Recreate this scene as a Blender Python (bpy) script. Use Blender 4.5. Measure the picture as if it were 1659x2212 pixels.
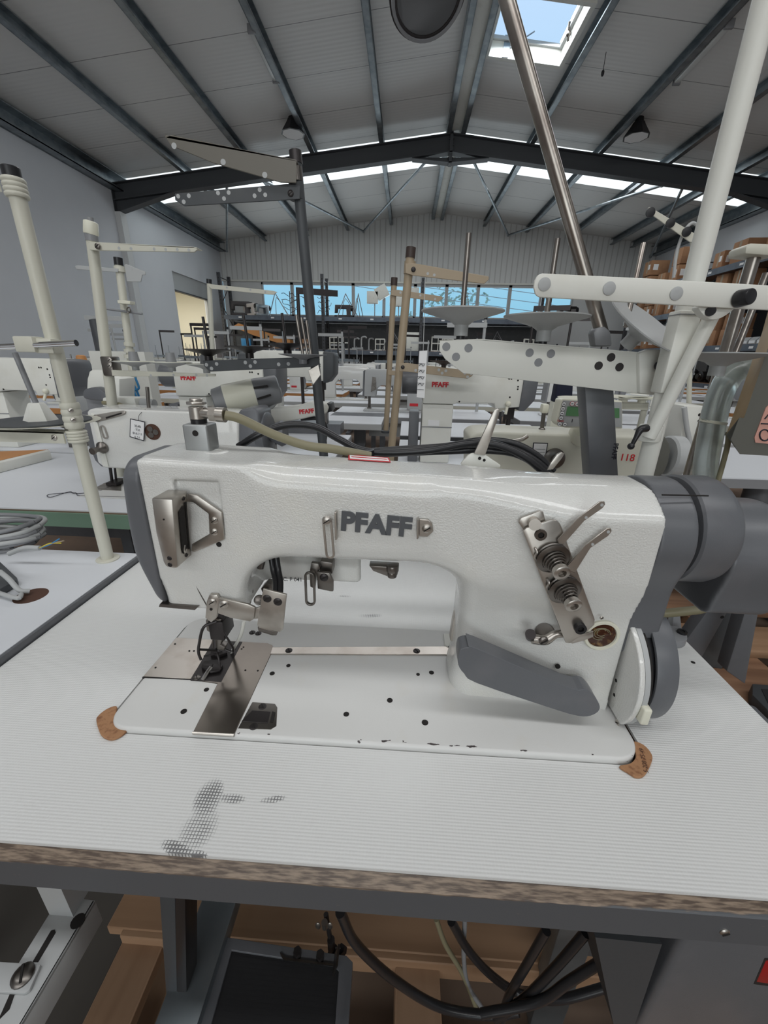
import bpy, bmesh, math, random
import numpy as np
from mathutils import Vector, Matrix

random.seed(7)
PI = math.pi
SC = bpy.context.scene
COL = SC.collection
for _o in list(bpy.data.objects):
    bpy.data.objects.remove(_o)

# ---------------------------------------------------------------- camera
W, H = 1659, 2212
CAMZ = 1.112
YAW, PIT, ROL, FPX = -0.04601614, 0.36326097, 0.02133739, 871.489
_f = np.array([math.sin(YAW)*math.cos(PIT), math.cos(YAW)*math.cos(PIT), -math.sin(PIT)])
_r = np.array([math.cos(YAW), -math.sin(YAW), 0.0])
_u = np.cross(_r, _f)
_r, _u = math.cos(ROL)*_r+math.sin(ROL)*_u, -math.sin(ROL)*_r+math.cos(ROL)*_u
cam = bpy.data.cameras.new('camera')
cam.sensor_fit = 'VERTICAL'
cam.sensor_height = 36.0
cam.lens = FPX/H*36.0
cam.clip_start = 0.02
cam.clip_end = 300
camo = bpy.data.objects.new('camera', cam)
COL.objects.link(camo)
camo.matrix_world = Matrix(((_r[0], _u[0], -_f[0], 0), (_r[1], _u[1], -_f[1], 0), (_r[2], _u[2], -_f[2], CAMZ), (0, 0, 0, 1)))
SC.camera = camo

SC.view_settings.view_transform = 'Standard'
SC.view_settings.look = 'None'
SC.view_settings.gamma = 1
SC.view_settings.use_curve_mapping = False
SC.view_settings.exposure = 0.0

# ---------------------------------------------------------------- world
wd = bpy.data.worlds.new('sky')
SC.world = wd
wd.use_nodes = True
nt = wd.node_tree
nt.nodes.clear()
_out = nt.nodes.new('ShaderNodeOutputWorld')
_bg = nt.nodes.new('ShaderNodeBackground')
_tc = nt.nodes.new('ShaderNodeTexCoord')
_sx = nt.nodes.new('ShaderNodeSeparateXYZ')
_cr = nt.nodes.new('ShaderNodeValToRGB')
_cr.color_ramp.elements[0].position = 0.0
_cr.color_ramp.elements[0].color = (0.72, 0.86, 0.92, 1)
_cr.color_ramp.elements[1].position = 0.6
_cr.color_ramp.elements[1].color = (0.62, 0.80, 1.05, 1)
_e = _cr.color_ramp.elements.new(0.1)
_e.color = (0.30, 0.62, 0.80, 1)
nt.links.new(_tc.outputs['Generated'], _sx.inputs[0])
nt.links.new(_sx.outputs['Z'], _cr.inputs[0])
nt.links.new(_cr.outputs[0], _bg.inputs[0])
nt.links.new(_bg.outputs[0], _out.inputs[0])
_bg.inputs[1].default_value = 1.0

def area(name, loc, size, target, power, color=(1, 1, 1), sizey=None, spread=None):
    l = bpy.data.lights.new(name, 'AREA')
    l.shape = 'RECTANGLE'
    l.size = size
    l.size_y = sizey or size
    l.energy = power
    l.color = color
    if spread: l.spread = spread
    o = bpy.data.objects.new(name, l)
    COL.objects.link(o)
    o.location = loc
    d = Vector(target)-Vector(loc)
    o.rotation_euler = d.to_track_quat('-Z', 'Y').to_euler()
    return o

# daylight entering through the roof lights over the hall, through the band of
# windows in the gable, plus an added fill light behind the camera
STRIPS = (9.98, 4.2, -1.0, -6.2)      # near edges of the translucent bands crossing the roof
area('roof_band_light_near', (.7, -.35, 4.85), 12.5, (.7, 0.0, 0), 150, (.98, .99, 1), .55)
area('roof_band_light_rear', (.7, -5.4, 4.85), 12.5, (.7, -2.5, 0), 210, (.98, .99, 1), .6)
area('roof_band_light_mid', (.7, 4.9, 4.85), 12.5, (.7, 4.9, 0), 150, (.97, .985, 1), 1.2)
area('roof_band_light_far', (.7, 11.0, 4.85), 12.5, (.7, 11.0, 0), 120, (.97, .985, 1), 1.2)
area('roof_window_light', (1.555, 7.485, 5.42), .95, (1.555, 7.484, 0), 26, (.9, .95, 1), .95)
area('gable_window_light', (.3, 14.7, 2.95), 9.5, (.3, 6.0, 2.4), 60, (.85, .95, 1), .9)
area('behind_camera_fill', (-.8, -8.6, 1.9), 5.0, (0, 2.0, 2.6), 135, (1, .985, .96), 3.2)  # added fill on the front faces, its source is unseen

# ---------------------------------------------------------------- pixel geometry
def P(px, py, X=None, Y=None, Z=None):
    """where the sight line of a photograph pixel meets a plane of the room"""
    d = _f+(px-W/2)/FPX*_r-(py-H/2)/FPX*_u
    if X is not None: t = X/d[0]
    elif Y is not None: t = Y/d[1]
    else: t = (Z-CAMZ)/d[2]
    return Vector((d[0]*t, d[1]*t, CAMZ+d[2]*t))

ZT = CAMZ-0.355      # table top height
# ---------------------------------------------------------------- materials
MATS = {}
def mat(name, col, rough=0.5, metal=0.0, bump=None, var=None, coat=0.0, spec=0.5, emit=None, trans=0.0, alpha=1.0, ior=1.45):
    """bump=(scale, strength, distance)   var=(scale, colour2, lo, hi)"""
    m = bpy.data.materials.new(name)
    m.use_nodes = True
    n, l = m.node_tree.nodes, m.node_tree.links
    b = n['Principled BSDF']
    b.inputs['Base Color'].default_value = (*col, 1)
    b.inputs['Roughness'].default_value = rough
    b.inputs['Metallic'].default_value = metal
    b.inputs['Coat Weight'].default_value = coat
    b.inputs['Specular IOR Level'].default_value = spec
    b.inputs['Transmission Weight'].default_value = trans
    b.inputs['Alpha'].default_value = alpha
    b.inputs['IOR'].default_value = ior
    if emit:
        b.inputs['Emission Color'].default_value = (*emit[0], 1)
        b.inputs['Emission Strength'].default_value = emit[1]
    tc = n.new('ShaderNodeTexCoord')
    if bump:
        t = n.new('ShaderNodeTexNoise')
        t.inputs['Scale'].default_value = bump[0]
        t.inputs['Detail'].default_value = 2
        l.new(tc.outputs['Object'], t.inputs['Vector'])
        bp = n.new('ShaderNodeBump')
        bp.inputs['Strength'].default_value = bump[1]
        bp.inputs['Distance'].default_value = bump[2]
        l.new(t.outputs['Fac'], bp.inputs['Height'])
        l.new(bp.outputs[0], b.inputs['Normal'])
    if var:
        t = n.new('ShaderNodeTexNoise')
        t.inputs['Scale'].default_value = var[0]
        t.inputs['Detail'].default_value = 6
        l.new(tc.outputs['Object'], t.inputs['Vector'])
        mr = n.new('ShaderNodeMapRange')
        mr.inputs['From Min'].default_value = var[2]
        mr.inputs['From Max'].default_value = var[3]
        mr.clamp = True
        l.new(t.outputs['Fac'], mr.inputs['Value'])
        mx = n.new('ShaderNodeMix')
        mx.data_type = 'RGBA'
        mx.inputs[6].default_value = (*col, 1)
        mx.inputs[7].default_value = (*var[1], 1)
        l.new(mr.outputs[0], mx.inputs[0])
        l.new(mx.outputs[2], b.inputs['Base Color'])
    MATS[name] = m
    return m

M = {}
M['white'] = mat('white_paint', (.66, .66, .635), .2, 0, (650, .7, .0008), (14, (.70, .69, .64), .55, .8), coat=.6)
M['white_bed'] = mat('bed_paint', (.62, .62, .605), .33, 0, (700, .16, .0004), (22, (.60, .58, .53), .6, .85))
M['offwhite'] = mat('offwhite_paint', (.70, .70, .65), .42, 0, (300, .1, .0004), (9, (.58, .57, .50), .55, .85))
M['grey'] = mat('grey_paint', (.115, .12, .13), .36, 0, (800, .2, .0004), (20, (.14, .14, .15), .5, .8))
M['grey_mid'] = mat('mid_grey_paint', (.22, .225, .235), .4, 0, (500, .1, .0004))
M['grey_light'] = mat('light_grey_paint', (.40, .41, .41), .45, 0, (300, .1, .0004))
M['grey_dark'] = mat('dark_grey_paint', (.055, .06, .065), .5, 0, (200, .12, .0005), (8, (.09, .09, .09), .55, .8))
M['steel'] = mat('nickel_steel', (.50, .47, .43), .36, 1, (60, .05, .0004), (40, (.34, .31, .28), .5, .8))
M['steel_b'] = mat('bright_steel', (.68, .66, .63), .2, 1)
M['steel_d'] = mat('dark_steel', (.20, .185, .17), .34, 1, (120, .06, .0004), (18, (.13, .12, .11), .45, .75))
M['steel_r'] = mat('brushed_rod_steel', (.33, .30, .27), .3, 1, (60, .06, .0004), (30, (.22, .19, .17), .4, .7))
M['chrome'] = mat('chrome', (.8, .8, .8), .1, 1)
M['black'] = mat('black_plastic', (.014, .014, .016), .35)
M['rubber'] = mat('black_rubber', (.02, .02, .022), .28, 0, (300, .05, .0003))
M['dark'] = mat('dark_gap', (.012, .010, .009), .8)
M['gunmetal'] = mat('blackened_metal', (.05, .045, .045), .4, .7)
M['beige'] = mat('beige_paint', (.56, .55, .47), .4, 0, (200, .06, .0004))
M['tan'] = mat('tan_paint', (.34, .27, .185), .45, 0, (200, .06, .0004))
M['cork'] = mat('cork_pad', (.36, .19, .095), .8, 0, (400, .3, .0005), (220, (.22, .10, .05), .5, .7))
M['card'] = mat('cardboard', (.36, .19, .10), .8, 0, (30, .1, .001), (5, (.27, .14, .075), .45, .7))
M['orange'] = mat('orange_timber', (.50, .23, .08), .6, 0, (30, .1, .001))
M['blue'] = mat('blue_plastic', (.04, .22, .45), .4)
M['red'] = mat('red_print', (.55, .02, .03), .5)
M['hose'] = mat('olive_hose', (.22, .20, .125), .4)
M['cream'] = mat('cream_plastic', (.68, .67, .56), .4)
M['paper'] = mat('tag_paper', (.80, .80, .80), .7)
M['ink'] = mat('ink', (.02, .02, .03), .7)
M['rackblue'] = mat('rack_blue_grey', (.10, .12, .15), .45, 0, (30, .1, .001), (6, (.07, .08, .10), .45, .7))
M['rackdark'] = mat('rack_dark', (.05, .052, .058), .5)
M['galv'] = mat('galvanised_steel', (.30, .33, .35), .42, .85, (20, .1, .002), (7, (.20, .23, .25), .4, .65))
M['frame'] = mat('portal_frame_paint', (.060, .065, .072), .55, 0, (6, .1, .002))
M['greenedge'] = mat('green_edge_band', (.17, .28, .21), .45)
M['lcd'] = mat('lcd_green', (.10, .24, .11), .3)
M['pink'] = mat('pink_keypad', (.62, .33, .27), .5)
M['tanband'] = mat('tan_side', (.42, .28, .14), .45)
M['olive'] = mat('olive_grey_plastic', (.12, .12, .105), .5)
M['foam'] = mat('foam_wrap', (.62, .57, .54), .7, 0, (25, .5, .01))
M['floor'] = mat('floor_boards', (.20, .135, .095), .75, 0, (3, .2, .004), (2.2, (.11, .08, .06), .4, .7))
M['ply'] = mat('grey_plywood', (.13, .12, .11), .8, 0, (8, .2, .003), (1.5, (.09, .08, .07), .4, .7))
M['glass'] = mat('window_glass', (.95, .97, 1), .02, 0, trans=1.0, ior=1.02)
M['creamwall'] = mat('cream_wall', (.80, .77, .66), .8)
M['wall'] = mat('wall_plaster', (.64, .66, .69), .85, 0, (4, .15, .003), (.8, (.60, .62, .65), .4, .7))
M['whitewall'] = mat('white_wall_panel', (.62, .63, .63), .8)
M['tube'] = mat('lamp_tube_cover', (.62, .64, .63), .35)
M['clear'] = mat('cloudy_clear_hose', (.62, .68, .66), .22, 0, trans=.75, ior=1.35, var=(30, (.42, .44, .40), .45, .7))

def wood(name, c1, c2, axis=0, scale=6.0, rough=.65):
    m = mat(name, c1, rough)
    n, l = m.node_tree.nodes, m.node_tree.links
    b = n['Principled BSDF']
    tc = n.new('ShaderNodeTexCoord')
    mp = n.new('ShaderNodeMapping')
    s = [scale*5]*3
    s[axis] = scale*.35
    mp.inputs['Scale'].default_value = s
    l.new(tc.outputs['Object'], mp.inputs[0])
    t = n.new('ShaderNodeTexNoise')
    t.inputs['Scale'].default_value = 1.6
    t.inputs['Detail'].default_value = 7
    t.inputs['Distortion'].default_value = .6
    l.new(mp.outputs[0], t.inputs['Vector'])
    cr = n.new('ShaderNodeValToRGB')
    cr.color_ramp.elements[0].position = .35
    cr.color_ramp.elements[0].color = (*c2, 1)
    cr.color_ramp.elements[1].position = .62
    cr.color_ramp.elements[1].color = (*c1, 1)
    l.new(t.outputs['Fac'], cr.inputs[0])
    l.new(cr.outputs[0], b.inputs['Base Color'])
    return m
M['pine'] = wood('pallet_pine', (.36, .22, .13), (.25, .145, .08), 0, 2.0)
M['pine_y'] = wood('pallet_pine_along', (.33, .21, .13), (.22, .13, .075), 1, 2.0)
M['edgewood'] = wood('worn_edge_wood', (.21, .15, .105), (.10, .075, .06), 0, 14.0, .5)
M['plyedge'] = wood('plywood_edge', (.33, .15, .07), (.15, .06, .03), 0, 6.0, .5)

def mathn(n, l, op, a, b=None, c=None):
    k = n.new('ShaderNodeMath')
    k.operation = op
    for i, v in enumerate((a, b, c)):
        if v is None: continue
        if isinstance(v, (int, float)): k.inputs[i].default_value = v
        else: l.new(v, k.inputs[i])
    return k.outputs[0]

def laminate():
    """white laminate embossed with a fine square grid, and a rubbed-in black smudge near its front edge"""
    m = mat('embossed_laminate', (.61, .615, .605), .34)
    n, l = m.node_tree.nodes, m.node_tree.links
    b = n['Principled BSDF']
    g = n.new('ShaderNodeNewGeometry')
    s = n.new('ShaderNodeSeparateXYZ')
    l.new(g.outputs['Position'], s.inputs[0])
    f = 2*PI/.0026
    sx = mathn(n, l, 'SINE', mathn(n, l, 'MULTIPLY', s.outputs[0], f))
    sy = mathn(n, l, 'SINE', mathn(n, l, 'MULTIPLY', s.outputs[1], f))
    pr = mathn(n, l, 'ADD', mathn(n, l, 'MULTIPLY', sx, .55), sy)
    bp = n.new('ShaderNodeBump')
    bp.inputs['Strength'].default_value = .35
    bp.inputs['Distance'].default_value = .00022
    l.new(pr, bp.inputs['Height'])
    l.new(bp.outputs[0], b.inputs['Normal'])
    tz = n.new('ShaderNodeTexNoise')
    tz.inputs['Scale'].default_value = 55
    tz.inputs['Detail'].default_value = 5
    l.new(g.outputs['Position'], tz.inputs['Vector'])
    def blob(cx, cy, rx, ry, ang):
        dx = mathn(n, l, 'SUBTRACT', s.outputs[0], cx)
        dy = mathn(n, l, 'SUBTRACT', s.outputs[1], cy)
        ca, sa = math.cos(ang), math.sin(ang)
        u = mathn(n, l, 'DIVIDE', mathn(n, l, 'ADD', mathn(n, l, 'MULTIPLY', dx, ca), mathn(n, l, 'MULTIPLY', dy, sa)), rx)
        v = mathn(n, l, 'DIVIDE', mathn(n, l, 'SUBTRACT', mathn(n, l, 'MULTIPLY', dy, ca), mathn(n, l, 'MULTIPLY', dx, sa)), ry)
        d = mathn(n, l, 'ADD', mathn(n, l, 'MULTIPLY', u, u), mathn(n, l, 'MULTIPLY', v, v))
        return mathn(n, l, 'MAXIMUM', mathn(n, l, 'SUBTRACT', 1.0, d), 0.0)
    tot = None
    for (px, py, rx, ry, a, k) in ((450, 1725, .013, .020, .1, .75), (430, 1790, .016, .020, -.2, .45), (385, 1835, .018, .0055, -.25, .9),
                                   (425, 1850, .009, .0045, 0, 1.1), (500, 1725, .014, .005, 0, .6), (590, 1727, .013, .0035, .2, .55),
                                   (800, 1330, .022, .006, .1, .35), (745, 1288, .012, .003, 0, .35)):
        c = P(px, py, Z=ZT)
        q = mathn(n, l, 'MULTIPLY', blob(c.x, c.y, rx, ry, a), k)
        tot = q if tot is None else mathn(n, l, 'MAXIMUM', tot, q)
    ns = mathn(n, l, 'ADD', mathn(n, l, 'MULTIPLY', tz.outputs['Fac'], 2.2), .05)
    tot = mathn(n, l, 'MULTIPLY', tot, ns)
    # smudge sits in the hollows of the emboss
    hol = mathn(n, l, 'SUBTRACT', mathn(n, l, 'MAXIMUM', mathn(n, l, 'MULTIPLY', sx, -1), mathn(n, l, 'MULTIPLY', sy, -1)), mathn(n, l, 'SUBTRACT', 1.0, tot))
    hm = n.new('ShaderNodeMapRange')
    hm.inputs['From Min'].default_value = -.05
    hm.inputs['From Max'].default_value = .35
    l.new(hol, hm.inputs['Value'])
    fac = mathn(n, l, 'MULTIPLY', hm.outputs[0], mathn(n, l, 'MINIMUM', mathn(n, l, 'MULTIPLY', tot, 4.0), .78))
    mx = n.new('ShaderNodeMix')
    mx.data_type = 'RGBA'
    mx.inputs[6].default_value = (.68, .685, .675, 1)
    mx.inputs[7].default_value = (.05, .05, .055, 1)
    l.new(fac, mx.inputs[0])
    l.new(mx.outputs[2], b.inputs['Base Color'])
    return m
M['laminate'] = laminate()

def striped(name, col, axis, period, width, depth, col2=None, rough=.6, fine=None):
    """panel surface with joint lines every period along an axis (0 X, 1 Y)"""
    m = mat(name, col, rough)
    n, l = m.node_tree.nodes, m.node_tree.links
    b = n['Principled BSDF']
    g = n.new('ShaderNodeNewGeometry')
    s = n.new('ShaderNodeSeparateXYZ')
    l.new(g.outputs['Position'], s.inputs[0])
    fr = mathn(n, l, 'FRACT', mathn(n, l, 'DIVIDE', mathn(n, l, 'ADD', s.outputs[axis], 100*period), period))
    ln = mathn(n, l, 'LESS_THAN', fr, width/period)
    hgt = mathn(n, l, 'MULTIPLY', ln, -1.0)
    if fine:
        fs = mathn(n, l, 'SINE', mathn(n, l, 'MULTIPLY', s.outputs[axis], 2*PI/fine))
        hgt = mathn(n, l, 'ADD', hgt, mathn(n, l, 'MULTIPLY', fs, .12))
    bp = n.new('ShaderNodeBump')
    bp.inputs['Strength'].default_value = .8
    bp.inputs['Distance'].default_value = depth
    l.new(hgt, bp.inputs['Height'])
    l.new(bp.outputs[0], b.inputs['Normal'])
    if col2:
        mx = n.new('ShaderNodeMix')
        mx.data_type = 'RGBA'
        mx.inputs[6].default_value = (*col, 1)
        mx.inputs[7].default_value = (*col2, 1)
        l.new(ln, mx.inputs[0])
        l.new(mx.outputs[2], b.inputs['Base Color'])
    return m
M['ceil'] = striped('roof_panel', (.70, .70, .685), 1, 1.0, .012, .006, (.25, .25, .25), .45, .083)
M['corr'] = striped('ribbed_wall_sheet', (.62, .63, .62), 0, .17, .035, .02, (.48, .48, .47), .5)

# ---------------------------------------------------------------- mesh builder
def basis(d):
    d = Vector(d).normalized()
    a = Vector((0, 0, 1)) if abs(d.z) < .9 else Vector((1, 0, 0))
    u = d.cross(a).normalized()
    return d, u, d.cross(u)

class MB:
    def __init__(s):
        s.v, s.f, s.m = [], [], []
        s.mi = 0
    def add(s, vs, fs):
        k = len(s.v)
        s.v += [tuple(v) for v in vs]
        for f in fs:
            s.f.append([i+k for i in f])
            s.m.append(s.mi)
        return s
    def box(s, x0, x1, y0, y1, z0, z1):
        vs = [(x, y, z) for x in (x0, x1) for y in (y0, y1) for z in (z0, z1)]
        return s.add(vs, [(0, 1, 3, 2), (4, 6, 7, 5), (0, 4, 5, 1), (2, 3, 7, 6), (0, 2, 6, 4), (1, 5, 7, 3)])
    def bar(s, a, b, w, h, up=(0, 0, 1)):
        """box from a to b, w wide and h high (h along up)"""
        a, b = Vector(a), Vector(b)
        d = (b-a).normalized()
        u = Vector(up)
        sd = d.cross(u).normalized()
        u = sd.cross(d).normalized()
        vs = [p+sd*(w/2*i)+u*(h/2*j) for p in (a, b) for i, j in ((-1, -1), (1, -1), (1, 1), (-1, 1))]
        return s.add(vs, [(3, 2, 1, 0), (4, 5, 6, 7), (0, 1, 5, 4), (1, 2, 6, 5), (2, 3, 7, 6), (3, 0, 4, 7)])
    def cyl(s, a, b, r, r2=None, n=20, cap=True):
        a, b = Vector(a), Vector(b)
        r2 = r if r2 is None else r2
        d, u, w = basis(b-a)
        vs = []
        for p, q in ((a, r), (b, r2)):
            for i in range(n):
                t = 2*PI*i/n
                vs.append(p+u*(q*math.cos(t))+w*(q*math.sin(t)))
        fs = [(i, (i+1) % n, n+(i+1) % n, n+i) for i in range(n)]
        if cap: fs += [tuple(reversed(range(n))), tuple(range(n, 2*n))]
        return s.add(vs, fs)
    def lathe(s, o, d, prof, n=28):
        """prof: (distance along d, radius)"""
        o = Vector(o)
        d, u, w = basis(d)
        vs = []
        for h, r in prof:
            r = max(r, 1e-5)
            for i in range(n):
                t = 2*PI*i/n
                vs.append(o+d*h+u*(r*math.cos(t))+w*(r*math.sin(t)))
        k = len(prof)
        fs = [(j*n+i, j*n+(i+1) % n, (j+1)*n+(i+1) % n, (j+1)*n+i) for j in range(k-1) for i in range(n)]
        fs += [tuple(reversed(range(n))), tuple(range((k-1)*n, k*n))]
        return s.add(vs, fs)
    def tube(s, pts, r, n=10, sub=6, closed=False, radii=None):
        pts = [Vector(p) for p in pts]
        if sub > 1 and len(pts) > 2:
            q = []; rr = []
            for i in range(len(pts)-1):
                p0 = pts[i-1] if i else pts[i]*2-pts[i+1]
                p1, p2 = pts[i], pts[i+1]
                p3 = pts[i+2] if i+2 < len(pts) else p2*2-p1
                for k in range(sub):
                    t = k/sub
                    q.append(.5*((2*p1)+(-p0+p2)*t+(2*p0-5*p1+4*p2-p3)*t*t+(-p0+3*p1-3*p2+p3)*t**3))
                    if radii: rr.append(radii[i]*(1-t)+radii[i+1]*t)
            q.append(pts[-1])
            if radii: rr.append(radii[-1])
            pts = q; radii = rr if radii else None
        vs, pu = [], None
        N = len(pts)
        for i, p in enumerate(pts):
            d = (pts[min(i+1, N-1)]-pts[max(i-1, 0)])
            if d.length < 1e-9: d = Vector((0, 0, 1))
            d.normalize()
            if pu is None: pu = basis(d)[1]
            pu = (pu-d*pu.dot(d))
            if pu.length < 1e-6: pu = basis(d)[1]
            pu.normalize()
            w = d.cross(pu)
            R = radii[i] if radii else r
            for k in range(n):
                t = 2*PI*k/n
                vs.append(p+pu*(R*math.cos(t))+w*(R*math.sin(t)))
        fs = [(j*n+i, j*n+(i+1) % n, (j+1)*n+(i+1) % n, (j+1)*n+i) for j in range(N-1) for i in range(n)]
        fs += [tuple(reversed(range(n))), tuple(range((N-1)*n, N*n))]
        return s.add(vs, fs)
    def prism(s, pts, vec):
        """polygon pts swept by vec"""
        pts = [Vector(p) for p in pts]
        vec = Vector(vec)
        n = len(pts)
        return s.add(pts+[p+vec for p in pts], [tuple(range(n)), tuple(reversed(range(n, 2*n)))]+[(i, n+i, n+(i+1) % n, (i+1) % n) for i in range(n)])
    def ring(s, pts, inner, vec):
        """plate with one hole: two outlines with the same number of points, swept by vec"""
        n = len(pts)
        a = [Vector(p) for p in pts]; b = [Vector(p) for p in inner]; v = Vector(vec)
        vs = a+b+[p+v for p in a]+[p+v for p in b]
        fs = []
        for i in range(n):
            j = (i+1) % n
            fs += [(i, j, n+j, n+i), (2*n+i, 3*n+i, 3*n+j, 2*n+j), (i, 2*n+i, 2*n+j, j), (n+i, n+j, 3*n+j, 3*n+i)]
        return s.add(vs, fs)
    def sph(s, c, r, n=16, sc=(1, 1, 1)):
        c = Vector(c)
        vs = []; k = n//2
        for j in range(k+1):
            a = PI*j/k
            for i in range(n):
                t = 2*PI*i/n
                vs.append(c+Vector((r*sc[0]*math.sin(a)*math.cos(t), r*sc[1]*math.sin(a)*math.sin(t), r*sc[2]*math.cos(a))))
        fs = [(j*n+i, (j+1)*n+i, (j+1)*n+(i+1) % n, j*n+(i+1) % n) for j in range(k) for i in range(n)]
        return s.add(vs, fs)
    def use(s, i):
        s.mi = i
        return s

OFF = {}
def newobj(name, me, parent=None):
    o = bpy.data.objects.new(name, me)
    COL.objects.link(o)
    if parent is not None: o.parent = parent
    OFF[o.name] = OFF[parent.name] if parent is not None else Vector((0, 0, 0))
    return o

def obj(name, mb, m, parent=None, bevel=0, seg=2, smooth=True, label=None, ang=38):
    off = OFF[parent.name] if parent is not None else Vector((0, 0, 0))
    me = bpy.data.meshes.new(name)
    bm = bmesh.new()
    vs = [bm.verts.new(Vector(v)-off) for v in mb.v]
    for f, mi in zip(mb.f, mb.m):
        try:
            fc = bm.faces.new([vs[i] for i in f])
            fc.material_index = mi
        except ValueError: pass
    bmesh.ops.remove_doubles(bm, verts=bm.verts, dist=1e-7)
    bmesh.ops.recalc_face_normals(bm, faces=bm.faces)
    if bevel:
        ed = [e for e in bm.edges if len(e.link_faces) == 2 and e.calc_face_angle(0) > math.radians(28)]
        bmesh.ops.bevel(bm, geom=ed, offset=bevel, segments=seg, profile=.5, affect='EDGES', clamp_overlap=True)
    bm.to_mesh(me)
    bm.free()
    if isinstance(m, (list, tuple)):
        for k in m: me.materials.append(M[k])
    else: me.materials.append(M[m])
    if smooth:
        for p in me.polygons: p.use_smooth = True
        me.set_sharp_from_angle(angle=math.radians(ang))
    o = newobj(name, me, parent)
    if label: o['label'] = label
    return o

def thing(name, label, cat, loc=(0, 0, 0), group=None):
    o = bpy.data.objects.new(name, None)
    COL.objects.link(o)
    o.empty_display_size = .05
    o.location = loc
    OFF[o.name] = Vector(loc)
    o['label'] = label
    o['category'] = cat
    if group: o['group'] = group
    return o

def tag(o, label, cat, group=None, kind=None):
    o['label'] = label
    o['category'] = cat
    if group: o['group'] = group
    if kind: o['kind'] = kind
    return o

def struct(name, mb, m, label=None, **k):
    o = obj(name, mb, m, None, **k)
    o['kind'] = 'structure'
    if label: o['label'] = label
    return o

def dup(root, loc, rotz=0.0, label=None, group=None, scale=None, mats=None):
    def cp(o, par):
        c = o.copy()
        COL.objects.link(c)
        c.parent = par
        if c.type == 'MESH' and mats:
            for s in c.material_slots:
                k = s.material.name if s.material else ''
                if k in mats:
                    s.link = 'OBJECT'
                    s.material = M[mats[k]]
        for ch in list(o.children): cp(ch, c)
        return c
    r = cp(root, None)
    r.location = loc
    r.rotation_euler = (0, 0, rotz)
    if scale: r.scale = (scale, scale, scale) if isinstance(scale, (int, float)) else scale
    if label: r['label'] = label
    if group: r['group'] = group
    return r

def text(s, m, parent, origin, xd, yd, size, depth=.0004, name='lettering', offset=0.0, shear=0.0):
    """raised lettering; xd = reading direction, yd = up direction"""
    cu = bpy.data.curves.new('t', 'FONT')
    cu.body = s
    cu.size = 1
    cu.extrude = depth/size/2
    cu.offset = offset
    cu.shear = shear
    cu.align_x = 'CENTER'
    cu.align_y = 'CENTER'
    to = bpy.data.objects.new('t', cu)
    COL.objects.link(to)
    dg = bpy.context.evaluated_depsgraph_get()
    me = bpy.data.meshes.new_from_object(to.evaluated_get(dg))
    bpy.data.objects.remove(to)
    xd = Vector(xd).normalized(); yd = Vector(yd).normalized(); zd = xd.cross(yd)
    off = OFF[parent.name] if parent is not None else Vector((0, 0, 0))
    o0 = Vector(origin)-off
    for v in me.vertices:
        c = v.co*size
        v.co = o0+xd*c.x+yd*c.y+zd*c.z
    me.name = name
    me.materials.clear()
    me.materials.append(M[m])
    return newobj(name, me, parent)

def screw(parent, c, n, r, m='steel', name='screw', rot=.6, h=None, sock=False):
    """round screw head with a slot (or socket)"""
    c = Vector(c); d, u, w = basis(n)
    h = h or r*.55
    b = MB()
    b.lathe(c-d*.0005, d, [(0, r), (h*.5, r), (h*.85, r*.8), (h, r*.45), (h*1.02, 0)] if not sock else [(0, r), (h, r), (h, r*.55), (h*.4, r*.5), (h*.4, 0)], 18)
    b.use(1)
    if not sock:
        t = u*math.cos(rot)+w*math.sin(rot)
        b.bar(c+d*(h*.93)-t*r*.78, c+d*(h*.93)+t*r*.78, r*.2, h*.3, d)
    else:
        b.cyl(c+d*(h*.3), c+d*(h*.45), r*.5, n=6)
    return obj(name, b, [m, 'dark'], parent)

def hole(parent, c, n, r, name='screw_hole', m='dark'):
    c = Vector(c); d = Vector(n).normalized()
    b = MB().lathe(c-d*.001, d, [(0, r), (.0014, r), (.0014, 0)], 14)
    return obj(name, b, m, parent)

# ---------------------------------------------------------------- implicit surfaces for cast bodies
def smin(a, b, k):
    h = np.clip(.5+.5*(b-a)/k, 0, 1)
    return b*(1-h)+a*h-k*h*(1-h)
def smax(a, b, k): return -smin(-a, -b, k)
def rbox2(u, v, cu, cv, hu, hv, r):
    qx = np.abs(u-cu)-(hu-r); qy = np.abs(v-cv)-(hv-r)
    return np.sqrt(np.maximum(qx, 0)**2+np.maximum(qy, 0)**2)+np.minimum(np.maximum(qx, qy), 0)-r
def rbox3(x, y, z, c, h, r):
    q = [np.abs(a-b)-(e-r) for a, b, e in zip((x, y, z), c, h)]
    return np.sqrt(sum(np.maximum(k, 0)**2 for k in q))+np.minimum(np.maximum(np.maximum(q[0], q[1]), q[2]), 0)-r
def sstep(x, a, b):
    t = np.clip((x-a)/(b-a), 0, 1)
    return t*t*(3-2*t)
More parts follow.
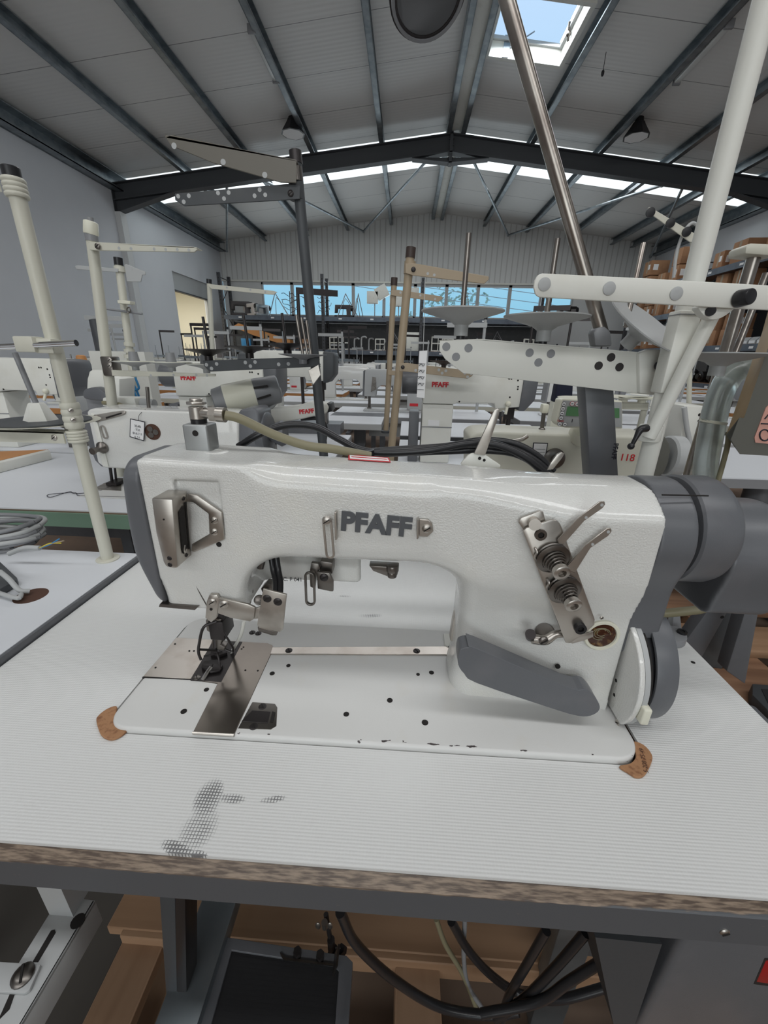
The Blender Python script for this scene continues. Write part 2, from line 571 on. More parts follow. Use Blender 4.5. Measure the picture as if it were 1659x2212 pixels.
def field_obj(name, fn, lo, hi, h, m, parent):
    ax = [np.arange(lo[i]-2*h, hi[i]+2*h, h) for i in range(3)]
    X, Y, Z = np.meshgrid(*ax, indexing='ij')
    F = fn(X, Y, Z).astype(np.float32)
    s = F < 0
    nx, ny, nz = (n-1 for n in F.shape)
    acc = np.zeros((nx, ny, nz, 3), np.float32); cnt = np.zeros((nx, ny, nz), np.float32)
    def crn(a, dx, dy, dz): return a[dx:dx+nx, dy:dy+ny, dz:dz+nz]
    cs = [(i, j, k) for i in (0, 1) for j in (0, 1) for k in (0, 1)]
    for a in cs:
        for axn in range(3):
            if a[axn]: continue
            b = list(a); b[axn] = 1
            fa, fb = crn(F, *a), crn(F, *b)
            cr = (fa < 0) != (fb < 0)
            t = np.where(cr, fa/np.where(cr, fa-fb, 1), 0)
            for d in range(3):
                acc[..., d] += np.where(cr, a[d]+(t if d == axn else 0), 0)
            cnt += cr
    act = cnt > 0
    idx = -np.ones(act.shape, np.int64)
    ii = np.argwhere(act)
    idx[act] = np.arange(len(ii))
    vs = (ii+acc[act]/cnt[act][:, None])*h+np.array([a[0] for a in ax])
    faces = []
    for axn in range(3):
        o1, o2 = [(1, 2), (2, 0), (0, 1)][axn]
        A = [slice(None)]*3; B = [slice(None)]*3
        A[axn] = slice(0, -1); B[axn] = slice(1, None)
        sa, sb = s[tuple(A)], s[tuple(B)]
        cr = np.argwhere(sa != sb)
        ok = (cr[:, o1] > 0) & (cr[:, o2] > 0) & (cr[:, o1] < idx.shape[o1]) & (cr[:, o2] < idx.shape[o2])
        cr = cr[ok]
        fl = sa[tuple(cr.T)]
        e1 = np.zeros(3, int); e1[o1] = 1; e2 = np.zeros(3, int); e2[o2] = 1
        q = np.stack([idx[tuple((cr-e1-e2).T)], idx[tuple((cr-e2).T)], idx[tuple(cr.T)], idx[tuple((cr-e1).T)]], 1)
        q[~fl] = q[~fl][:, ::-1]
        faces.append(q)
    fa = np.concatenate(faces)
    fa = fa[(fa >= 0).all(1)]
    off = OFF[parent.name] if parent is not None else Vector((0, 0, 0))
    vs = vs-np.array(off)
    me = bpy.data.meshes.new(name)
    me.from_pydata(vs.tolist(), [], fa.tolist())
    me.update()
    for p in me.polygons: p.use_smooth = True
    me.materials.append(M[m])
    return newobj(name, me, parent)
# ================================================================ the hall
XL, XR, YG, YB = -6.29, 7.68, 15.1, -9.0
XA = .70
ZAP = CAMZ+4.27          # roof underside at the ridge
SL = .115
def zroof(x): return ZAP-SL*abs(x-XA)
struct('floor', MB().box(XL-2.5, XR+.3, YB, YG+.3, -.2, 0), 'floor')
YD0, YD1, ZD = 11.9, 14.0, 3.17
b = MB()
b.box(XL-.2, XL, YB, YD0, 0, zroof(XL)+.1)
b.box(XL-.2, XL, YD0, YD1, ZD, zroof(XL)+.1)
b.box(XL-.2, XL, YD1, YG, 0, zroof(XL)+.1)
struct('wall_left', b, 'wall', smooth=False)
struct('wall_right', MB().box(XR, XR+.2, YB, YG, 0, zroof(XR)+.1), 'wall', smooth=False)
# room beyond the doorway
b = MB()
b.box(XL-2.4, XL-2.3, 10, 15, 0, 3.3)
b.box(XL-2.3, XL-.2, 10, 10.1, 0, 3.3)
b.box(XL-2.3, XL-.2, 14.9, 15, 0, 3.3)
b.box(XL-2.4, XL-.2, 10, 15, 3.2, 3.3)
struct('wall_side_room', b, 'creamwall', smooth=False)
area('side_room_fill', (XL-1.2, 12.6, 3.1), 1.2, (XL-1.2, 12.6, 0), 70, (1, .96, .85))  # unseen area light added to brighten the room past the doorway
# gable: ribbed sheet above, white wall with a band of windows below
ZW0, ZW1 = CAMZ+1.30, CAMZ+2.31
XW0, XW1 = -4.98, 5.35
YW = YG
b = MB()
b.prism([(XL, YG, ZW1+.06), (XR, YG, ZW1+.06), (XR, YG, zroof(XR)), (XA, YG, zroof(XA)), (XL, YG, zroof(XL))], (0, .15, 0))
struct('wall_back', b, 'corr', smooth=False)
b = MB()
b.box(XL, XW0, YG+.02, YG+.15, 0, ZW1+.06)
b.box(XW1, XR, YG+.02, YG+.15, 0, ZW1+.06)
b.box(XW0, XW1, YG+.02, YG+.15, 0, ZW0)
struct('wall_back_lower', b, 'whitewall', smooth=False)
struct('trim_1', MB().box(XL, XR, YG-.04, YG+.01, ZW1+.01, ZW1+.06), 'offwhite', smooth=False)
NW = 10
ww = (XW1-XW0)/NW
for i in range(NW):
    x0 = XW0+i*ww; x1 = x0+ww
    fw = .05
    b = MB()
    b.box(x0, x0+fw, YG-.0, YG+.1, ZW0, ZW1); b.box(x1-fw, x1, YG-.0, YG+.1, ZW0, ZW1)
    b.box(x0, x1, YG, YG+.1, ZW0, ZW0+fw); b.box(x0, x1, YG, YG+.1, ZW1-fw*1.3, ZW1+.02)
    o = struct('window_%d' % (i+1), b, 'grey_light', smooth=False)
    obj('pane', MB().box(x0+fw, x1-fw, YG+.045, YG+.052, ZW0+fw, ZW1-fw), 'glass', o, smooth=False)
struct('wall_behind', MB().box(XL, -3.2, YB-.2, YB, 0, 5.4).box(2.4, XR, YB-.2, YB, 0, 5.4).box(-3.2, 2.4, YB-.2, YB, 3.6, 5.4), 'whitewall', smooth=False)
# roof: two slopes, with an opening for the roof window and translucent strips
SX0, SX1, SY0, SY1 = 1.03, 2.08, 6.95, 8.02
TS0, TS1 = 10.27, 11.75
def slope(xa, xb, ya, yb, m=None):
    return [(xa, ya, zroof(xa)), (xb, ya, zroof(xb)), (xb, yb, zroof(xb)), (xa, yb, zroof(xa))]
b = MB()
b.prism(slope(XL, XA, YB, TS0), (0, 0, .1)); b.prism(slope(XL, XA, TS1, YG), (0, 0, .1))
E_ = .058
b.prism(slope(XA, XR, YB, SY0-E_), (0, 0, .1)); b.prism(slope(XA, SX0-E_, SY0-E_, SY1+E_), (0, 0, .1)); b.prism(slope(SX1+E_, XR, SY0-E_, SY1+E_), (0, 0, .1))
b.prism(slope(XA, XR, SY1+E_, TS0), (0, 0, .1)); b.prism(slope(XA, XR, TS1, YG), (0, 0, .1))
struct('ceiling', b, 'ceil', smooth=False)
M['strip'] = mat('translucent_roof_sheet', (.8, .85, .86), .5, emit=((.86, .95, .97), 1.25))  # emission put into the sheet in place of daylight passing through it
struct('window_11', MB().prism(slope(XL, XA, TS0, TS1), (0, 0, .02)), 'strip', smooth=False)
struct('window_12', MB().prism(slope(XA, XR, TS0, TS1), (0, 0, .02)), 'strip', smooth=False)
# roof window with its lining
b = MB()
zt = .19
for (xa, xb, ya, yb) in ((SX0-.06, SX0, SY0-.06, SY1+.06), (SX1, SX1+.06, SY0-.06, SY1+.06), (SX0, SX1, SY0-.06, SY0), (SX0, SX1, SY1, SY1+.06)):
    b.prism([(xa, ya, zroof(xa)-.03), (xb, ya, zroof(xb)-.03), (xb, yb, zroof(xb)-.03), (xa, yb, zroof(xa)-.03)], (0, 0, zt+.03))
o = struct('window_13', b, 'offwhite', smooth=False)
b = MB()
b.bar((SX0, SY1-.02, zroof(SX0)+zt-.02), (SX1, SY1-.02, zroof(SX1)+zt-.02), .05, .04)
b.bar((SX0, SY0+.02, zroof(SX0)+zt-.02), (SX1, SY0+.02, zroof(SX1)+zt-.02), .05, .04)
b.bar((SX0+.02, SY0, zroof(SX0)+zt-.02), (SX0+.02, SY1, zroof(SX0)+zt-.02), .05, .04)
b.bar((SX1-.02, SY0, zroof(SX1)+zt-.02), (SX1-.02, SY1, zroof(SX1)+zt-.02), .05, .04)
obj('window_frame', b, 'grey_light', o, smooth=False)
obj('pane', MB().prism([(SX0, SY0, zroof(SX0)+zt), (SX1, SY0, zroof(SX1)+zt), (SX1, SY1, zroof(SX1)+zt), (SX0, SY1, zroof(SX0)+zt)], (0, 0, .006)), 'glass', o, smooth=False)
b = MB()
b.bar((SX0+.24, SY1-.01, zroof(SX0+.2)-.03), (SX0+.26, SY1-.01, zroof(SX0)+zt), .09, .01, (0, 1, 0))
b.tube([(SX0+.3, SY1-.02, zroof(SX0)+.05), (SX0+.62, SY1-.06, zroof(SX0)+.2)], .008)
obj('opener_arm', b, 'galv', o)
b = MB().sph((SX1-.04, SY1-.4, zroof(SX1)+.1), .035).cyl((SX1-.02, SY1-.35, zroof(SX1)+.05), (SX1-.06, SY1-.45, zroof(SX1)+.2), .015)
obj('catch', b, 'steel_d', o)

# purlins: cold-rolled channels running along the hall
ZPB = .17
def purlin(x, tilt=1, w=.085, name='trim_2'):
    b = MB()
    z = zroof(x)
    g = .008
    b.box(x-.004, x+.004, YB, YG, z-ZPB, z-g)
    b.box(x if tilt > 0 else x-w, x+w if tilt > 0 else x, YB, YG, z-ZPB, z-ZPB+.008)
    b.box(x if tilt > 0 else x-w, x+w if tilt > 0 else x, YB, YG, z-g-.016, z-g-.008)
    e = x+w*tilt
    b.box(e-.003, e+.003, YB, YG, z-ZPB, z-ZPB+.022)
    b.box(x-.008, x+.008, YB, YG, z-ZPB*.5-.02, z-ZPB*.5+.02)
    return struct(name, b, 'galv', smooth=False)
YF = 10.0
PX = [P(px, py, Y=YF).x for px, py in ((395, 375), (535, 345), (672, 330), (820, 305), (965, 285), (1005, 285), (1152, 312), (1298, 335), (1445, 360), (1590, 388))]
for i, x in enumerate(PX):
    purlin(x, 1 if x < XA else -1, name='trim_%d' % (i+2))
purlin(6.9, -1, name='trim_12')
# eave channels on both side walls
b = MB()
for s, X in ((1, XL), (-1, XR)):
    z = zroof(X)
    x0, x1 = (X, X+.22) if s > 0 else (X-.22, X)
    b.box(x0, x1, YB, YG, z-.30, z-.285); b.box(x0, x1, YB, YG, z-.05, z-.035)
    xm = X+s*.03
    b.box(min(xm, xm+s*.012), max(xm, xm+s*.012), YB, YG, z-.3, z-.04)
    b.box(x0 if s < 0 else x1-.01, x0+.01 if s < 0 else x1, YB, YG, z-.3, z-.26)
struct('trim_13', b, 'galv', smooth=False)
# ridge cover between the twin ridge purlins
struct('trim_14', MB().box(PX[4]+.02, PX[5]-.02, YB, YG, ZAP-.12, ZAP-.10), 'offwhite', smooth=False)
# portal frame: I-beam rafters with haunches, and columns on the walls
def rafter_pts(x0, x1, dz0, dz1): return zroof(x0)-ZPB-dz0
b = MB()
def ibeam(b, xa, xb, h, y=YF, top=0.0):
    za, zb = zroof(xa)-ZPB-top, zroof(xb)-ZPB-top
    b.bar((xa, y, za-.008), (xb, y, zb-.008), .18, .016)
    b.bar((xa, y, za-h+.008), (xb, y, zb-h+.008), .18, .016)
    b.prism([(xa, y-.006, za), (xb, y-.006, zb), (xb, y-.006, zb-h), (xa, y-.006, za-h)], (0, .012, 0))
ibeam(b, XL, XA, .30); ibeam(b, XA, XR, .30)
for xa, s in ((XL, 1), (XR, -1)):          # eave haunches
    za = zroof(xa)-ZPB
    x2 = xa+s*1.35
    z2 = zroof(x2)-ZPB
    b.prism([(xa, YF-.005, za-.25), (x2, YF-.005, z2-.29), (xa, YF-.005, za-.52)], (0, .01, 0))
    b.bar((xa, YF, za-.52), (x2, YF, z2-.30), .18, .016)
    b.bar((xa, YF, za-.52), (xa+s*.01, YF, za), .18, .02, (1, 0, 0))
za = ZAP-ZPB                                # ridge haunch and end plates
b.prism([(XA-.75, YF-.005, za-.36), (XA+.75, YF-.005, za-.36), (XA, YF-.005, za-.46)], (0, .01, 0))
b.bar((XA-.75, YF, zroof(XA-.75)-ZPB-.31), (XA, YF, za-.46), .18, .014); b.bar((XA, YF, za-.46), (XA+.75, YF, zroof(XA+.75)-ZPB-.31), .18, .014)
b.box(XA-.03, XA+.03, YF-.09, YF+.09, za-.48, za+.02)
for k in range(4):
    for s in (-1, 1):
        b.cyl((XA-.05, YF+s*.05, za-.08-.1*k), (XA+.05, YF+s*.05, za-.08-.1*k), .014, n=6)
b.box(XL, XL+.16, YF-.09, YF+.09, 0, zroof(XL)-.7) if False else None
struct('trim_15', b, 'frame', smooth=False)
b = MB()
b.box(XL, XL+.12, YF-.10, YF+.10, 0, zroof(XL)-ZPB-.5)
struct('trim_16', b, 'whitewall', smooth=False)
b = MB()
b.cyl((XL+.05, YF+.16, 0), (XL+.05, YF+.16, zroof(XL)-.75), .03)
struct('trim_17', b, 'galv')
struct('trim_18', MB().box(XR-.3, XR, YF-.09, YF+.09, 0, zroof(XR)-ZPB-.3), 'frame', smooth=False)
# wind bracing between the frame and the gable
b = MB()
def brace(p, q, r=.028):
    b.cyl(p, q, r, n=12)
    b.sph(p, r*1.5, 8); b.sph(q, r*1.5, 8)
zb = lambda x, d=.36: zroof(x)-d
nodes_f = [P(px, py, Y=YF+.1) for px, py in ((930, 338), (1018, 338), (1430, 400), (560, 385), (1268, 368))]
GA = [P(px, py, Y=14.75) for px, py in ((785, 500), (1098, 508), (1098, 508), (785, 500))]
brace(nodes_f[0], GA[0]); brace(nodes_f[1], GA[1]); brace(nodes_f[2], GA[1]); brace(nodes_f[3], GA[0])
p1 = P(490, 395, Y=12.2); p2 = P(490, 540, Y=14.6)
brace(P(490, 392, Y=YF+.1), P(490, 542, Y=14.7))
brace(P(1475, 405, Y=YF+.1), P(1405, 555, Y=14.7))
struct('trim_19', b, 'galv')
# doorway: roller shutter housing and jamb
o = struct('door_1', MB().box(XL-.16, XL-.06, YD0, YD1, ZD-.42, ZD).box(XL-.14, XL-.08, YD1-.07, YD1, 0, ZD-.4), 'grey_light', smooth=False)
obj('bottom_rail', MB().box(XL-.17, XL-.05, YD0, YD1, ZD-.45, ZD-.42), 'rackdark', o, smooth=False)
# lower part of right wall rail
struct('trim_20', MB().box(XR-.05, XR, YB, YG, 3.30, 3.42), 'frame', smooth=False)
# ================================================================ our table
ZN = ZT+.010
NXE = P(150, 1310, Z=ZN).x        # right edge of the neighbouring, slightly higher table
TL, TR, TF, TBK = NXE+.002, .398, .180, .705
TH = .045
ZB = ZT+.006            # top of the machine bed
tb = thing('sewing_table', 'nearest sewing table, embossed white top with worn grey front edge', 'table', (0, .45, 0))
b = MB()
b.prism([(TL, TF+.007, ZT-.0035), (TL, TF+.001, ZT-.012), (TL, TF, ZT-.013), (TL, TF, ZT-TH), (TL, TF+.007, ZT-TH)], (TR-TL, 0, 0))
def edgegrey():
    m = mat('worn_grey_edge', (.085, .09, .098), .45)
    n, l = m.node_tree.nodes, m.node_tree.links
    bs = n['Principled BSDF']
    g = n.new('ShaderNodeNewGeometry'); s = n.new('ShaderNodeSeparateXYZ')
    l.new(g.outputs['Position'], s.inputs[0])
    mp = n.new('ShaderNodeMapping'); mp.inputs['Scale'].default_value = (34, 90, 300)
    mp.inputs['Rotation'].default_value = (0, .25, 0)
    l.new(g.outputs['Position'], mp.inputs[0])
    t = n.new('ShaderNodeTexNoise'); t.inputs['Scale'].default_value = 2; t.inputs['Detail'].default_value = 8
    l.new(mp.outputs[0], t.inputs['Vector'])
    # paint is worn to the wood along the upper corner, less towards the right
    zz = mathn(n, l, 'DIVIDE', mathn(n, l, 'SUBTRACT', s.outputs[2], ZT-.0145), .003)
    xx = mathn(n, l, 'MULTIPLY', mathn(n, l, 'SUBTRACT', s.outputs[0], .08), 6.0)
    q = mathn(n, l, 'SUBTRACT', mathn(n, l, 'ADD', zz, mathn(n, l, 'MULTIPLY', mathn(n, l, 'SUBTRACT', t.outputs['Fac'], .5), 1.2)), mathn(n, l, 'MAXIMUM', xx, 0.0))
    mr = n.new('ShaderNodeMapRange'); l.new(q, mr.inputs['Value'])
    mr.inputs['From Min'].default_value = -.05; mr.inputs['From Max'].default_value = .25
    sc = mathn(n, l, 'MULTIPLY', mathn(n, l, 'GREATER_THAN', t.outputs['Fac'], .73), .6)
    fac = mathn(n, l, 'MAXIMUM', mr.outputs[0], sc)
    cr = n.new('ShaderNodeValToRGB')
    cr.color_ramp.elements[0].position = .4; cr.color_ramp.elements[0].color = (.085, .06, .045, 1)
    cr.color_ramp.elements[1].position = .62; cr.color_ramp.elements[1].color = (.25, .19, .14, 1)
    l.new(t.outputs['Fac'], cr.inputs[0])
    mx = n.new('ShaderNodeMix'); mx.data_type = 'RGBA'
    mx.inputs[6].default_value = (.085, .09, .098, 1)
    l.new(cr.outputs[0], mx.inputs[7]); l.new(fac, mx.inputs[0]); l.new(mx.outputs[2], bs.inputs['Base Color'])
    return m
M['edgegrey'] = edgegrey()
obj('edge_band', b, 'edgegrey', tb, smooth=False, label='grey painted front edge worn to the wood')
c = P(1565, 2013, Y=TF)
screw(tb, (c.x, TF, c.z), (0, -1, 0), .0035, 'steel')
# dark cut-out around the bed, and its gap
BX0, BX1, BY0, BY1 = -.290, .240, .285, .468
def rrect(x0, x1, y0, y1, z, rs, n=7):
    """rounded rectangle; rs = radii of (x0y0, x1y0, x1y1, x0y1)"""
    pts = []
    for (cx, cy, sx, sy, r, a0) in ((x0, y0, 1, 1, rs[0], PI), (x1, y0, -1, 1, rs[1], 1.5*PI), (x1, y1, -1, -1, rs[2], 0), (x0, y1, 1, -1, rs[3], .5*PI)):
        for i in range(n):
            a = a0+PI/2*i/(n-1)
            pts.append((cx+sx*r+r*math.cos(a), cy+sy*r+r*math.sin(a), z))
    return pts
M['cutout'] = mat('raw_cutout_edge', (.075, .035, .022), .8)
def framed(x0, x1, y0, y1, inner, z):
    # outer rectangle with as many points as the inner outline, corner points included
    cx, cy = (BX0+BX1)/2, (BY0+BY1)/2
    q = []
    for p in inner:
        dx, dy = p[0]-cx, p[1]-cy
        t = min(((x1-cx) if dx > 0 else (x0-cx))/dx if abs(dx) > 1e-9 else 9e9, ((y1-cy) if dy > 0 else (y0-cy))/dy if abs(dy) > 1e-9 else 9e9)
        q.append([cx+dx*t, cy+dy*t, z])
    for X, Y in ((x0, y0), (x1, y0), (x1, y1), (x0, y1)):
        k = min(range(len(q)), key=lambda i: (q[i][0]-X)**2+(q[i][1]-Y)**2)
        q[k] = [X, Y, z]
    return q
def slab(name, x0, x1, y0, y1, z0, z1, m, **k):
    inn = rrect(BX0-.005, BX1+.006, BY0-.0012, BY1+.0012, z1, (.022, .027, .01, .02), 12)
    return obj(name, MB().ring(framed(x0, x1, y0, y1, inn, z1), inn, (0, 0, z0-z1)), m, tb, smooth=False, **k)
slab('tabletop', TL, TR, TF+.006, TBK, ZT-.003, ZT, 'laminate', label='white embossed laminate top')
slab('board', TL+.0005, TR-.0005, TF+.007, TBK-.0005, ZT-TH, ZT-.003, 'cutout')
# hinge pads at the front corners of the bed
def pad(name, px, label):
    pts = [P(x, y, Z=ZT+.003) for x, y in px]
    o = obj(name, MB().prism(pts, (0, 0, -.0028)), 'cork', None, bevel=.0006, seg=1)
    return o
def smoothpoly(px, k=5):
    q = []
    n = len(px)
    for i in range(n):
        p0, p1, p2, p3 = (Vector(px[(i+j-1) % n]).to_2d() for j in range(4))
        for t in range(k):
            t /= k
            v = .5*((2*p1)+(-p0+p2)*t+(2*p0-5*p1+4*p2-p3)*t*t+(-p0+3*p1-3*p2+p3)*t**3)
            q.append((v.x, v.y))
    return q
o = pad('corner_pad', smoothpoly([(252, 1525), (232, 1530), (212, 1545), (208, 1558), (218, 1586), (236, 1596), (255, 1592), (274, 1576), (262, 1560), (250, 1545)]), '')
tag(o, 'brown rubber corner pad at the front left corner of the machine bed', 'corner pad')
o = pad('corner_pad', smoothpoly([(1368, 1602), (1390, 1608), (1406, 1625), (1409, 1642), (1394, 1672), (1376, 1678), (1358, 1668), (1338, 1654), (1362, 1648), (1374, 1632)]), '')
tag(o, 'brown rubber corner pad at the front right corner of the machine bed', 'corner pad')
text('5-208 75-49', 'cutout', o, P(1391, 1642, Z=ZT+.0032), (.35, 1, 0), (-1, .35, 0), .0055, .0002)

# ================================================================ the sewing machine
mc = thing('sewing_machine', 'large white and grey industrial sewing machine lettered PFAFF, set into the nearest table', 'sewing machine', (0, .38, ZT))
R_ = lambda z: CAMZ+z     # height relative to the eye

# bed: cast plate with its own chips
def bedmat():
    m = M['white_bed']
    n, l = m.node_tree.nodes, m.node_tree.links
    bs = n['Principled BSDF']
    src = bs.inputs['Base Color'].links[0].from_socket
    g = n.new('ShaderNodeNewGeometry'); s = n.new('ShaderNodeSeparateXYZ')
    l.new(g.outputs['Position'], s.inputs[0])
    t = n.new('ShaderNodeTexNoise'); t.inputs['Scale'].default_value = 130; t.inputs['Detail'].default_value = 3
    mp = n.new('ShaderNodeMapping'); mp.inputs['Scale'].default_value = (.55, 1.3, 1.3)
    l.new(g.outputs['Position'], mp.inputs[0]); l.new(mp.outputs[0], t.inputs['Vector'])
    # wear along the front edge, worst right of the middle
    d = mathn(n, l, 'ABSOLUTE', mathn(n, l, 'SUBTRACT', s.outputs[1], BY0+.0035))
    a = mathn(n, l, 'SUBTRACT', 1.0, mathn(n, l, 'MULTIPLY', d, 330.0))
    x = mathn(n, l, 'ABSOLUTE', mathn(n, l, 'SUBTRACT', s.outputs[0], .045))
    bx = mathn(n, l, 'MAXIMUM', mathn(n, l, 'SUBTRACT', 1.0, mathn(n, l, 'MULTIPLY', x, 7.0)), .22)
    k = mathn(n, l, 'MULTIPLY', mathn(n, l, 'MAXIMUM', a, 0.0), bx)
    q = mathn(n, l, 'ADD', mathn(n, l, 'MULTIPLY', k, .24), t.outputs['Fac'])
    f = mathn(n, l, 'MULTIPLY', mathn(n, l, 'GREATER_THAN', q, .70), mathn(n, l, 'GREATER_THAN', k, .02))
    mx = n.new('ShaderNodeMix'); mx.data_type = 'RGBA'
    l.new(f, mx.inputs[0]); l.new(src, mx.inputs[6]); mx.inputs[7].default_value = (.06, .05, .05, 1)
    l.new(mx.outputs[2], bs.inputs['Base Color'])
bedmat()
obj('bed', MB().prism(rrect(BX0, BX1, BY0, BY1, ZB, (.022, .026, .008, .018), 9), (0, 0, -.03)), 'white_bed', mc, bevel=.0032, seg=3)
def bz(px, py, dz=0): 
    v = P(px, py, Z=ZB+dz); v.z = ZB+dz; return v
def plate(name, px, m, h=.0006, bevel=.0003, parent=mc, sink=.002, **k):
    return obj(name, MB().prism([bz(x, y, h) for x, y in px], (0, 0, -h-sink)), m, parent, bevel=bevel, seg=1, **k)
M['plate_l'] = mat('worn_satin_plate', (.50, .46, .42), .32, .9, (25, .03, .0004), (30, (.40, .35, .31), .45, .7))
M['plate_d'] = mat('brown_satin_plate', (.22, .195, .17), .28, .95, (25, .03, .0004), (6, (.15, .13, .115), .4, .7))
plate('end_plate', [(381, 1377), (466, 1382), (412, 1466), (309, 1461)], 'plate_l')
plate('slide_plate', [(458, 1382), (578, 1389), (588, 1393), (591, 1400), (505, 1588), (416, 1583), (470, 1476), (428, 1470)], 'plate_d', .0009)
plate('needle_plate', [(462, 1380), (498, 1385), (524, 1386), (478, 1473), (411, 1469)], 'gunmetal', .0012)
obj('slide_plate_lip', MB().tube([bz(416, 1583, .0012), bz(505, 1588, .0012)], .0014, 8, 1), 'steel', mc)
plate('front_cover_seam', [(308, 1461.5), (412, 1466), (470, 1472), (470, 1474), (412, 1468.5), (307, 1464)], 'dark', .0003, 0)
plate('latch_plate', [(545, 1516), (594, 1520), (599, 1528), (597, 1568), (584, 1576), (514, 1573)], 'steel_d', .0004)
plate('latch_finger', [(545, 1534), (584, 1537), (578, 1562), (521, 1558)], 'gunmetal', .001)
plate('latch_slot', [(588, 1536), (595, 1538), (590, 1560), (583, 1559)], 'dark', .0012)
for px, py in ((567, 1526), (548, 1569)): screw(mc, bz(px, py, .0006), (0, 0, 1), .0042, 'gunmetal', h=.001)
# hand-hold strip of steel behind the needle
plate('gauge_strip', [(588, 1398), (964, 1396), (975, 1394), (975, 1413), (966, 1413.5), (584, 1412)], 'plate_l', .0016)
for px, py in ((624, 1405), (900, 1406)): screw(mc, bz(px, py, .0018), (0, 0, 1), .0045, 'gunmetal', h=.0012)
for px, py in ((545, 1366), (558, 1368)): screw(mc, bz(px, py, .0004), (0, 0, 1), .0042, 'gunmetal', h=.001)
screw(mc, bz(425, 1463, .0016), (0, 0, 1), .0042, 'steel_d', h=.001)
for px, py, r in ((397, 1537, .0032), (446, 1490, .0028), (623, 1438, .0026), (588, 1455, .003), (842, 1513, .0032), (918, 1561, .0034), (932, 1453, .003), (903, 1457, .0022), (748, 1543, .003)):
    hole(mc, bz(px, py, .0), (0, 0, 1), r)
for px, py in ((378, 1391), (336, 1442), (409, 1406), (419, 1406), (522, 1402), (526, 1398), (504, 1412), (508, 1403), (530, 1448), (557, 1449)):
    hole(mc, bz(px, py, .0008), (0, 0, 1), .0011)

# cast body
def topz(x): return R_(-.0905)-.035*(x+.25)
def body(X, Y, Z):
    tz = topz(X)
    bot = R_(-.189)
    cz = (tz+bot)/2; hz = (tz-bot)/2
    arm = rbox2(Y, Z, .387, cz, .0425, hz, .021)
    # barrel at the right end
    rc, ry, rz = R_(-.152), .0535, .0485
    q = np.sqrt(((Y-.389)/ry)**2+((Z-rc)/rz)**2)
    bar = (q-1)*.050
    t = sstep(X, .04, .19)
    d = arm*(1-t)+bar*t
    d = smax(d, -.240-X, .006)
    # column
    yf = .355-.07*(X-.09)
    fl = .006*(1-sstep(Z, ZB, ZB+.03))
    col = rbox2(X, Y, .17, .3875+(yf-.345)*.5, .104, .0435-(yf-.345)*.5, .024)-fl*.6
    col = np.maximum(col, np.maximum(Z-R_(-.15), ZB-.004-Z))
    d = smin(d, col, .060)
    # head
    zb = R_(-.247)-.05*np.maximum(X+.20, 0)
    hd = rbox2(X, Y, -.2005, .3865, .0415, .0420, .012)
    hd = np.maximum(hd, np.maximum(Z-R_(-.11), zb-Z))
    d = smin(d, hd, .055)
    # casting under the arm, at its back
    gu = rbox3(X, Y, Z, (-.105, .421, R_(-.213)), (.060, .0055, .038), .006)
    d = smin(d, gu, .008)
    # fairing around the shuttle opening at the back of the head
    wz = sstep(-Z, -R_(-.200), -R_(-.240))*sstep(X, .0, .06)
    d = smax(d, (.3447-.0105*sstep(X, .05, .19))*(1-wz)+np.minimum(yf-.002, .352)*wz-Y, .004)
    d = smax(d, X-.2285, .0012)
    d = smax(d, Z-tz-.002, .004)
    # recess for the thread take-up
    rec = np.maximum(np.maximum(np.abs(X+.189)-.0215, np.abs(Z-R_(-.144))-.036), Y-(.3447+(Z-R_(-.178))*.075))
    d = smax(d, -rec, .0015)
    d = np.maximum(d, -.2415-X)
    return d
field_obj('cast_body', body, (-.245, .325, ZB-.006), (.232, .437, R_(-.07)), .0019, 'white', mc)

# grey end cover at the needle end
def endcover(X, Y, Z):
    zz = (R_(-.09)-Z)
    left = -.2575-.006*np.sin(np.clip(zz/.16, 0, 1)*PI)+.010*sstep(-Z, -R_(-.18), -R_(-.25))
    d = rbox2(Y, Z, .387, R_(-.1705), .0435, .0805, .022)
    d = smax(d, X+.2418, .001)
    return smax(d, left-X, .008)
field_obj('face_cover', endcover, (-.275, .34, R_(-.255)), (-.24, .434, R_(-.085)), .0017, 'grey', mc)
b = MB().prism([P(343, 1311, Y=.343), P(421, 1318, Y=.343), P(429, 1310, Y=.343), P(345, 1305, Y=.343)], (0, .08, 0))
obj('bottom_seal', b, 'steel_d', mc, smooth=False)
# seam of the face plate
def onface(px, py, y=.3447): return P(px, py, Y=y)
b = MB().tube([onface(418, 1222, .3455), onface(421, 1258, .3455), onface(452, 1318, .3455)], .0006, 6, 4)
obj('face_seam', b, 'steel_d', mc)

FY = .3452
def fprism(name, px, y0, y1, m, parent=mc, bevel=.0008, **k):
    """plate whose front outline is given, standing from depth y0 back to y1"""
    pts = [P(x, y, Y=y0) for x, y in px]
    return obj(name, MB().prism(pts, (0, y1-y0, 0)), m, parent, bevel=bevel, **k)

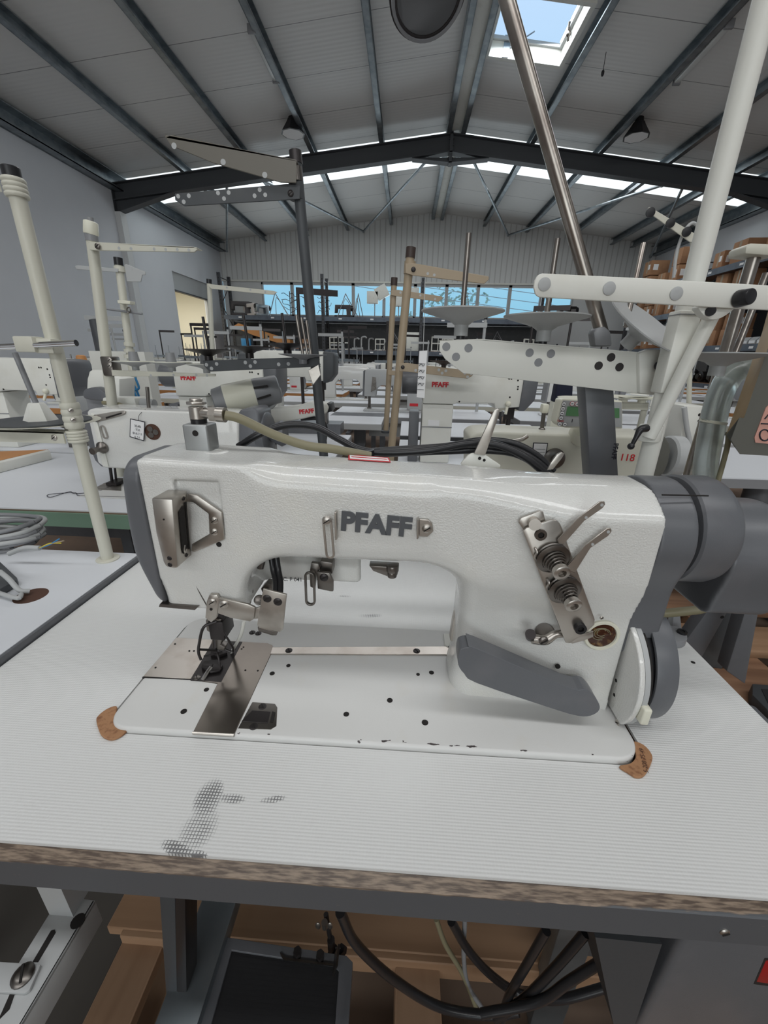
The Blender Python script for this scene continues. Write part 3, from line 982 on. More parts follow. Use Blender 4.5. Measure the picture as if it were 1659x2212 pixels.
# take-up guard: folded steel box with a slot in its right side
gd = thing('x', '', '') if False else None
A = [(326, 1076), (372, 1079), (384, 1226), (378, 1229), (358, 1225), (352, 1214), (336, 1150)]
g = fprism('take_up_guard', A, .3185, .3445, 'steel', bevel=.0022)
def gside(u, v):      # point on right-hand side of guard: u 0..1 front to back, v 0..1 top to bottom
    a = P(372, 1079, Y=.3185); c_ = P(384, 1226, Y=.3185)
    q = a.lerp(c_, v)
    return Vector((q.x+.0003, .3185+.026*u, q.z))
b = MB().prism([gside(.30, .22), gside(.62, .17), gside(.66, .80), gside(.55, .86), gside(.38, .86), gside(.32, .78)], (.0009, 0, 0))
obj('slot', b, 'dark', g)
b = MB().tube([gside(.47, .74)+Vector((.001, 0, 0)), gside(.40, .80)+Vector((.001, 0, 0)), gside(.45, .85)+Vector((.001, 0, 0)), gside(.55, .82)+Vector((.001, 0, 0))], .0010, 6)
obj('take_up_lever', b, 'steel', g)
b = MB().prism([gside(.72, .14), gside(.80, .14), gside(.82, .86), gside(.75, .86)], (.001, 0, 0))
obj('slot', b, 'dark', g)
for px, py in ((366, 1206), (367, 1220)): screw(g, P(px, py, Y=.3185), (0, -1, 0), .0024, 'gunmetal', h=.0008)
screw(g, gside(.7, .08), (1, 0, 0), .002, 'gunmetal'); screw(g, gside(.62, .93), (1, 0, 0), .002, 'gunmetal')
hole(g, P(354, 1122, Y=.3185), (0, -1, 0), .0008)
b = fprism('guard_bracket', [(405, 1067), (425, 1070), (479, 1107), (484, 1166), (420, 1193), (413, 1191), (414, 1176), (452, 1154), (450, 1110), (418, 1086), (404, 1084)], .3428, .3455, 'steel', bevel=.0007)
for px, py in ((463, 1124), (463, 1149)): screw(b, P(px, py, Y=.3428), (0, -1, 0), .0036, 'steel')
b = MB().tube([P(476, 1118, Y=.342), P(476, 1137, Y=.342)], .0008, 6, 1)
for px, py, r in ((538, 1130, .0024), (473, 1176, .0026), (1205, 1440, .0026)):
    hole(mc, P(px, py, Y=FY), (0, -1, 0), r)
hole(mc, P(1205, 1440, Y=.3475), (0, -1, 0), .0024)

# thread clip left of the lettering
def slot_ring(b, cx0, y, top, bot, hw, iw, n=8, th=.0014):
    """U-link: stadium plate with a long slot, from pixels top (x,y) to bot (x,y)"""
    a = P(*top, Y=y); c_ = P(*bot, Y=y)
    d = (c_-a); L = d.length; d.normalize(); s_ = Vector((-d.z, 0, d.x))
    o_, i_ = [], []
    for (cen, sg, a0) in ((c_, 1, 0), (a, -1, PI)):
        for k in range(n+1):
            t = a0+PI*k/n
            v = s_*math.cos(t)+d*math.sin(t)
            o_.append(cen+v*hw); i_.append(cen+v*iw)
    return b.ring(o_, i_, (0, th, 0))
b = slot_ring(MB(), 0, .336, (706, 1125), (713, 1198), .0046, .0024)
tg = obj('thread_clip', b, 'steel', mc, bevel=.0004, seg=1)
b = MB().prism([P(x, y, Y=.3365) for x, y in ((722, 1106), (727, 1108), (728, 1166), (724, 1168))], (0, .006, 0))
obj('clip_tongue', b, 'steel', tg, bevel=.0004, seg=1)
screw(tg, P(706, 1125, Y=.336), (0, -1, 0), .0042, 'steel')
b = MB().cyl(P(706, 1125, Y=.337), P(706, 1125, Y=.3455), .003)
obj('post', b, 'steel', tg)
# screw-on angle right of the lettering
b = MB().prism([P(x, y, Y=.3415) for x, y in ((905, 1122), (925, 1123), (934, 1131), (936, 1148), (924, 1160), (905, 1159))], (0, .0035, 0))
b.prism([P(x, y, Y=.336) for x, y in ((900, 1126), (905, 1122), (905, 1163), (900, 1166))], (0, .008, 0))
tg = obj('thread_angle', b, 'steel', mc, bevel=.0005, seg=1)
screw(tg, P(922, 1142, Y=.3415), (0, -1, 0), .0044, 'steel')
c = P(812, 1134, Y=FY-.0008)
e = P(890, 1142, Y=FY-.0008)-P(735, 1127, Y=FY-.0008)
xd = e.normalized()
yd = Vector((-xd.z, 0, xd.x))
text('PFAFF', 'grey_mid', mc, (c.x, FY-.0012, c.z), xd, yd, .0255, .0012, offset=.045)
M['letter'] = mat('letter_grey', (.085, .09, .098), .45)
bpy.data.objects[-1] if False else None
for o_ in mc.children:
    if o_.name.startswith('lettering'): o_.data.materials[0] = M['letter']

# presser-foot parts under the head
h = thing  # (alias unused)
b = MB().box(-.2055, -.1905, .362, .382, R_(-.292), R_(-.245)).cyl((-.197, .378, R_(-.30)), (-.197, .378, R_(-.24)), .0045)
b.box(-.2065, -.190, .358, .384, R_(-.296), R_(-.272))
obj('presser_bar', b, 'gunmetal', mc, bevel=.001)
b = MB().prism([P(x, y, Y=.3405) for x, y in ((452, 1285), (468, 1285), (474, 1295), (468, 1335), (456, 1345), (443, 1335), (446, 1300))], (0, .004, 0))
cl = obj('needle_bar_clamp', b, 'steel', mc, bevel=.0008)
screw(cl, P(459, 1300, Y=.3405), (0, -1, 0), .0042, 'steel'); hole(cl, P(456, 1316, Y=.3405), (0, -1, 0), .0015)
b = MB().prism([P(x, y, Y=.3395) for x, y in ((472, 1292), (536, 1306), (551, 1313), (548, 1338), (540, 1343), (497, 1335), (470, 1325))], (0, .003, 0))
b.prism([P(x, y, Y=.3415) for x, y in ((546, 1316), (568, 1310), (566, 1336), (546, 1338))], (0, .003, 0))
gb = obj('guard_arm', b, 'steel', mc, bevel=.0008)
screw(gb, P(484, 1305, Y=.3395), (0, -1, 0), .0048, 'steel')
b = MB().box(*[0, 0, 0, 0, 0, 0]) if False else MB().prism([P(x, y, Y=.3345) for x, y in ((568, 1272), (619, 1285), (611, 1360), (604, 1366), (560, 1357), (555, 1350))], (0, .0025, 0))
sh = obj('eye_guard_plate', b, 'steel_b', mc, bevel=.0006, label='flat steel guard plate hung beside the needle')
sh.data.materials[0] = M['steel']
b = MB().prism([P(x, y, Y=.3375) for x, y in ((556, 1355), (600, 1366), (597, 1373), (588, 1373), (558, 1364))], (0, .006, 0))
obj('guard_plate_lip', b, 'steel_d', sh, bevel=.0006)
for px, py in ((577, 1293), (600, 1300)): screw(sh, P(px, py, Y=.3345), (0, -1, 0), .0044, 'gunmetal', h=.0015)
# lower knuckle, needles and foot
N0 = bz(470, 1425)
b = MB().prism([P(x, y, Y=.366) for x, y in ((444, 1340), (470, 1330), (486, 1345), (484, 1372), (476, 1394), (486, 1398), (484, 1406), (468, 1403), (462, 1372), (446, 1362))], (0, .010, 0))
b.prism([P(x, y, Y=.360) for x, y in ((446, 1333), (478, 1338), (474, 1356), (450, 1352))], (0, .02, 0))
obj('presser_foot_shank', b, 'steel_d', mc, bevel=.0008)
b = MB()
for k, px in enumerate((457, 473)):
    t = P(px, 1350, Y=.370)
    q = bz(px+5-k*3, 1410)
    b.cyl(t, (q.x, q.y, ZB), .0008, .0005, 8)
obj('needle', b, 'steel', mc)
b = MB().tube([P(476, 1355, Y=.36), P(492, 1380, Y=.36), P(503, 1398, Y=.37), bz(503, 1408, .003)], .0012, 8)
b.tube([P(468, 1342, Y=.355), P(440, 1355, Y=.35), P(430, 1392, Y=.35), P(429, 1410, Y=.352), P(434, 1425, Y=.352)], .0016, 8)
b.tube([P(431, 1403, Y=.352), P(450, 1404, Y=.36), P(468, 1405, Y=.368)], .0014, 8)
b.tube([P(440, 1418, Y=.36), P(462, 1413, Y=.365), P(480, 1408, Y=.37)], .0012, 8)
b.tube([P(466, 1400, Y=.37), P(473, 1425, Y=.362), P(476, 1445, Y=.36)], .0011, 8)
b.tube([P(470, 1400, Y=.37), P(484, 1402, Y=.37), P(500, 1408, Y=.37)], .0015, 8)
obj('thread_finger', b, 'gunmetal', mc)
b = MB()
b.prism([bz(440, 1432, .002), bz(470, 1428, .002), bz(482, 1440, .002), bz(476, 1452, .002), bz(455, 1456, .002), bz(437, 1445, .002)], (0, 0, .003))
b.prism([bz(458, 1405, .001), bz(486, 1406, .001), bz(492, 1416, .001), bz(470, 1424, .001), bz(455, 1418, .001)], (0, 0, .005))
b.prism([bz(438, 1438, .001), bz(462, 1440, .001), bz(458, 1450, .001), bz(436, 1448, .001)], (0, 0, .005))
obj('presser_foot', b, 'gunmetal', mc, bevel=.0008)
b = MB().tube([bz(456, 1441, .006), bz(448, 1452, .004), bz(437, 1470, .001)], .0022, 8)
obj('binder_tongue', b, 'steel_b', mc)
obj('cloth_finger', MB().tube([P(527, 1341, Y=.356), P(520, 1372, Y=.365), bz(500, 1409, .002)], .0019, 8, 4), 'offwhite', mc)
obj('lift_lever', MB().prism([P(x, y, Y=.372) for x, y in ((533, 1290), (541, 1262), (546, 1280), (540, 1306), (534, 1320), (529, 1318))], (0, .004, 0)), 'steel_d', mc, bevel=.001)
b = MB().cyl(P(566, 1208, Y=.38), P(562, 1226, Y=.38), .004)
obj('lift_pin', b, 'steel_d', mc)
b = MB().prism([P(x, y, Y=.40) for x, y in ((563, 1272), (575, 1260), (585, 1262), (590, 1285), (570, 1290))], (0, .012, 0))
b.cyl(P(560, 1296, Y=.38), P(560, 1296, Y=.40), .006)
obj('looper_bracket', b, 'steel_d', mc, bevel=.001)
# cables from the arm to the clamp plate
for off, nm in ((0, 0), (11, 1)):
    obj('cable', MB().tube([P(585+off, 1196, Y=.39), P(590+off, 1230, Y=.385), P(596+off*.9, 1260, Y=.375), P(594+off*.9, 1300, Y=.36)], .0032, 10), 'rubber', mc)
text('C. F 041', 'letter', mc, P(632, 1252, Y=.4148), (1, 0, 0), (0, 0, 1), .0068, .0004, offset=.005)
# hook and clamp under the arm
b = slot_ring(MB(), 0, .385, (668, 1247), (670, 1300), .0060, .0036, th=.004)
hk = obj('slotted_link', b, 'steel_d', mc, bevel=.0006)
b = MB().prism([P(x, y, Y=.390) for x, y in ((684, 1236), (712, 1238), (720, 1256), (720, 1278), (714, 1278), (700, 1275), (686, 1272))], (0, .004, 0))
b.prism([P(x, y, Y=.395) for x, y in ((672, 1216), (688, 1218), (692, 1228), (684, 1245), (680, 1272), (670, 1268), (668, 1240))], (0, .006, 0))
b.prism([P(x, y, Y=.40) for x, y in ((692, 1212), (718, 1216), (718, 1240), (690, 1238))], (0, .02, 0))
obj('link_bracket', b, 'steel_d', hk, bevel=.0008)
screw(hk, P(700, 1247, Y=.390), (0, -1, 0), .0048, 'gunmetal')
# lever below the arm
b = MB().prism([P(x, y, Y=.375) for x, y in ((797, 1222), (862, 1226), (858, 1244), (846, 1248), (835, 1245), (806, 1234))], (0, .012, 0))
b.cyl(P(848, 1220, Y=.375), P(848, 1234, Y=.375), .0065).cyl(P(847, 1234, Y=.375), P(847, 1246, Y=.375), .005)
obj('knee_lift_lever', b, 'steel_d', mc, bevel=.001)
# fittings on the inner side of the column
b = MB().prism([P(x, y, Y=.395) for x, y in ((1003, 1252), (1013, 1260), (985, 1390), (972, 1384), (978, 1345))], (0, .012, 0))
b.prism([P(x, y, Y=.400) for x, y in ((992, 1292), (998, 1290), (996, 1300), (985, 1360), (978, 1362))], (0, .004, 0))
cp = obj('side_cover_plate', b, 'steel', mc, bevel=.001)
screw(cp, P(995, 1300, Y=.395), (-1, -.4, 0), .003, 'gunmetal')
plate('corner_block', [(958, 1368), (974, 1369), (978, 1392), (968, 1396), (961, 1392)], 'offwhite', .003)
b = MB().tube([bz(972, 1396, .01), bz(974, 1408, .003)], .0025, 8, 1)
obj('latch_pin', b, 'gunmetal', mc)

# tension assembly on an angled plate
def tp(px, py, d=0): return P(px, py, Y=.331-d)
ta = obj('tension_plate', MB().prism([tp(x, y) for x, y in ((1130, 1148), (1137, 1141), (1190, 1123), (1203, 1124), (1211, 1133), (1285, 1338), (1284, 1350), (1278, 1356), (1232, 1390), (1222, 1389))], (0, .0022, 0)), 'steel', mc, bevel=.0006, label='slanted steel plate carrying two thread tensions')
b = MB().prism([P(x, y, Y=.3355) for x, y in ((1120, 1128), (1126, 1119), (1166, 1104), (1174, 1106), (1178, 1122), (1190, 1150), (1140, 1160))], (0, .003, 0))
obj('upper_bracket', b, 'steel', ta, bevel=.0008)
obj('spacer_stud', MB().cyl(P(1152, 1127, Y=.3355), P(1156, 1134, Y=.326), .0052).cyl(P(1150, 1125, Y=.338), P(1152, 1127, Y=.3355), .004), 'steel', ta)
screw(ta, tp(1167, 1154), (0, -1, 0), .0052, 'steel_d', sock=True, h=.003)
screw(ta, tp(1251, 1354), (0, -1, 0), .0055, 'black', sock=True, h=.005)
hole(ta, tp(1232, 1312), (0, -1, 0), .0026)
b = MB().prism([P(x, y, Y=.3335) for x, y in ((1226, 1376), (1268, 1352), (1272, 1362), (1262, 1370), (1282, 1364), (1282, 1376), (1262, 1384), (1236, 1391), (1228, 1386))], (0, .002, 0))
obj('lower_hook', b, 'steel', ta, bevel=.0005)
axd = Vector((.10, -1, -.20)).normalized()
for (px, py) in ((1190, 1200), (1215, 1268)):
    c = tp(px, py)
    r = MB()
    r.lathe(c, axd, [(.0, .0135), (.0012, .0145), (.0022, .0135), (.0030, .0075), (.0036, .0075), (.0044, .0145), (.0056, .0150), (.0066, .0125), (.007, .004)], 32)
    dsc = obj('tension_disc', r, 'steel_d', ta)
    sp = []
    for k in range(81):
        t = k/80; a = t*2*PI*5
        _, u, w = basis(axd)
        rr = .0108*(1-t)+.0052*t
        sp.append(c+axd*(.006+.0135*t)+u*(rr*math.cos(a))+w*(rr*math.sin(a)))
    obj('tension_spring', MB().tube(sp, .00075, 6, 1), 'steel_d', dsc)
    obj('tension_nut', MB().lathe(c+axd*.0185, axd, [(0, .0058), (.0006, .0066), (.003, .0066), (.0036, .0072), (.0058, .0072), (.0064, .0065), (.0066, .0036), (.0030, .0034), (.003, 0)], 28), 'steel', dsc)
    obj('tension_stud', MB().cyl(c, c+axd*.022, .0028), 'steel_d', dsc)
# check spring catches on the left of the discs
for (px, py) in ((1160, 1196), (1186, 1262)):
    b = MB().tube([tp(px-4, py-12, .001), tp(px, py-2, .004), tp(px-4, py+8, .003), tp(px+5, py+14, .002)], .0012, 8)
    obj('check_spring', b, 'steel', ta)
for (pts) in (((1206, 1176), (1218, 1176), (1262, 1126), (1302, 1098), (1308, 1090), (1306, 1083), (1296, 1083), (1253, 1116), (1246, 1122), (1205, 1166)),
              ((1232, 1234), (1242, 1238), (1276, 1184), (1314, 1158), (1322, 1148), (1320, 1141), (1312, 1141), (1272, 1172), (1264, 1178), (1226, 1222))):
    y0 = .327
    b = MB().prism([P(x, y, Y=y0) for x, y in pts], (0, .0015, 0))
    lv = obj('thread_lever', b, 'steel', ta, bevel=.0004, seg=1)
    hx, hy = pts[5][0]-6, pts[5][1]+8
    hole(lv, P(hx, hy, Y=y0), (0, -1, 0), .0013, 'eyelet', 'grey_light')
    hole(lv, P(hx-34, hy+27, Y=y0), (0, -1, 0), .0013, 'eyelet', 'grey_light')
# tie lever at the lower left of the plate
b = MB().tube([P(1150, 1380, Y=.336), P(1178, 1382, Y=.336), P(1200, 1370, Y=.3375), P(1228, 1370, Y=.339)], .004, 10, radii=[.0052, .0052, .004, .0035])
tl = obj('tie_lever', b, 'steel', mc)
obj('bush', MB().cyl(P(1146, 1370, Y=.330), P(1146, 1375, Y=.344), .0050), 'gunmetal', tl)
screw(tl, P(1174, 1384, Y=.331), (0, -1, 0), .0046, 'steel_d')
obj('shaft_end', MB().cyl(P(1176, 1366, Y=.345), P(1180, 1362, Y=.356), .009), 'steel_d', tl)
# oil sight glass
c = P(1299, 1372, Y=.3455)
b = MB().lathe(c+Vector((0, .004, 0)), (0, -1, 0), [(0, .0175), (.0052, .0175), (.0062, .0165), (.0062, .0142), (.004, .0135)], 36)
og = obj('oil_window', b, 'cream', mc, label='round oil sight glass with a cream rim')
M['oil'] = mat('oily_brown_interior', (.05, .016, .008), .12, 0, var=(160, (.22, .13, .05), .55, .72))
obj('glass', MB().lathe(c+Vector((0, .002, 0)), (0, -1, 0), [(0, .0140), (.0025, .0140), (.0035, .010), (.0038, 0)], 30), 'oil', og)
b = MB()
for k in range(3):
    b.tube([c+Vector((-.002+.009*math.cos(a)*(1-.25*k), -.0025-.0002*k, .003+.007*math.sin(a)*(1-.2*k)+.001*k)) for a in np.linspace(.3*k, 5+.3*k, 9)], .00035, 5, 3)
obj('oil_wick', b, 'hose', og)
screw(og, P(1300, 1335, Y=.3395), (0, -1, 0), .0018, 'steel')
c = P(1250, 1490, Y=.347)
obj('pivot_boss', MB().lathe(c+Vector((0, .004, 0)), (0, -1, 0), [(0, .0135), (.005, .0135), (.0058, .012), (.0058, .010), (.001, .009)], 30).use(1).cyl(c+Vector((0, .003, 0)), c+Vector((0, -.0005, 0)), .0095), ['white', 'cutout'], mc)
# stitch-reverse lever
def leverf(X, Y, Z): pass
b = MB()
upf = [(992, 1408), (1000, 1401), (1013, 1399), (1030, 1401), (1225, 1484), (1262, 1489), (1278, 1497), (1292, 1516), (1296, 1530), (1288, 1541), (1268, 1548), (1240, 1545), (1190, 1530), (1030, 1476), (1003, 1456), (990, 1436)]
rdg = [(997, 1425), (1004, 1440), (1012, 1449), (1060, 1464), (1225, 1504), (1262, 1512), (1283, 1518), (1295, 1528)]
b.prism([P(x, y, Y=.3185) for x, y in smoothpoly(upf, 3)], (0, .019, 0))
obj('reverse_lever', b, 'grey', mc, bevel=.0045, seg=4, label='long grey reverse lever')

# stitch dial on the right of the column: white disc segment, black wheel, grey guard band
dc = Vector((.2315, .3745, R_(-.305)))
def arcpts(x, r, a0, a1, n, cy=dc.y, cz=dc.z): return [Vector((x, cy-r*math.cos(t), cz+r*math.sin(t))) for t in np.linspace(a0, a1, n)]
a0, a1 = math.radians(-38), math.radians(72)
b = MB().prism(arcpts(.2315, .0665, a0, a1, 28)+[Vector((.2315, .385, dc.z+.060)), Vector((.2315, .365, ZB+.003))], (.0055, 0, 0))
dl = obj('stitch_dial_cover', b, 'white', mc, bevel=.0016, seg=3)
n_ = (-1, 0, 0)
for px, py, r in ((1357, 1357, .0034), (1333, 1561, .0036)):
    screw(dl, P(px, py, X=.2315), n_, r, 'steel', h=.001)
for px, py in ((1331, 1470), (1327, 1501)): hole(dl, P(px, py, X=.2315), n_, .0018)
b = MB().prism(arcpts(.2372, .0655, a0, a1, 24)+[Vector((.2372, .38, dc.z))], (.005, 0, 0))
obj('dial_ring', b, 'grey_light', dl)
b = MB().prism(arcpts(.2375, .0610, a0, a1+.1, 24)+[Vector((.2375, .39, dc.z))], (.0095, 0, 0))
obj('dial_hub', b, 'dark', dl, smooth=False)
b = MB().box(.2370, .2450, .303, .3125, dc.z-.020, dc.z-.001)
obj('dial_tab', b, 'cream', dl, bevel=.0018, seg=3)
# guard band: swept arc in front of the pulley
o1 = arcpts(.2535, .0690, math.radians(-46), math.radians(68), 30, .388, R_(-.3045))
i1 = arcpts(.2535, .0645, math.radians(-46), math.radians(68), 30, .388, R_(-.3045))
b = MB()
b.prism(o1+i1[::-1], (.0215, 0, 0))
obj('pulley_guard', b, 'grey', mc, bevel=.0015, seg=2)
b = MB().prism(arcpts(.2500, .0635, math.radians(-48), math.radians(70), 24, .388, R_(-.3045))+[Vector((.2500, .40, R_(-.235))), Vector((.2500, .40, ZT+.002))], (.018, 0, 0))
obj('pulley', b, 'black', mc)

# grey cover over the right end of the arm
def rcover(X, Y, Z):
    rc = R_(-.152)
    q = np.sqrt(((Y-.3895)/.0545)**2+((Z-rc)/.0497)**2)
    d = (q-1)*.0505
    col = rbox2(X*0+Y, Z, .3945, R_(-.215), .0475, .065, .010)
    d = smin(d, col, .022)
    d = smax(d, .2290-X, .001)
    # the cover runs out further at the bottom than at the waist
    return smax(d, X-.2620, .004)
rc_ = field_obj('arm_end_cover', rcover, (.226, .33, R_(-.285)), (.27, .445, R_(-.095)), .0018, 'grey', mc)
b = MB().tube([P(1430, 1069, Y=.350), P(1530, 1071, Y=.353)], .0007, 6, 1)
obj('cover_seam', b, 'dark', rc_)
# handwheel and motor housing
hx = .2700
b = MB().lathe((hx-.004, .399, R_(-.157)), (1, 0, 0), [(0, .040), (.006, .0405), (.007, .0525), (.009, .0545), (.036, .0545), (.042, .0525), (.047, .048), (.0475, .02)], 56)
obj('handwheel', b, 'grey', mc)
def motor(X, Y, Z):
    q = np.sqrt(((Y-.418)/.058)**2+((Z-R_(-.181))/.050)**2)
    d = (q-1)*.058
    lo = rbox2(Y, Z, .420, R_(-.205), .054, .036, .012)
    d = smin(d, lo, .02)
    d = smax(d, .3165-X, .001)
    return smax(d, X-.385, .016)
mo = field_obj('motor_housing', motor, (.312, .345, R_(-.245)), (.389, .485, R_(-.10)), .0022, 'grey', mc)
obj('housing_seam', MB().lathe((.3490, .418, R_(-.181)), (1, 0, 0), [(0, .0500), (.0007, .0500)], 48), 'dark', mo)
# support bracket of the motor
b = MB()
b.prism([P(x, y, Z=ZT+.012) for x, y in smoothpoly([(1428, 1352), (1462, 1352), (1480, 1362), (1485, 1372), (1480, 1384), (1440, 1386), (1425, 1375)], 3)], (0, 0, -.0118))
b.prism([P(x, y, Y=.50) for x, y in ((1455, 1328), (1470, 1328), (1474, 1364), (1452, 1364))], (0, .012, 0))
sb = obj('support_foot', b, 'grey_mid', mc, bevel=.0015)
screw(sb, P(1473, 1367, Z=ZT+.012), (0, 0, 1), .006, 'black', sock=True)
b = MB().prism([P(x, y, Y=.47) for x, y in ((1490, 1252), (1590, 1250), (1570, 1272), (1520, 1285), (1488, 1278))], (0, .03, 0))
obj('motor_bracket', b, 'grey_mid', mc, bevel=.001)
obj('air_hose', MB().tube([P(1430, 1325, Y=.50), P(1465, 1322, Y=.50), P(1518, 1315, Y=.50), P(1538, 1300, Y=.50), P(1542, 1270, Y=.50)], .0062, 12), 'hose', mc)
b = MB().box(.268, .285, .42, .45, R_(-.30), R_(-.21))
obj('belt', b, 'black', mc)
hole(tb, P(1497, 1431, Z=ZT), (0, 0, 1), .0025)

# fittings on top of the arm
def tops(px, py, y): return P(px, py, Y=y)
zt_ = topz(-.19)
fx = P(434, 940, Y=.400).x
b = MB()
b.box(fx-.0125, fx+.0125, .389, .412, zt_-.004, P(434, 918, Y=.389).z)
bl = obj('air_fitting_block', b, 'galv', mc, bevel=.002, seg=3)
M['zinc'] = mat('zinc_casting', (.36, .37, .37), .45, .8, (200, .1, .0005)); bl.data.materials[0] = M['zinc']
hole(bl, P(422, 936, Y=.389), (0, -1, 0), .003)
zf = lambda py: P(434, py, Y=.400).z
b = MB().cyl((fx, .400, zf(918)), (fx, .400, zf(905)), .0078)
obj('seal', b, 'black', bl)
b = MB().cyl((fx, .400, zf(905)), (fx, .400, zf(878)), .0080).cyl((fx, .400, zf(874)), (fx, .400, zf(867)), .0095, n=6).cyl((fx, .400, zf(867)), (fx, .400, zf(861)), .0062)
b.cyl((fx, .400, zf(891)), (fx+.017, .396, zf(892)), .0052)
fi = obj('elbow_fitting', b, 'steel', bl, bevel=.0005, seg=1)
obj('union_nut', MB().cyl((fx+.015, .396, zf(892)), (fx+.022, .3955, zf(893)), .0075, n=6).cyl((fx+.022, .3955, zf(893)), (fx+.030, .395, zf(893.5)), .0072, n=28), 'steel', fi)
b = MB().tube([(fx+.030, .395, zf(893.5)), P(520, 905, Y=.398), P(590, 938, Y=.405), P(660, 962, Y=.412), P(720, 970, Y=.418), P(800, 985, Y=.43)], .0046, 14)
obj('air_line', b, 'hose', mc, label='olive green air line')
b = MB().lathe((P(462, 955, Y=.392).x, .392, zt_-.001), (0, 0, 1), [(0, .0135), (.0025, .013), (.0035, .0115), (.0035, .008), (.001, .0075)], 30).use(1).cyl((P(462, 955, Y=.392).x, .392, zt_), (P(462, 955, Y=.392).x, .392, zt_+.0015), .0075)
obj('oil_filler', b, ['white', 'dark'], mc)
# red framed label on the top
lab = []
def ontop(px, py):
    v = P(px, py, Y=.41)
    for _ in range(6):
        v = P(px, py, Z=topz(v.x)+.0005)
    return v
L4 = [ontop(*q) for q in ((753, 982), (840, 989), (844, 999), (752, 993))]
lo_ = obj('red_label', MB().prism(L4, (0, 0, .0003)), 'red', mc, smooth=False)
ce = sum(L4, Vector())/4
obj('label_field', MB().prism([ce+(q-ce)*Vector((.93, .70, 1)) .x if False else ce+Vector(((q-ce).x*.93, (q-ce).y*.66, (q-ce).z))+Vector((0, 0, .0003)) for q in L4], (0, 0, .0002)), 'paper', lo_, smooth=False)
obj('label_lines', MB().prism([ce+Vector(((q-ce).x*.84, (q-ce).y*.12, (q-ce).z))+Vector((0, 0, .0006)) for q in L4], (0, 0, .0002)), 'red', lo_, smooth=False)
# lifting levers behind the arm
b = MB().prism([P(x, y, Y=.436) for x, y in smoothpoly([(1000, 1008), (1006, 990), (1020, 980), (1044, 981), (1062, 992), (1080, 1010)], 3)], (0, .004, 0))
lp = obj('lifter_plate', b, 'offwhite', mc, bevel=.0006)
b = MB().prism([P(x, y, Y=.433) for x, y in ((1024, 980), (1048, 984), (1078, 897), (1080, 885), (1074, 882), (1067, 887))], (0, .003, 0))
obj('lifter_lever', b, 'steel', mc, bevel=.0006)
hole(lp, P(1036, 990, Y=.436), (0, -1, 0), .0018)
hole(lp, P(1046, 994, Y=.436), (0, -1, 0), .0016)
b = MB().prism([P(x, y, Y=.433) for x, y in ((1182, 1016), (1195, 1014), (1214, 990), (1220, 980), (1213, 977), (1203, 982), (1190, 1000))], (0, .003, 0))
obj('lifter_lever', b, 'steel', mc, bevel=.0006)
# ================================================================ the stand behind the machine
def saucer(parent, c, ax, R, h, m, pin=0, pr=.0022, pm='steel_r', name='cone_plate', foot=.0):
    c = Vector(c); ax = Vector(ax).normalized()
    b = MB().lathe(c, ax, [(0, R*.17), (h*.45, R*.17), (h*.62, R*.30), (h*.95, R*.92), (h, R), (h*1.05, R), (h*.98, R*.9), (h*.75, R*.2), (h*.75, 0)], 36)
    o = obj(name, b, m, parent)
    if pin:
        obj('spool_pin', MB().cyl(c+ax*(h*.7), c+ax*(h*.7+pin), pr, n=12), pm, o)
    return o
st = thing('thread_stand', 'tall cream thread stand with grey cone plates, standing behind the nearest machine at right', 'thread stand', (P(1500, 600, Y=.55).x, .55, ZT))
pb = P(1500, 600, Y=.55)
obj('pole', MB().cyl((pb.x, .55, ZT), (pb.x, .55, CAMZ+.75), .0112, n=24), 'grey_light', st).data.materials[0] = M['offwhite']
obj('sleeve', MB().box(pb.x-.0125, pb.x+.0125, .538, .562, P(1480, 850, Y=.55).z, P(1480, 672, Y=.55).z), 'offwhite', st, bevel=.002)
obj('sleeve_seam', MB().box(pb.x-.013, pb.x+.013, .5375, .5625, P(1480, 680, Y=.55).z, P(1480, 682, Y=.55).z), 'grey_mid', st)
def bandprism(name, px, y, th, m, parent, bevel=.0015, dy=0):
    pts = [P(x, yy, Y=y) for x, yy in px]
    return obj(name, MB().prism(pts, (0, th, 0)), m, parent, bevel=bevel)
up = bandprism('upper_arm', smoothpoly([(1155, 606), (1162, 594), (1172, 590), (1400, 601), (1680, 617), (1680, 671), (1560, 665), (1340, 652), (1165, 642), (1157, 636), (1153, 620)], 1), .50, .004, 'offwhite', st)
for px, py in ((1176, 614), (1316, 623), (1461, 634)):
    c = P(px, py, Y=.4995)
    e = obj('thread_eye', MB().lathe(c, (0, -1, 0), [(0, .0066), (.0006, .0066), (.0012, .0045), (.0012, .0022)], 26).use(1).cyl(c+Vector((0, 0, 0)), c+Vector((0, -.0011, 0)), .0017), ['grey_light', 'dark'], up)
c = P(1598, 645, Y=.498)
obj('clamp_bolt', MB().cyl(c+Vector((0, .003, 0)), c+Vector((.004, -.010, .001)), .0088, .0078, 20).use(0), 'black', up, bevel=.001)
b = MB().prism([P(x, y, Y=.506) for x, y in smoothpoly([(1510, 662), (1540, 655), (1590, 660), (1570, 680), (1548, 690), (1530, 688), (1516, 676)], 3)], (0, .012, 0))
obj('clamp', b, 'offwhite', st, bevel=.002)
obj('clamp_bolt', MB().cyl(P(1535, 672, Y=.5055), P(1535, 672, Y=.503), .005), 'black', st)
obj('slanted_tube', MB().cyl(P(1538, 682, Y=.525), P(1402, 945, Y=.535), .0078, n=20), 'offwhite', st)
cl = obj('tube_clamp', MB().cyl(P(1408, 918, Y=.545), P(1400, 952, Y=.545), .0135, n=24), 'offwhite', st, bevel=.001)
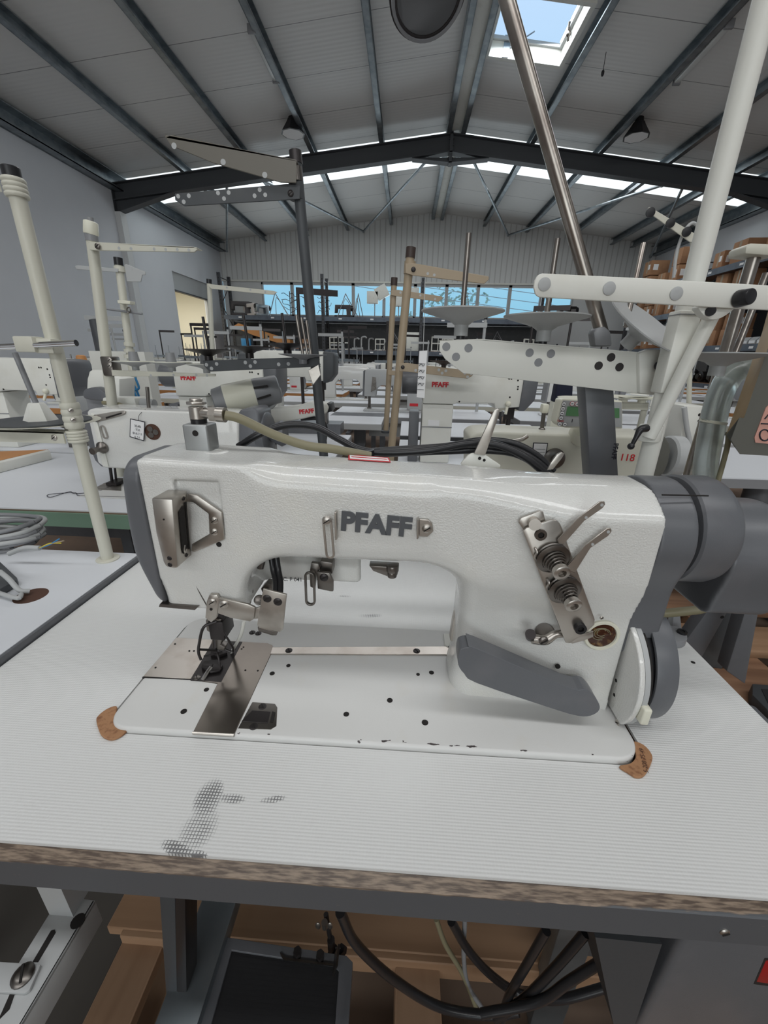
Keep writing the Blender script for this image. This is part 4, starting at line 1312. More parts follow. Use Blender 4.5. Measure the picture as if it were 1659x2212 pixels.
obj('clamp_lever', MB().tube([P(1396, 925, Y=.520), P(1384, 928, Y=.515), P(1374, 945, Y=.512), P(1366, 960, Y=.512)], .0028, 10, radii=[.005, .0045, .0028, .0024]).sph(P(1363, 964, Y=.512), .0042), 'black', cl)
# arm carrying the cone plates, with punched holes
AY = .585
arm = bandprism('lower_arm', [(950, 736), (1040, 733), (1384, 762), (1385, 810), (1384, 851), (1000, 806), (962, 776), (949, 757)], AY, .003, 'offwhite', st, bevel=.0008)
obj('arm_flange', MB().prism([P(x, y, Y=AY) for x, y in ((950, 735), (1040, 732), (1384, 761), (1384, 763.5), (1040, 735))], (0, .028, 0)), 'offwhite', arm)
obj('arm_bracket', MB().prism([P(x, y, Y=.578) for x, y in ((1380, 762), (1400, 755), (1440, 755), (1468, 775), (1478, 800), (1466, 838), (1440, 856), (1382, 851))], (0, .012, 0)), 'offwhite', st, bevel=.003)
obj('clamp_bolt', MB().cyl(P(1425, 790, Y=.578), P(1425, 790, Y=.570), .0062), 'black', st, bevel=.001)
for px, py in ((964, 749), (985, 771), (1012, 752), (1144, 762), (1163, 783), (1190, 764), (1293, 790), (1320, 772), (1338, 793)):
    hole(arm, P(px, py, Y=AY), (0, -1, 0), .0054, 'punched_hole', 'gunmetal' if px > 1200 else 'grey_mid')
for (cx, cy, R, pin, tp_) in ((995, 726, .055, .098, 1), (1172, 738, .055, .098, 1)):
    o = P(cx, cy, Y=.605)
    saucer(st, o, (0, 0, 1), R, .030, 'grey_light', pin, .0034)
    obj('screw_neck', MB().cyl(o-Vector((0, 0, .004)), o+Vector((0, 0, .001)), .006, n=12), 'black', st)
for (cx, cy, ax) in ((1352, 748, (.26, -.30, .50)),):
    o = P(cx, cy, Y=.600)
    saucer(st, o, ax, .056, .032, 'grey_light', 0)
obj('spool_pin', MB().cyl(P(1352, 705, Y=.61), P(1390, 527, Y=.66), .0034, n=12), 'steel_r', st)
o = P(1545, 812, Y=.565)
saucer(st, o, (0, 0, 1), .052, .026, 'grey_light', 0)
# diagonal steel rod in its socket
b = MB().cyl(P(1303, 722, Y=.60), P(1295, 700, Y=.60), .0125, n=24)
obj('rod_socket', MB().prism([P(x, y, Y=.585) for x, y in ((1282, 718), (1290, 708), (1308, 705), (1320, 716), (1324, 748), (1286, 748))], (0, .02, 0)), 'grey_mid', st, bevel=.003)
obj('slanted_rod', MB().cyl(P(1301, 722, Y=.60), P(1090, -18, Y=.60), .0082, n=24), 'steel_r', st, label='long slanted bare steel rod')
# second tall steel pole at the right
rp = P(1600, 650, Y=.72)
t2 = thing('thread_stand', 'bare steel pole with short channel arm, right of the tall cream pole', 'thread stand', (rp.x, .72, 0))
obj('pole', MB().cyl((rp.x, .72, .18), (rp.x, .72, P(1622, 530, Y=.72).z), .0088, n=20), 'steel_r', t2)
b = MB().prism([P(x, y, Y=.70) for x, y in ((1612, 532), (1622, 525), (1680, 528), (1680, 553), (1610, 548))], (0, .035, 0))
obj('channel_arm', b, 'beige', t2, bevel=.002)
obj('foot', MB().cyl((rp.x, .72, 0), (rp.x, .72, .18), .03), 'rackdark', t2)
# grey column
c0 = P(1262, 812, Y=.62); c1 = P(1318, 812, Y=.62)
gc = thing('column', 'grey square column rising behind the large machine, under the punched cream arm', 'column', ((c0.x+c1.x)/2, .64, ZT))
b = MB().prism([P(x, y, Y=.62) for x, y in ((1262, 808), (1324, 808), (1345, 1205), (1286, 1200))], (0, .032, 0))
obj('post', b, 'grey', gc, bevel=.0012)
obj('foot_plate', MB().box(P(1286, 1200, Y=.62).x-.01, P(1345, 1200, Y=.62).x+.01, .61, .66, ZT, ZT+.006), 'grey', gc)
text('PFAFF', 'ink', gc, P(1328, 975, Y=.6195), (.05, 0, -1), (1, 0, .05), .0095, .0004, offset=.03)

# cables looping over the back of the machine
def cable(pts, r, m, label, group=None, name='cable', cat='cable'):
    return tag(obj(name, MB().tube(pts, r, 12, 8), m), label, cat, group)
cable([P(515, 965, Y=.46), P(560, 938, Y=.46), P(620, 918, Y=.47), P(680, 922, Y=.47), (P(735, 950, Y=.46)), P(780, 972, Y=.455), P(840, 978, Y=.455), P(930, 972, Y=.455), P(1010, 958, Y=.46), P(1070, 960, Y=.46), P(1130, 985, Y=.46), P(1180, 1025, Y=.46)], .0042, 'rubber', 'black cable looping in an arch above the nearest machine at left', 'black cables lying over the back of the nearest machine')
for k, (dy, dyy) in enumerate(((10, .010), (-4, .020), (18, .004))):
    cable([P(780, 978+dy*.3, Y=.463+dyy), P(860, 972+dy*.4, Y=.463+dyy), P(960, 966+dy*.5, Y=.463+dyy), P(1040, 955+dy, Y=.463+dyy), P(1110, 962+dy, Y=.463+dyy), P(1160, 988+dy, Y=.463+dyy), P(1196, 1022+dy, Y=.463+dyy)], .0040, 'rubber',
          ('middle', 'lowest', 'uppermost')[k]+' black cable of the bundle curving behind the lifting lever', 'black cables lying over the back of the nearest machine')
b = MB().tube([P(796, 972, Y=.449), P(797, 986, Y=.449)], .0065, 10, 1)
tag(obj('cable_tie', b, 'black'), 'black tie around the cables beside the red label', 'cable tie')

# machine behind: off-white body marked 118, with a display
m8 = thing('sewing_machine', 'off-white sewing machine marked 118 in red, directly behind the nearest machine at right', 'sewing machine', (P(1290, 1000, Y=.86).x, .92, ZT))
Y8 = .86
b = MB().prism([P(x, y, Y=Y8) for x, y in ((1015, 945), (1030, 935), (1060, 933), (1240, 939), (1424, 944), (1400, 1106), (1015, 1096))], (0, .11, 0))
obj('body', b, 'beige', m8, bevel=.006, seg=3)
b = MB().prism([P(x, y, Y=Y8+.01) for x, y in smoothpoly([(1414, 942), (1440, 946), (1450, 975), (1436, 1022), (1410, 1035), (1394, 1035)], 2)], (0, .09, 0))
obj('end_cap', b, 'olive', m8, bevel=.006, seg=3)
o = P(1437, 985, Y=.90)
obj('handwheel', MB().lathe(o, (1, 0, 0), [(0, .04), (.004, .044), (.026, .044), (.03, .038), (.03, 0)], 30), 'grey_light', m8)
text('118', 'red', m8, P(1355, 989, Y=Y8-.0005), (1, 0, -.02), (0, 0, 1), .021, .0006, offset=.005)
tgp = obj('tag_card', MB().prism([P(x, y, Y=Y8-.002) for x, y in ((1152, 956), (1184, 957), (1178, 994), (1148, 992))], (0, .0008, 0)), 'ink', m8)
obj('tag_field', MB().prism([P(x, y, Y=Y8-.0024) for x, y in ((1154, 958), (1182, 959), (1176, 992), (1150, 990))], (0, .0004, 0)), 'paper', tgp)
for k in range(4):
    obj('tag_line', MB().tube([P(1156-k, 970+6*k, Y=Y8-.0027), P(1178-k, 971+6*k, Y=Y8-.0027)], .0003, 4, 1), 'ink', tgp)
o = P(1196, 990, Y=Y8)
td = obj('tension_disc', MB().lathe(o, (0, -1, 0), [(0, .022), (.006, .022), (.008, .018), (.009, .01), (.022, .01), (.024, .004)], 28), 'steel_d', m8)
obj('lever', MB().tube([P(1092, 955, Y=Y8-.01), P(1125, 950, Y=Y8-.02), P(1140, 942, Y=Y8-.02)], .004, 8), 'steel', m8)
# thread rod and display standing on it
rb = obj('thread_rod', MB().cyl(P(1170, 932, Y=.92), P(1175, 890, Y=.92), .0045).sph(P(1170, 930, Y=.92), .008), 'steel_d', m8)
obj('rod_joint', MB().box(P(1168, 888, Y=.92).x, P(1182, 888, Y=.92).x, .91, .93, P(1175, 892, Y=.92).z, P(1175, 872, Y=.92).z), 'cream', rb, bevel=.003)
dp = thing('control_display', 'light grey control display with a green screen on the machine marked 118', 'display', P(1262, 930, Y=.80))
q = [(1211, 864), (1216, 861), (1345, 866), (1345, 926), (1222, 924), (1206, 920), (1200, 912)]
obj('case', MB().prism([P(x, y, Y=.80) for x, y in q], (0, .03, 0)), 'grey_light', dp, bevel=.003, seg=3).data.materials[0] = M['cream']
obj('keypad', MB().prism([P(x, y, Y=.7995) for x, y in ((1216, 865), (1343, 869), (1343, 923), (1224, 921), (1206, 914))], (0, .0008, 0)), 'grey_light', dp)
obj('screen', MB().prism([P(x, y, Y=.7988) for x, y in ((1226, 878), (1338, 882), (1338, 903), (1222, 898))], (0, .0008, 0)), 'lcd', dp)
for px, py in ((1236, 872), (1247, 873), (1257, 873), (1268, 874), (1218, 873), (1216, 883), (1214, 893), (1212, 903), (1209, 916), (1220, 917)):
    c = P(px, py, Y=.7985)
    k = obj('button', MB().lathe(c, (0, -1, 0), [(0, .0042), (.0005, .0042)], 14).use(1).lathe(c, (0, -1, 0), [(.0004, .0037), (.0007, .0037)], 14), ['red' if py < 876 and px > 1225 else 'ink', 'paper'], dp)
    obj('button_mark', MB().box(c.x-.0018, c.x+.0018, c.y-.0012, c.y-.0004, c.z-.0006, c.z+.0006), 'ink', k)
for px in (1236, 1256): obj('indicator', MB().box(P(px, 909, Y=.7985).x-.0006, P(px, 909, Y=.7985).x+.0006, .798, .7985, P(px, 910, Y=.7985).z-.002, P(px, 910, Y=.7985).z+.004), 'ink', dp)
text('Reset', 'red', dp, P(1211, 909, Y=.7984), (1, 0, 0), (0, 0, 1), .0055, .0002)
obj('display_foot', MB().cyl(P(1262, 924, Y=.84), P(1262, 936, Y=.86), .02, .03), 'cream', dp)

# ================================================================ right edge
# beige and grey keypad housing, partly out of the picture
kp = thing('operator_terminal', 'olive grey control terminal with pink keypad, at the right edge', 'control terminal', (P(1640, 900, Y=.56).x, .58, ZT))
kf = [P(x, y, Y=.56) for x, y in ((1700, 640), (1659, 752), (1607, 903), (1597, 902), (1579, 950), (1598, 981), (1720, 988), (1720, 640))]
kb = [P(x, y, Y=.60) for x, y in ((1690, 560), (1646, 719), (1569, 938), (1570, 943), (1577, 952), (1597, 980), (1715, 985), (1715, 560))]
b = MB()
b.add(kf+kb, [tuple(range(8)), tuple(range(15, 7, -1))]+[(i, 8+i, 8+(i+1) % 8, (i+1) % 8) for i in range(2, 8)])
b.use(1).add(kf+kb, [(i, 8+i, 9+i, i+1) for i in (0, 1)])
obj('case', b, ['olive', 'tanband'], kp, smooth=False)
k1 = obj('keypad', MB().prism([P(x, y, Y=.559) for x, y in ((1655, 880), (1690, 850), (1690, 962), (1632, 956), (1630, 945))], (0, .002, 0)), 'pink', kp)
obj('key_divider', MB().tube([P(1644, 915, Y=.5585), P(1690, 917, Y=.5585)], .0008, 6, 1), 'ink', k1)
obj('key_symbol', MB().tube([P(1652+11*math.cos(a), 940+12*math.sin(a), Y=.5585) for a in np.linspace(0, 2*PI, 20)], .0009, 6, 1), 'ink', k1)
obj('key_symbol', MB().tube([P(1652, 905, Y=.5585), P(1662, 893, Y=.5585), P(1668, 902, Y=.5585)], .0009, 6, 1), 'ink', k1)
# rounded wooden table corner at the right edge
rt = thing('round_table', 'small plywood tabletop with rounded edge at the right edge, under the control box', 'table', (P(1660, 1030, Y=.60).x+.06, .60, 0))
z8 = ZT-.02
rc = Vector((P(1608, 1030, Z=z8).x+.075, P(1608, 1030, Z=z8).y, 0))
def disc(z0, z1, r): return MB().lathe((rc.x, rc.y, z0), (0, 0, 1), [(0, r), (z1-z0, r)], 48)
obj('tabletop', disc(z8-.022, z8-.001, .075), 'plyedge', rt)
for k in range(4): obj('ply_layer', disc(z8-.021+.005*k, z8-.0195+.005*k, .0756), 'tanband', rt)
obj('laminate_top', disc(z8-.001, z8, .0752), 'laminate', rt)
obj('post', MB().cyl((rc.x, rc.y, 0), (rc.x, rc.y, z8-.02), .045, .05), 'grey', rt)
# cloudy hose
hs = MB().tube([P(1520, 1075, Y=.64), P(1525, 1000, Y=.64), P(1538, 925, Y=.64), P(1553, 860, Y=.64), P(1578, 812, Y=.645), P(1612, 790, Y=.66), P(1660, 784, Y=.68), P(1720, 790, Y=.70)], .0165, 20, 8)
ho = tag(obj('flexible_hose', hs, 'clear'), 'cloudy translucent hose bending upward beside the control box', 'hose')
obj('hose_tie', MB().lathe(P(1540, 914, Y=.64), (.12, 0, 1), [(0, .0175), (.004, .0175)], 24), 'cream', ho)
obj('hose_tie', MB().lathe(P(1606, 793, Y=.66), (1, 0, .3), [(0, .0175), (.006, .0175)], 24), 'cream', ho)
cable([P(1545, 1060, Y=.62), P(1562, 1000, Y=.62), P(1572, 960, Y=.615), P(1574, 935, Y=.61)], .0035, 'hose', 'braided thin cable rising to the control box', name='braided_cable')

# ================================================================ neighbouring table at left
nt_ = thing('sewing_table', 'plain white sewing table with cable hole, left of the nearest table', 'table', (-.85, .4, 0))
NX1 = NXE
b = MB().prism([(-1.55, .06, ZN), (NX1-.004, .06, ZN), (NX1-.004, .643, ZN), (-.70, .643, ZN), (-1.55, .600, ZN)], (0, 0, -.003))
M['plain'] = mat('plain_white_laminate', (.64, .66, .69), .42)
obj('tabletop', b, 'plain', nt_, smooth=False)
b = MB().prism([(-1.55, .06, ZN-.003), (NX1-.004, .06, ZN-.003), (NX1-.004, .643, ZN-.003), (-.70, .643, ZN-.003), (-1.55, .600, ZN-.003)], (0, 0, -.032))
obj('board', b, 'grey_mid', nt_, smooth=False)
obj('edge_band', MB().box(NX1-.004, NX1, .06, .644, ZN-.038, ZN-.001), 'grey', nt_, smooth=False)
hc = P(67, 1287, Z=ZN)
obj('cable_hole', MB().lathe((hc.x, hc.y, ZN-.001), (0, 0, 1), [(0, .0215), (.0013, .0215), (.0013, .0205)], 30), 'cutout', nt_)
obj('leg', MB().box(-.80, -.755, .30, .34, 0, ZN-.035), 'grey', nt_)
obj('leg', MB().box(-1.40, -1.355, .30, .34, 0, ZN-.035), 'grey', nt_)
# stand on it
sx, sy = -.521, .618
zb_ = lambda py, px=150: P(px, py, Y=sy).z
zz = lambda py: CAMZ+(P(830, py, Y=sy).z-CAMZ)
def zat(px, py): return P(px, py, Y=sy).z
ls = thing('thread_stand', 'cream thread stand with black cap on the neighbouring table, nearest at left', 'thread stand', (sx, sy, ZN))
tz_ = zat(30, 405)
obj('pole', MB().cyl((sx, sy, ZN), (sx, sy, tz_), .0098, n=24), 'beige', ls)
obj('foot', MB().lathe((sx, sy, ZN), (0, 0, 1), [(0, .0185), (.002, .0185), (.003, .017), (.003, .010)], 28), 'beige', ls)
obj('cap', MB().lathe((sx, sy, zat(27, 395)), (0, 0, 1), [(0, .0105), (.016, .0105), (.017, .0095), (.017, 0)], 24), 'black', ls)
def clampz(z0, z1, r=.0135, m='beige', nm='clamp', par=ls, x=sx, y=sy):
    k = int(4); pr = []
    for i in range(k):
        a = z0+(z1-z0)*i/k; h_ = (z1-z0)/k
        pr += [(a-z0, r*.92), (a-z0+h_*.3, r), (a-z0+h_*.7, r)]
    pr.append((z1-z0, r*.92))
    return obj(nm, MB().lathe((x, y, z0), (0, 0, 1), pr, 24), m, par)
clampz(zat(40, 428), zat(35, 385))
c = clampz(zat(172, 925), zat(165, 870)); 
screw(c, (sx+.010, sy-.012, zat(180, 885)), (.6, -1, 0), .0036, 'steel'); screw(c, (sx+.010, sy-.012, zat(180, 905)), (.6, -1, 0), .0036, 'steel')
c = clampz(zat(178, 955), zat(176, 930), .0145)
obj('lower_arm', MB().box(sx-.22, sx-.01, sy-.0155, sy-.0125, zat(178, 955), zat(176, 932)).box(sx-.22, sx-.01, sy-.0155, sy+.012, zat(176, 932)-.0015, zat(176, 932)), 'beige', ls)
screw(ls, (sx-.025, sy-.0155, zat(150, 942)), (0, -1, 0), .0048, 'steel')
obj('upper_arm', MB().box(sx-.22, sx-.01, sy-.0135, sy-.0105, zat(40, 422), zat(38, 390)), 'offwhite', ls)
screw(ls, (sx-.017, sy-.0135, zat(12, 404)), (0, -1, 0), .0042, 'steel')
# chrome guide bar
z7 = zat(125, 745)
obj('bar_clamp', MB().box(sx-.035, sx-.006, sy-.03, sy-.008, z7-.011, z7+.010), 'beige', ls, bevel=.002)
obj('bar_clamp', MB().box(sx-.012, sx+.016, sy-.024, sy-.006, z7-.012, z7+.008), 'beige', ls, bevel=.002)
obj('guide_bar', MB().cyl(P(-40, 752, Y=sy-.02), P(165, 741, Y=sy-.03), .0042, n=20), 'chrome', ls)
# cone plate with a white spool cone and a steel rod
o = P(70, 925, Y=sy+.01)
sc_ = saucer(ls, (o.x, sy+.03, zat(70, 930)), (0, 0, 1), .083, .010, 'beige', 0)
obj('felt', MB().lathe((o.x, sy+.03, zat(70, 930)+.0102), (0, 0, 1), [(0, .070), (.002, .070), (.002, 0)], 32), 'grey_dark', sc_)
cn = obj('cone_holder', MB().lathe((o.x, sy+.03, zat(70, 930)+.012), (0, 0, 1), [(0, .024), (.026, .012), (.028, .010), (.028, 0)], 6), 'offwhite', sc_)
obj('spool_pin', MB().cyl((o.x, sy+.03, zat(70, 930)+.035), P(32, 762, Y=sy+.03), .0040, n=14), 'grey_mid', sc_)
# second stand-like tray edge below the arm
b = MB().prism([P(x, y, Z=ZN+.004) for x, y in ((-40, 1010), (-40, 1022), (108, 985), (104, 978))], (0, 0, -.004))
fr_ = thing('tilted_tray', 'white tray edge lying on the far left table in front of the green edged one', 'tray', P(50, 1000, Z=ZN+.002))
# coil of grey cable on the neighbouring table
cc = P(30, 1170, Z=ZN)
co = thing('cable_coil', 'coil of grey cable with bare coloured wire ends, on the table at left', 'cable', (cc.x, cc.y, ZN))
random.seed(3)
for k in range(9):
    rx = .072+.012*random.random(); ry = .040+.012*random.random()
    ox, oy_ = random.uniform(-.012, .012), random.uniform(-.01, .01)
    h0 = .006+.0042*k
    pts = [Vector((cc.x-.02+ox+rx*math.cos(a), cc.y-.012+oy_+ry*math.sin(a), ZN+h0+.004*math.sin(2*a+k))) for a in np.linspace(0, 2*PI, 14)]
    obj('loop', MB().tube(pts, .0042, 10, 4), 'grey_light' if k % 2 else 'grey_mid', co)
tail = [P(20, 1196, Y=.585), P(52, 1184, Y=.585), P(86, 1184, Y=.585)]
obj('cable_end', MB().tube(tail, .0042, 10), 'grey_light', co)
for k, (q, m_) in enumerate((((128, 1164), 'blue'), ((138, 1168), 'tan'), ((132, 1173), 'yellow'))):
    if 'yellow' not in M: M['yellow'] = mat('yellow_plastic', (.62, .50, .04), .4)
    obj('wire', MB().tube([P(86, 1184, Y=.585), P(108, 1176-k, Y=.585), P(q[0], q[1], Y=.585)], .0011, 8), m_, co)
# black foot and cables by the hole
obj_ = tag(obj('presser_block', MB().prism([P(x, y, Z=ZN+.012) for x, y in ((-60, 1225), (0, 1212), (36, 1246), (36, 1252), (0, 1272), (-60, 1290))], (0, 0, -.0118)), 'grey_dark', bevel=.002), 'dark grey machine foot on the neighbouring table at the left edge', 'machine part')
cable([P(0, 1235, Z=ZN+.03), P(20, 1252, Z=ZN+.024), P(42, 1275, Z=ZN+.01), (hc.x-.004, hc.y+.004, ZN+.0052)], .0036, 'grey_light', 'thicker grey cable running down to the hole in the neighbouring table')
cable([P(-10, 1278, Z=ZN+.008), P(14, 1286, Z=ZN+.008), P(40, 1292, Z=ZN+.008), (hc.x-.008, hc.y-.006, ZN+.006)], .0032, 'grey_light', 'thin grey cable lying on the neighbouring table before the hole')

# ================================================================ green-edged table and its machine
gt = thing('sewing_table', 'white sewing table with pale green front edge, behind the neighbouring table at left', 'table', (-.9, 1.15, 0))
GX1 = -.30
b = MB().box(-1.75, GX1, .866, 1.42, ZT-.003, ZT)
obj('tabletop', b, 'plain', gt, smooth=False).data.materials[0] = M['laminate_plain'] if 'laminate_plain' in M else M['plain']
obj('board', MB().box(-1.75, GX1, .866, 1.42, ZT-.007, ZT-.003), 'edgewood', gt, smooth=False)
obj('edge_band', MB().box(-1.75, GX1, .862, 1.42, ZT-.043, ZT-.007), 'greenedge', gt, smooth=False)
for x in (-1.5, -.45): 
    obj('leg', MB().box(x-.025, x+.025, 1.10, 1.14, .05, ZT-.04), 'grey_dark', gt)
    obj('foot', MB().box(x-.03, x+.03, .9, 1.4, 0, .05), 'grey_dark', gt)
obj('crossbar', MB().box(-1.5, -.45, 1.11, 1.13, .40, .46), 'grey_dark', gt)
m2 = thing('sewing_machine', 'white sewing machine with a paper tag on the green edged table', 'sewing machine', (-.63, 1.08, ZT))
Y2 = 1.03
b = MB().prism([P(x, y, Y=Y2) for x, y in ((186, 890), (192, 884), (204, 882), (400, 889), (515, 893), (515, 1040), (450, 1035), (330, 1010), (318, 1000), (295, 1004), (286, 1015), (225, 1011), (210, 1000))], (0, .105, 0))
bd = obj('body', b, 'white', m2, bevel=.006, seg=3)
b = MB().prism([P(x, y, Y=Y2+.003) for x, y in ((170, 892), (186, 886), (192, 884), (226, 1010), (218, 1008), (205, 995), (192, 965))], (0, .098, 0))
obj('face_cover', b, 'grey', m2, bevel=.003)
b = MB().prism([P(x, y, Y=Y2-.004) for x, y in ((196, 893), (206, 897), (234, 1009), (222, 1008))], (0, .004, 0))
obj('face_seam', b, 'offwhite', m2, bevel=.001)
b = MB().prism([P(x, y, Y=Y2-.004) for x, y in smoothpoly([(205, 898), (212, 895), (264, 887), (270, 892), (264, 897), (216, 910), (206, 912)], 2)], (0, .004, 0))
k = obj('thread_guide', b, 'steel', m2, bevel=.001)
screw(k, P(209, 903, Y=Y2-.004), (0, -1, 0), .009, 'steel_d')
obj('guide_slot', MB().prism([P(x, y, Y=Y2-.0046) for x, y in ((228, 901), (262, 891), (263, 894), (229, 905))], (0, .002, 0)), 'dark', k)
o = P(223, 966, Y=Y2)
k = obj('tension_disc', MB().lathe(o, (-.1, -1, -.1), [(0, .015), (.006, .016), (.010, .012), (.018, .007), (.03, .006), (.032, .009), (.038, .009)], 26), 'steel_d', m2)
b = slot_ring(MB(), 0, Y2-.003, (221, 925), (227, 942), .0075, .004, th=.002)
obj('thread_clip', b, 'steel', m2)
o = P(330, 933, Y=Y2)
k = obj('oil_window', MB().lathe(o+Vector((0, .003, 0)), (0, -1, 0), [(0, .021), (.004, .021), (.0045, .018), (.0045, 0)], 30), 'cutout', m2)
for a in range(3):
    obj('cam', MB().lathe(o+Vector((.009*math.cos(a*2.1), -.001, .009*math.sin(a*2.1))), (0, -1, 0), [(0, .0075), (.002, .0075), (.002, 0)], 14), 'steel_d', k)
tgp = obj('tag_card', MB().prism([P(x, y, Y=Y2-.006) for x, y in ((281, 904), (313, 911), (311, 953), (280, 944))], (0, .0008, 0)), 'ink', m2)
obj('tag_field', MB().prism([P(x, y, Y=Y2-.0066) for x, y in ((282.5, 906), (311.5, 912.5), (309.5, 951), (281.5, 942.5))], (0, .0005, 0)), 'paper', tgp)
for j, s_ in enumerate(('3240', '-731', '816111', 'E 51')):
    text(s_, 'ink', tgp, P(297, 921+8*j, Y=Y2-.0070), (1, 0, -.14), (0, 0, 1), .0085, .0002)
obj('tag_string', MB().tube([P(299, 908, Y=Y2-.007), P(301, 896, Y=Y2-.006), P(314, 884, Y=Y2+.01)], .0006, 5), 'ink', tgp)
obj('thread_rod', MB().cyl(P(322, 888, Y=1.08), P(318, 836, Y=1.08), .0045).cyl(P(323, 889, Y=1.08), P(323, 885, Y=1.08), .008), 'steel_d', m2)
b = MB().prism([P(x, y, Y=Y2+.005) for x, y in ((513, 893), (520, 884), (550, 882), (560, 893), (566, 960), (560, 1010), (513, 1010))], (0, .10, 0))
obj('end_cover', b, 'grey', m2, bevel=.006, seg=3)
o = P(562, 935, Y=1.085)
obj('handwheel', MB().lathe(o, (1, 0, 0), [(0, .05), (.004, .056), (.024, .056), (.028, .05), (.028, .02), (.06, .035), (.07, .03), (.07, 0)], 36), 'grey', m2)
b = MB().cyl(P(238, 1010, Y=1.07), P(243, 1048, Y=1.07), .004).cyl(P(248, 1010, Y=1.08), P(252, 1049, Y=1.08), .003).box(P(240, 1045, Y=1.07).x, P(262, 1045, Y=1.07).x, 1.05, 1.10, ZT+.004, ZT+.012)
obj('needle_bar', b, 'gunmetal', m2)
b = MB().prism([P(x, y, Z=ZT+.002) for x, y in ((205, 1054), (226, 1043), (300, 1040), (420, 1050), (420, 1085), (170, 1072))], (0, 0, -.0018))
obj('bed', b, 'white_bed', m2)
obj('throat_plate', MB().prism([P(x, y, Z=ZT+.003) for x, y in ((205, 1054), (226, 1043), (262, 1044), (262, 1060), (208, 1057))], (0, 0, -.001)), 'steel', m2)
cable([P(262, 1040, Z=ZT+.004), P(215, 1060, Z=ZT+.002), P(163, 1066, Z=ZT+.002), P(150, 1062, Z=ZT+.002), P(110, 1074, Z=ZT+.002), P(106, 1068, Z=ZT+.002), P(160, 1064, Z=ZT+.002), P(170, 1070, Z=ZT+.002), P(215, 1072, Z=ZT+.002), P(290, 1074, Z=ZT+.002)], .0008, 'ink', 'loose end of grey thread on the green edged table', name='thread', cat='thread')
# folded white tray edge and next table behind
tr = P(-20, 1000, Z=ZT+.001)
b = MB().prism([P(x, y, Z=ZT+.03) for x, y in ((-60, 1009), (102, 971), (108, 974), (-60, 1014))], (0, 0, -.029))
bpy.data.objects.remove(fr_)
k = tag(obj('tray', b, 'offwhite', bevel=.001), 'low white tray lying at the left edge of the green edged table', 'tray')
b = MB().prism([P(x, y, Z=ZT+.025) for x, y in ((-60, 983), (0, 975), (104, 971), (-60, 1008))], (0, 0, -.004))
obj('tray_floor', b, 'orange', k)
# ================================================================ under the table
def plank(name, x0, x1, y0, y1, z0, z1, m, label, cat='plank', group=None):
    return tag(obj(name, MB().box(x0, x1, y0, y1, z0, z1), m, bevel=.002, seg=1), label, cat, group)
# pallet on which the station stands: parts of one pallet
pl = thing('pallet', 'raw pine pallet under the nearest table', 'pallet', (0, .45, 0))
def pbox(nm, x0, x1, y0, y1, z0, z1, m='pine'): return obj(nm, MB().box(x0, x1, y0, y1, z0, z1), m, pl, bevel=.002, seg=1)
pbox('deck_board', -.50, .56, .385, .505, .128, .150)
pbox('deck_board', -.46, .56, .62, .74, .128, .150)
pbox('deck_board', -.46, .56, .86, .98, .128, .150)
pbox('deck_board', -.46, .56, .10, .20, .128, .150)
for x in (-.47, .02, .48):
    pbox('bearer', x, x+.075, .10, .98, .100, .128, 'pine_y')
    for y in (.10, .45, .86): pbox('block', x, x+.075, y, y+.12, .02, .100, 'pine_y')
    pbox('runner', x, x+.075, .10, .98, .0, .02, 'pine_y')
pbox('side_board', -.47, .60, .375, .387, .10, .148)
b = MB()
# grey plywood sheet lying on the floor to the left
plank('plywood_sheet', -1.3, -.52, .20, .62, .0, .020, 'ply', 'worn grey plywood sheet on the floor below the left tables, nearer piece', 'board')
plank('plywood_sheet', -1.3, -.50, .64, 1.3, .0, .020, 'ply', 'worn grey plywood sheet on the floor below the left tables, farther piece', 'board')
# stand of the table
lg = MB()
def leg(name, px, y0, dy, m): return obj(name, MB().prism([P(x, y, Y=y0) for x, y in px], (0, dy, 0)), m, tb, bevel=.002)
leg('leg', [(343, 1930), (378, 1934), (384, 2212), (362, 2212)], .262, .004, 'grey_dark')
leg('leg', [(377, 1935), (400, 1937), (404, 2190), (382, 2212)], .262, .03, 'gunmetal')
fz = .165
b = MB()
a0_ = P(462, 1955, Y=.50); 
obj('foot_rail', MB().bar((-.262, .18, .30), (-.262, .62, .30), .055, .03), 'grey_mid', tb, bevel=.003).data.materials[0] = M['galv']
obj('upright', MB().box(-.285, -.235, .47, .50, .15, ZT-TH), 'grey_dark', tb, bevel=.002)
obj('upright', MB().box(.262, .318, .36, .385, .0, ZT-TH), 'galv', tb, bevel=.003)
obj('upright', MB().box(.335, .375, .40, .425, .0, ZT-TH), 'grey_dark', tb, bevel=.002)
obj('apron', MB().box(TL+.02, TR-.02, .60, .62, ZT-TH-.05, ZT-TH), 'grey_dark', tb)
# control box hung under the table at right
cb = thing('control_box', 'dark grey motor control box with red switch under the nearest table', 'control box', (.36, .30, .4))
q0 = P(1440, 2040, Y=.235)
obj('housing', MB().box(q0.x, .46, .225, .42, .42, ZT-TH-.002), 'grey', cb, bevel=.006, seg=3)
obj('side_plate', MB().prism([P(x, y, Y=.226) for x, y in ((1286, 2025), (1430, 2040), (1372, 2212), (1325, 2212))], (0, .16, 0)), 'grey_dark', cb)
M['switchred'] = mat('red_switch', (.35, .01, .01), .3)
obj('power_switch', MB().prism([P(x, y, Y=.2245) for x, y in ((1634, 2122), (1655, 2075), (1700, 2078), (1700, 2132))], (0, .004, 0)), 'switchred', cb, bevel=.001)
obj('switch_frame', MB().prism([P(x, y, Y=.2248) for x, y in ((1628, 2126), (1652, 2070), (1705, 2072), (1705, 2136))], (0, .003, 0)), 'black', cb)
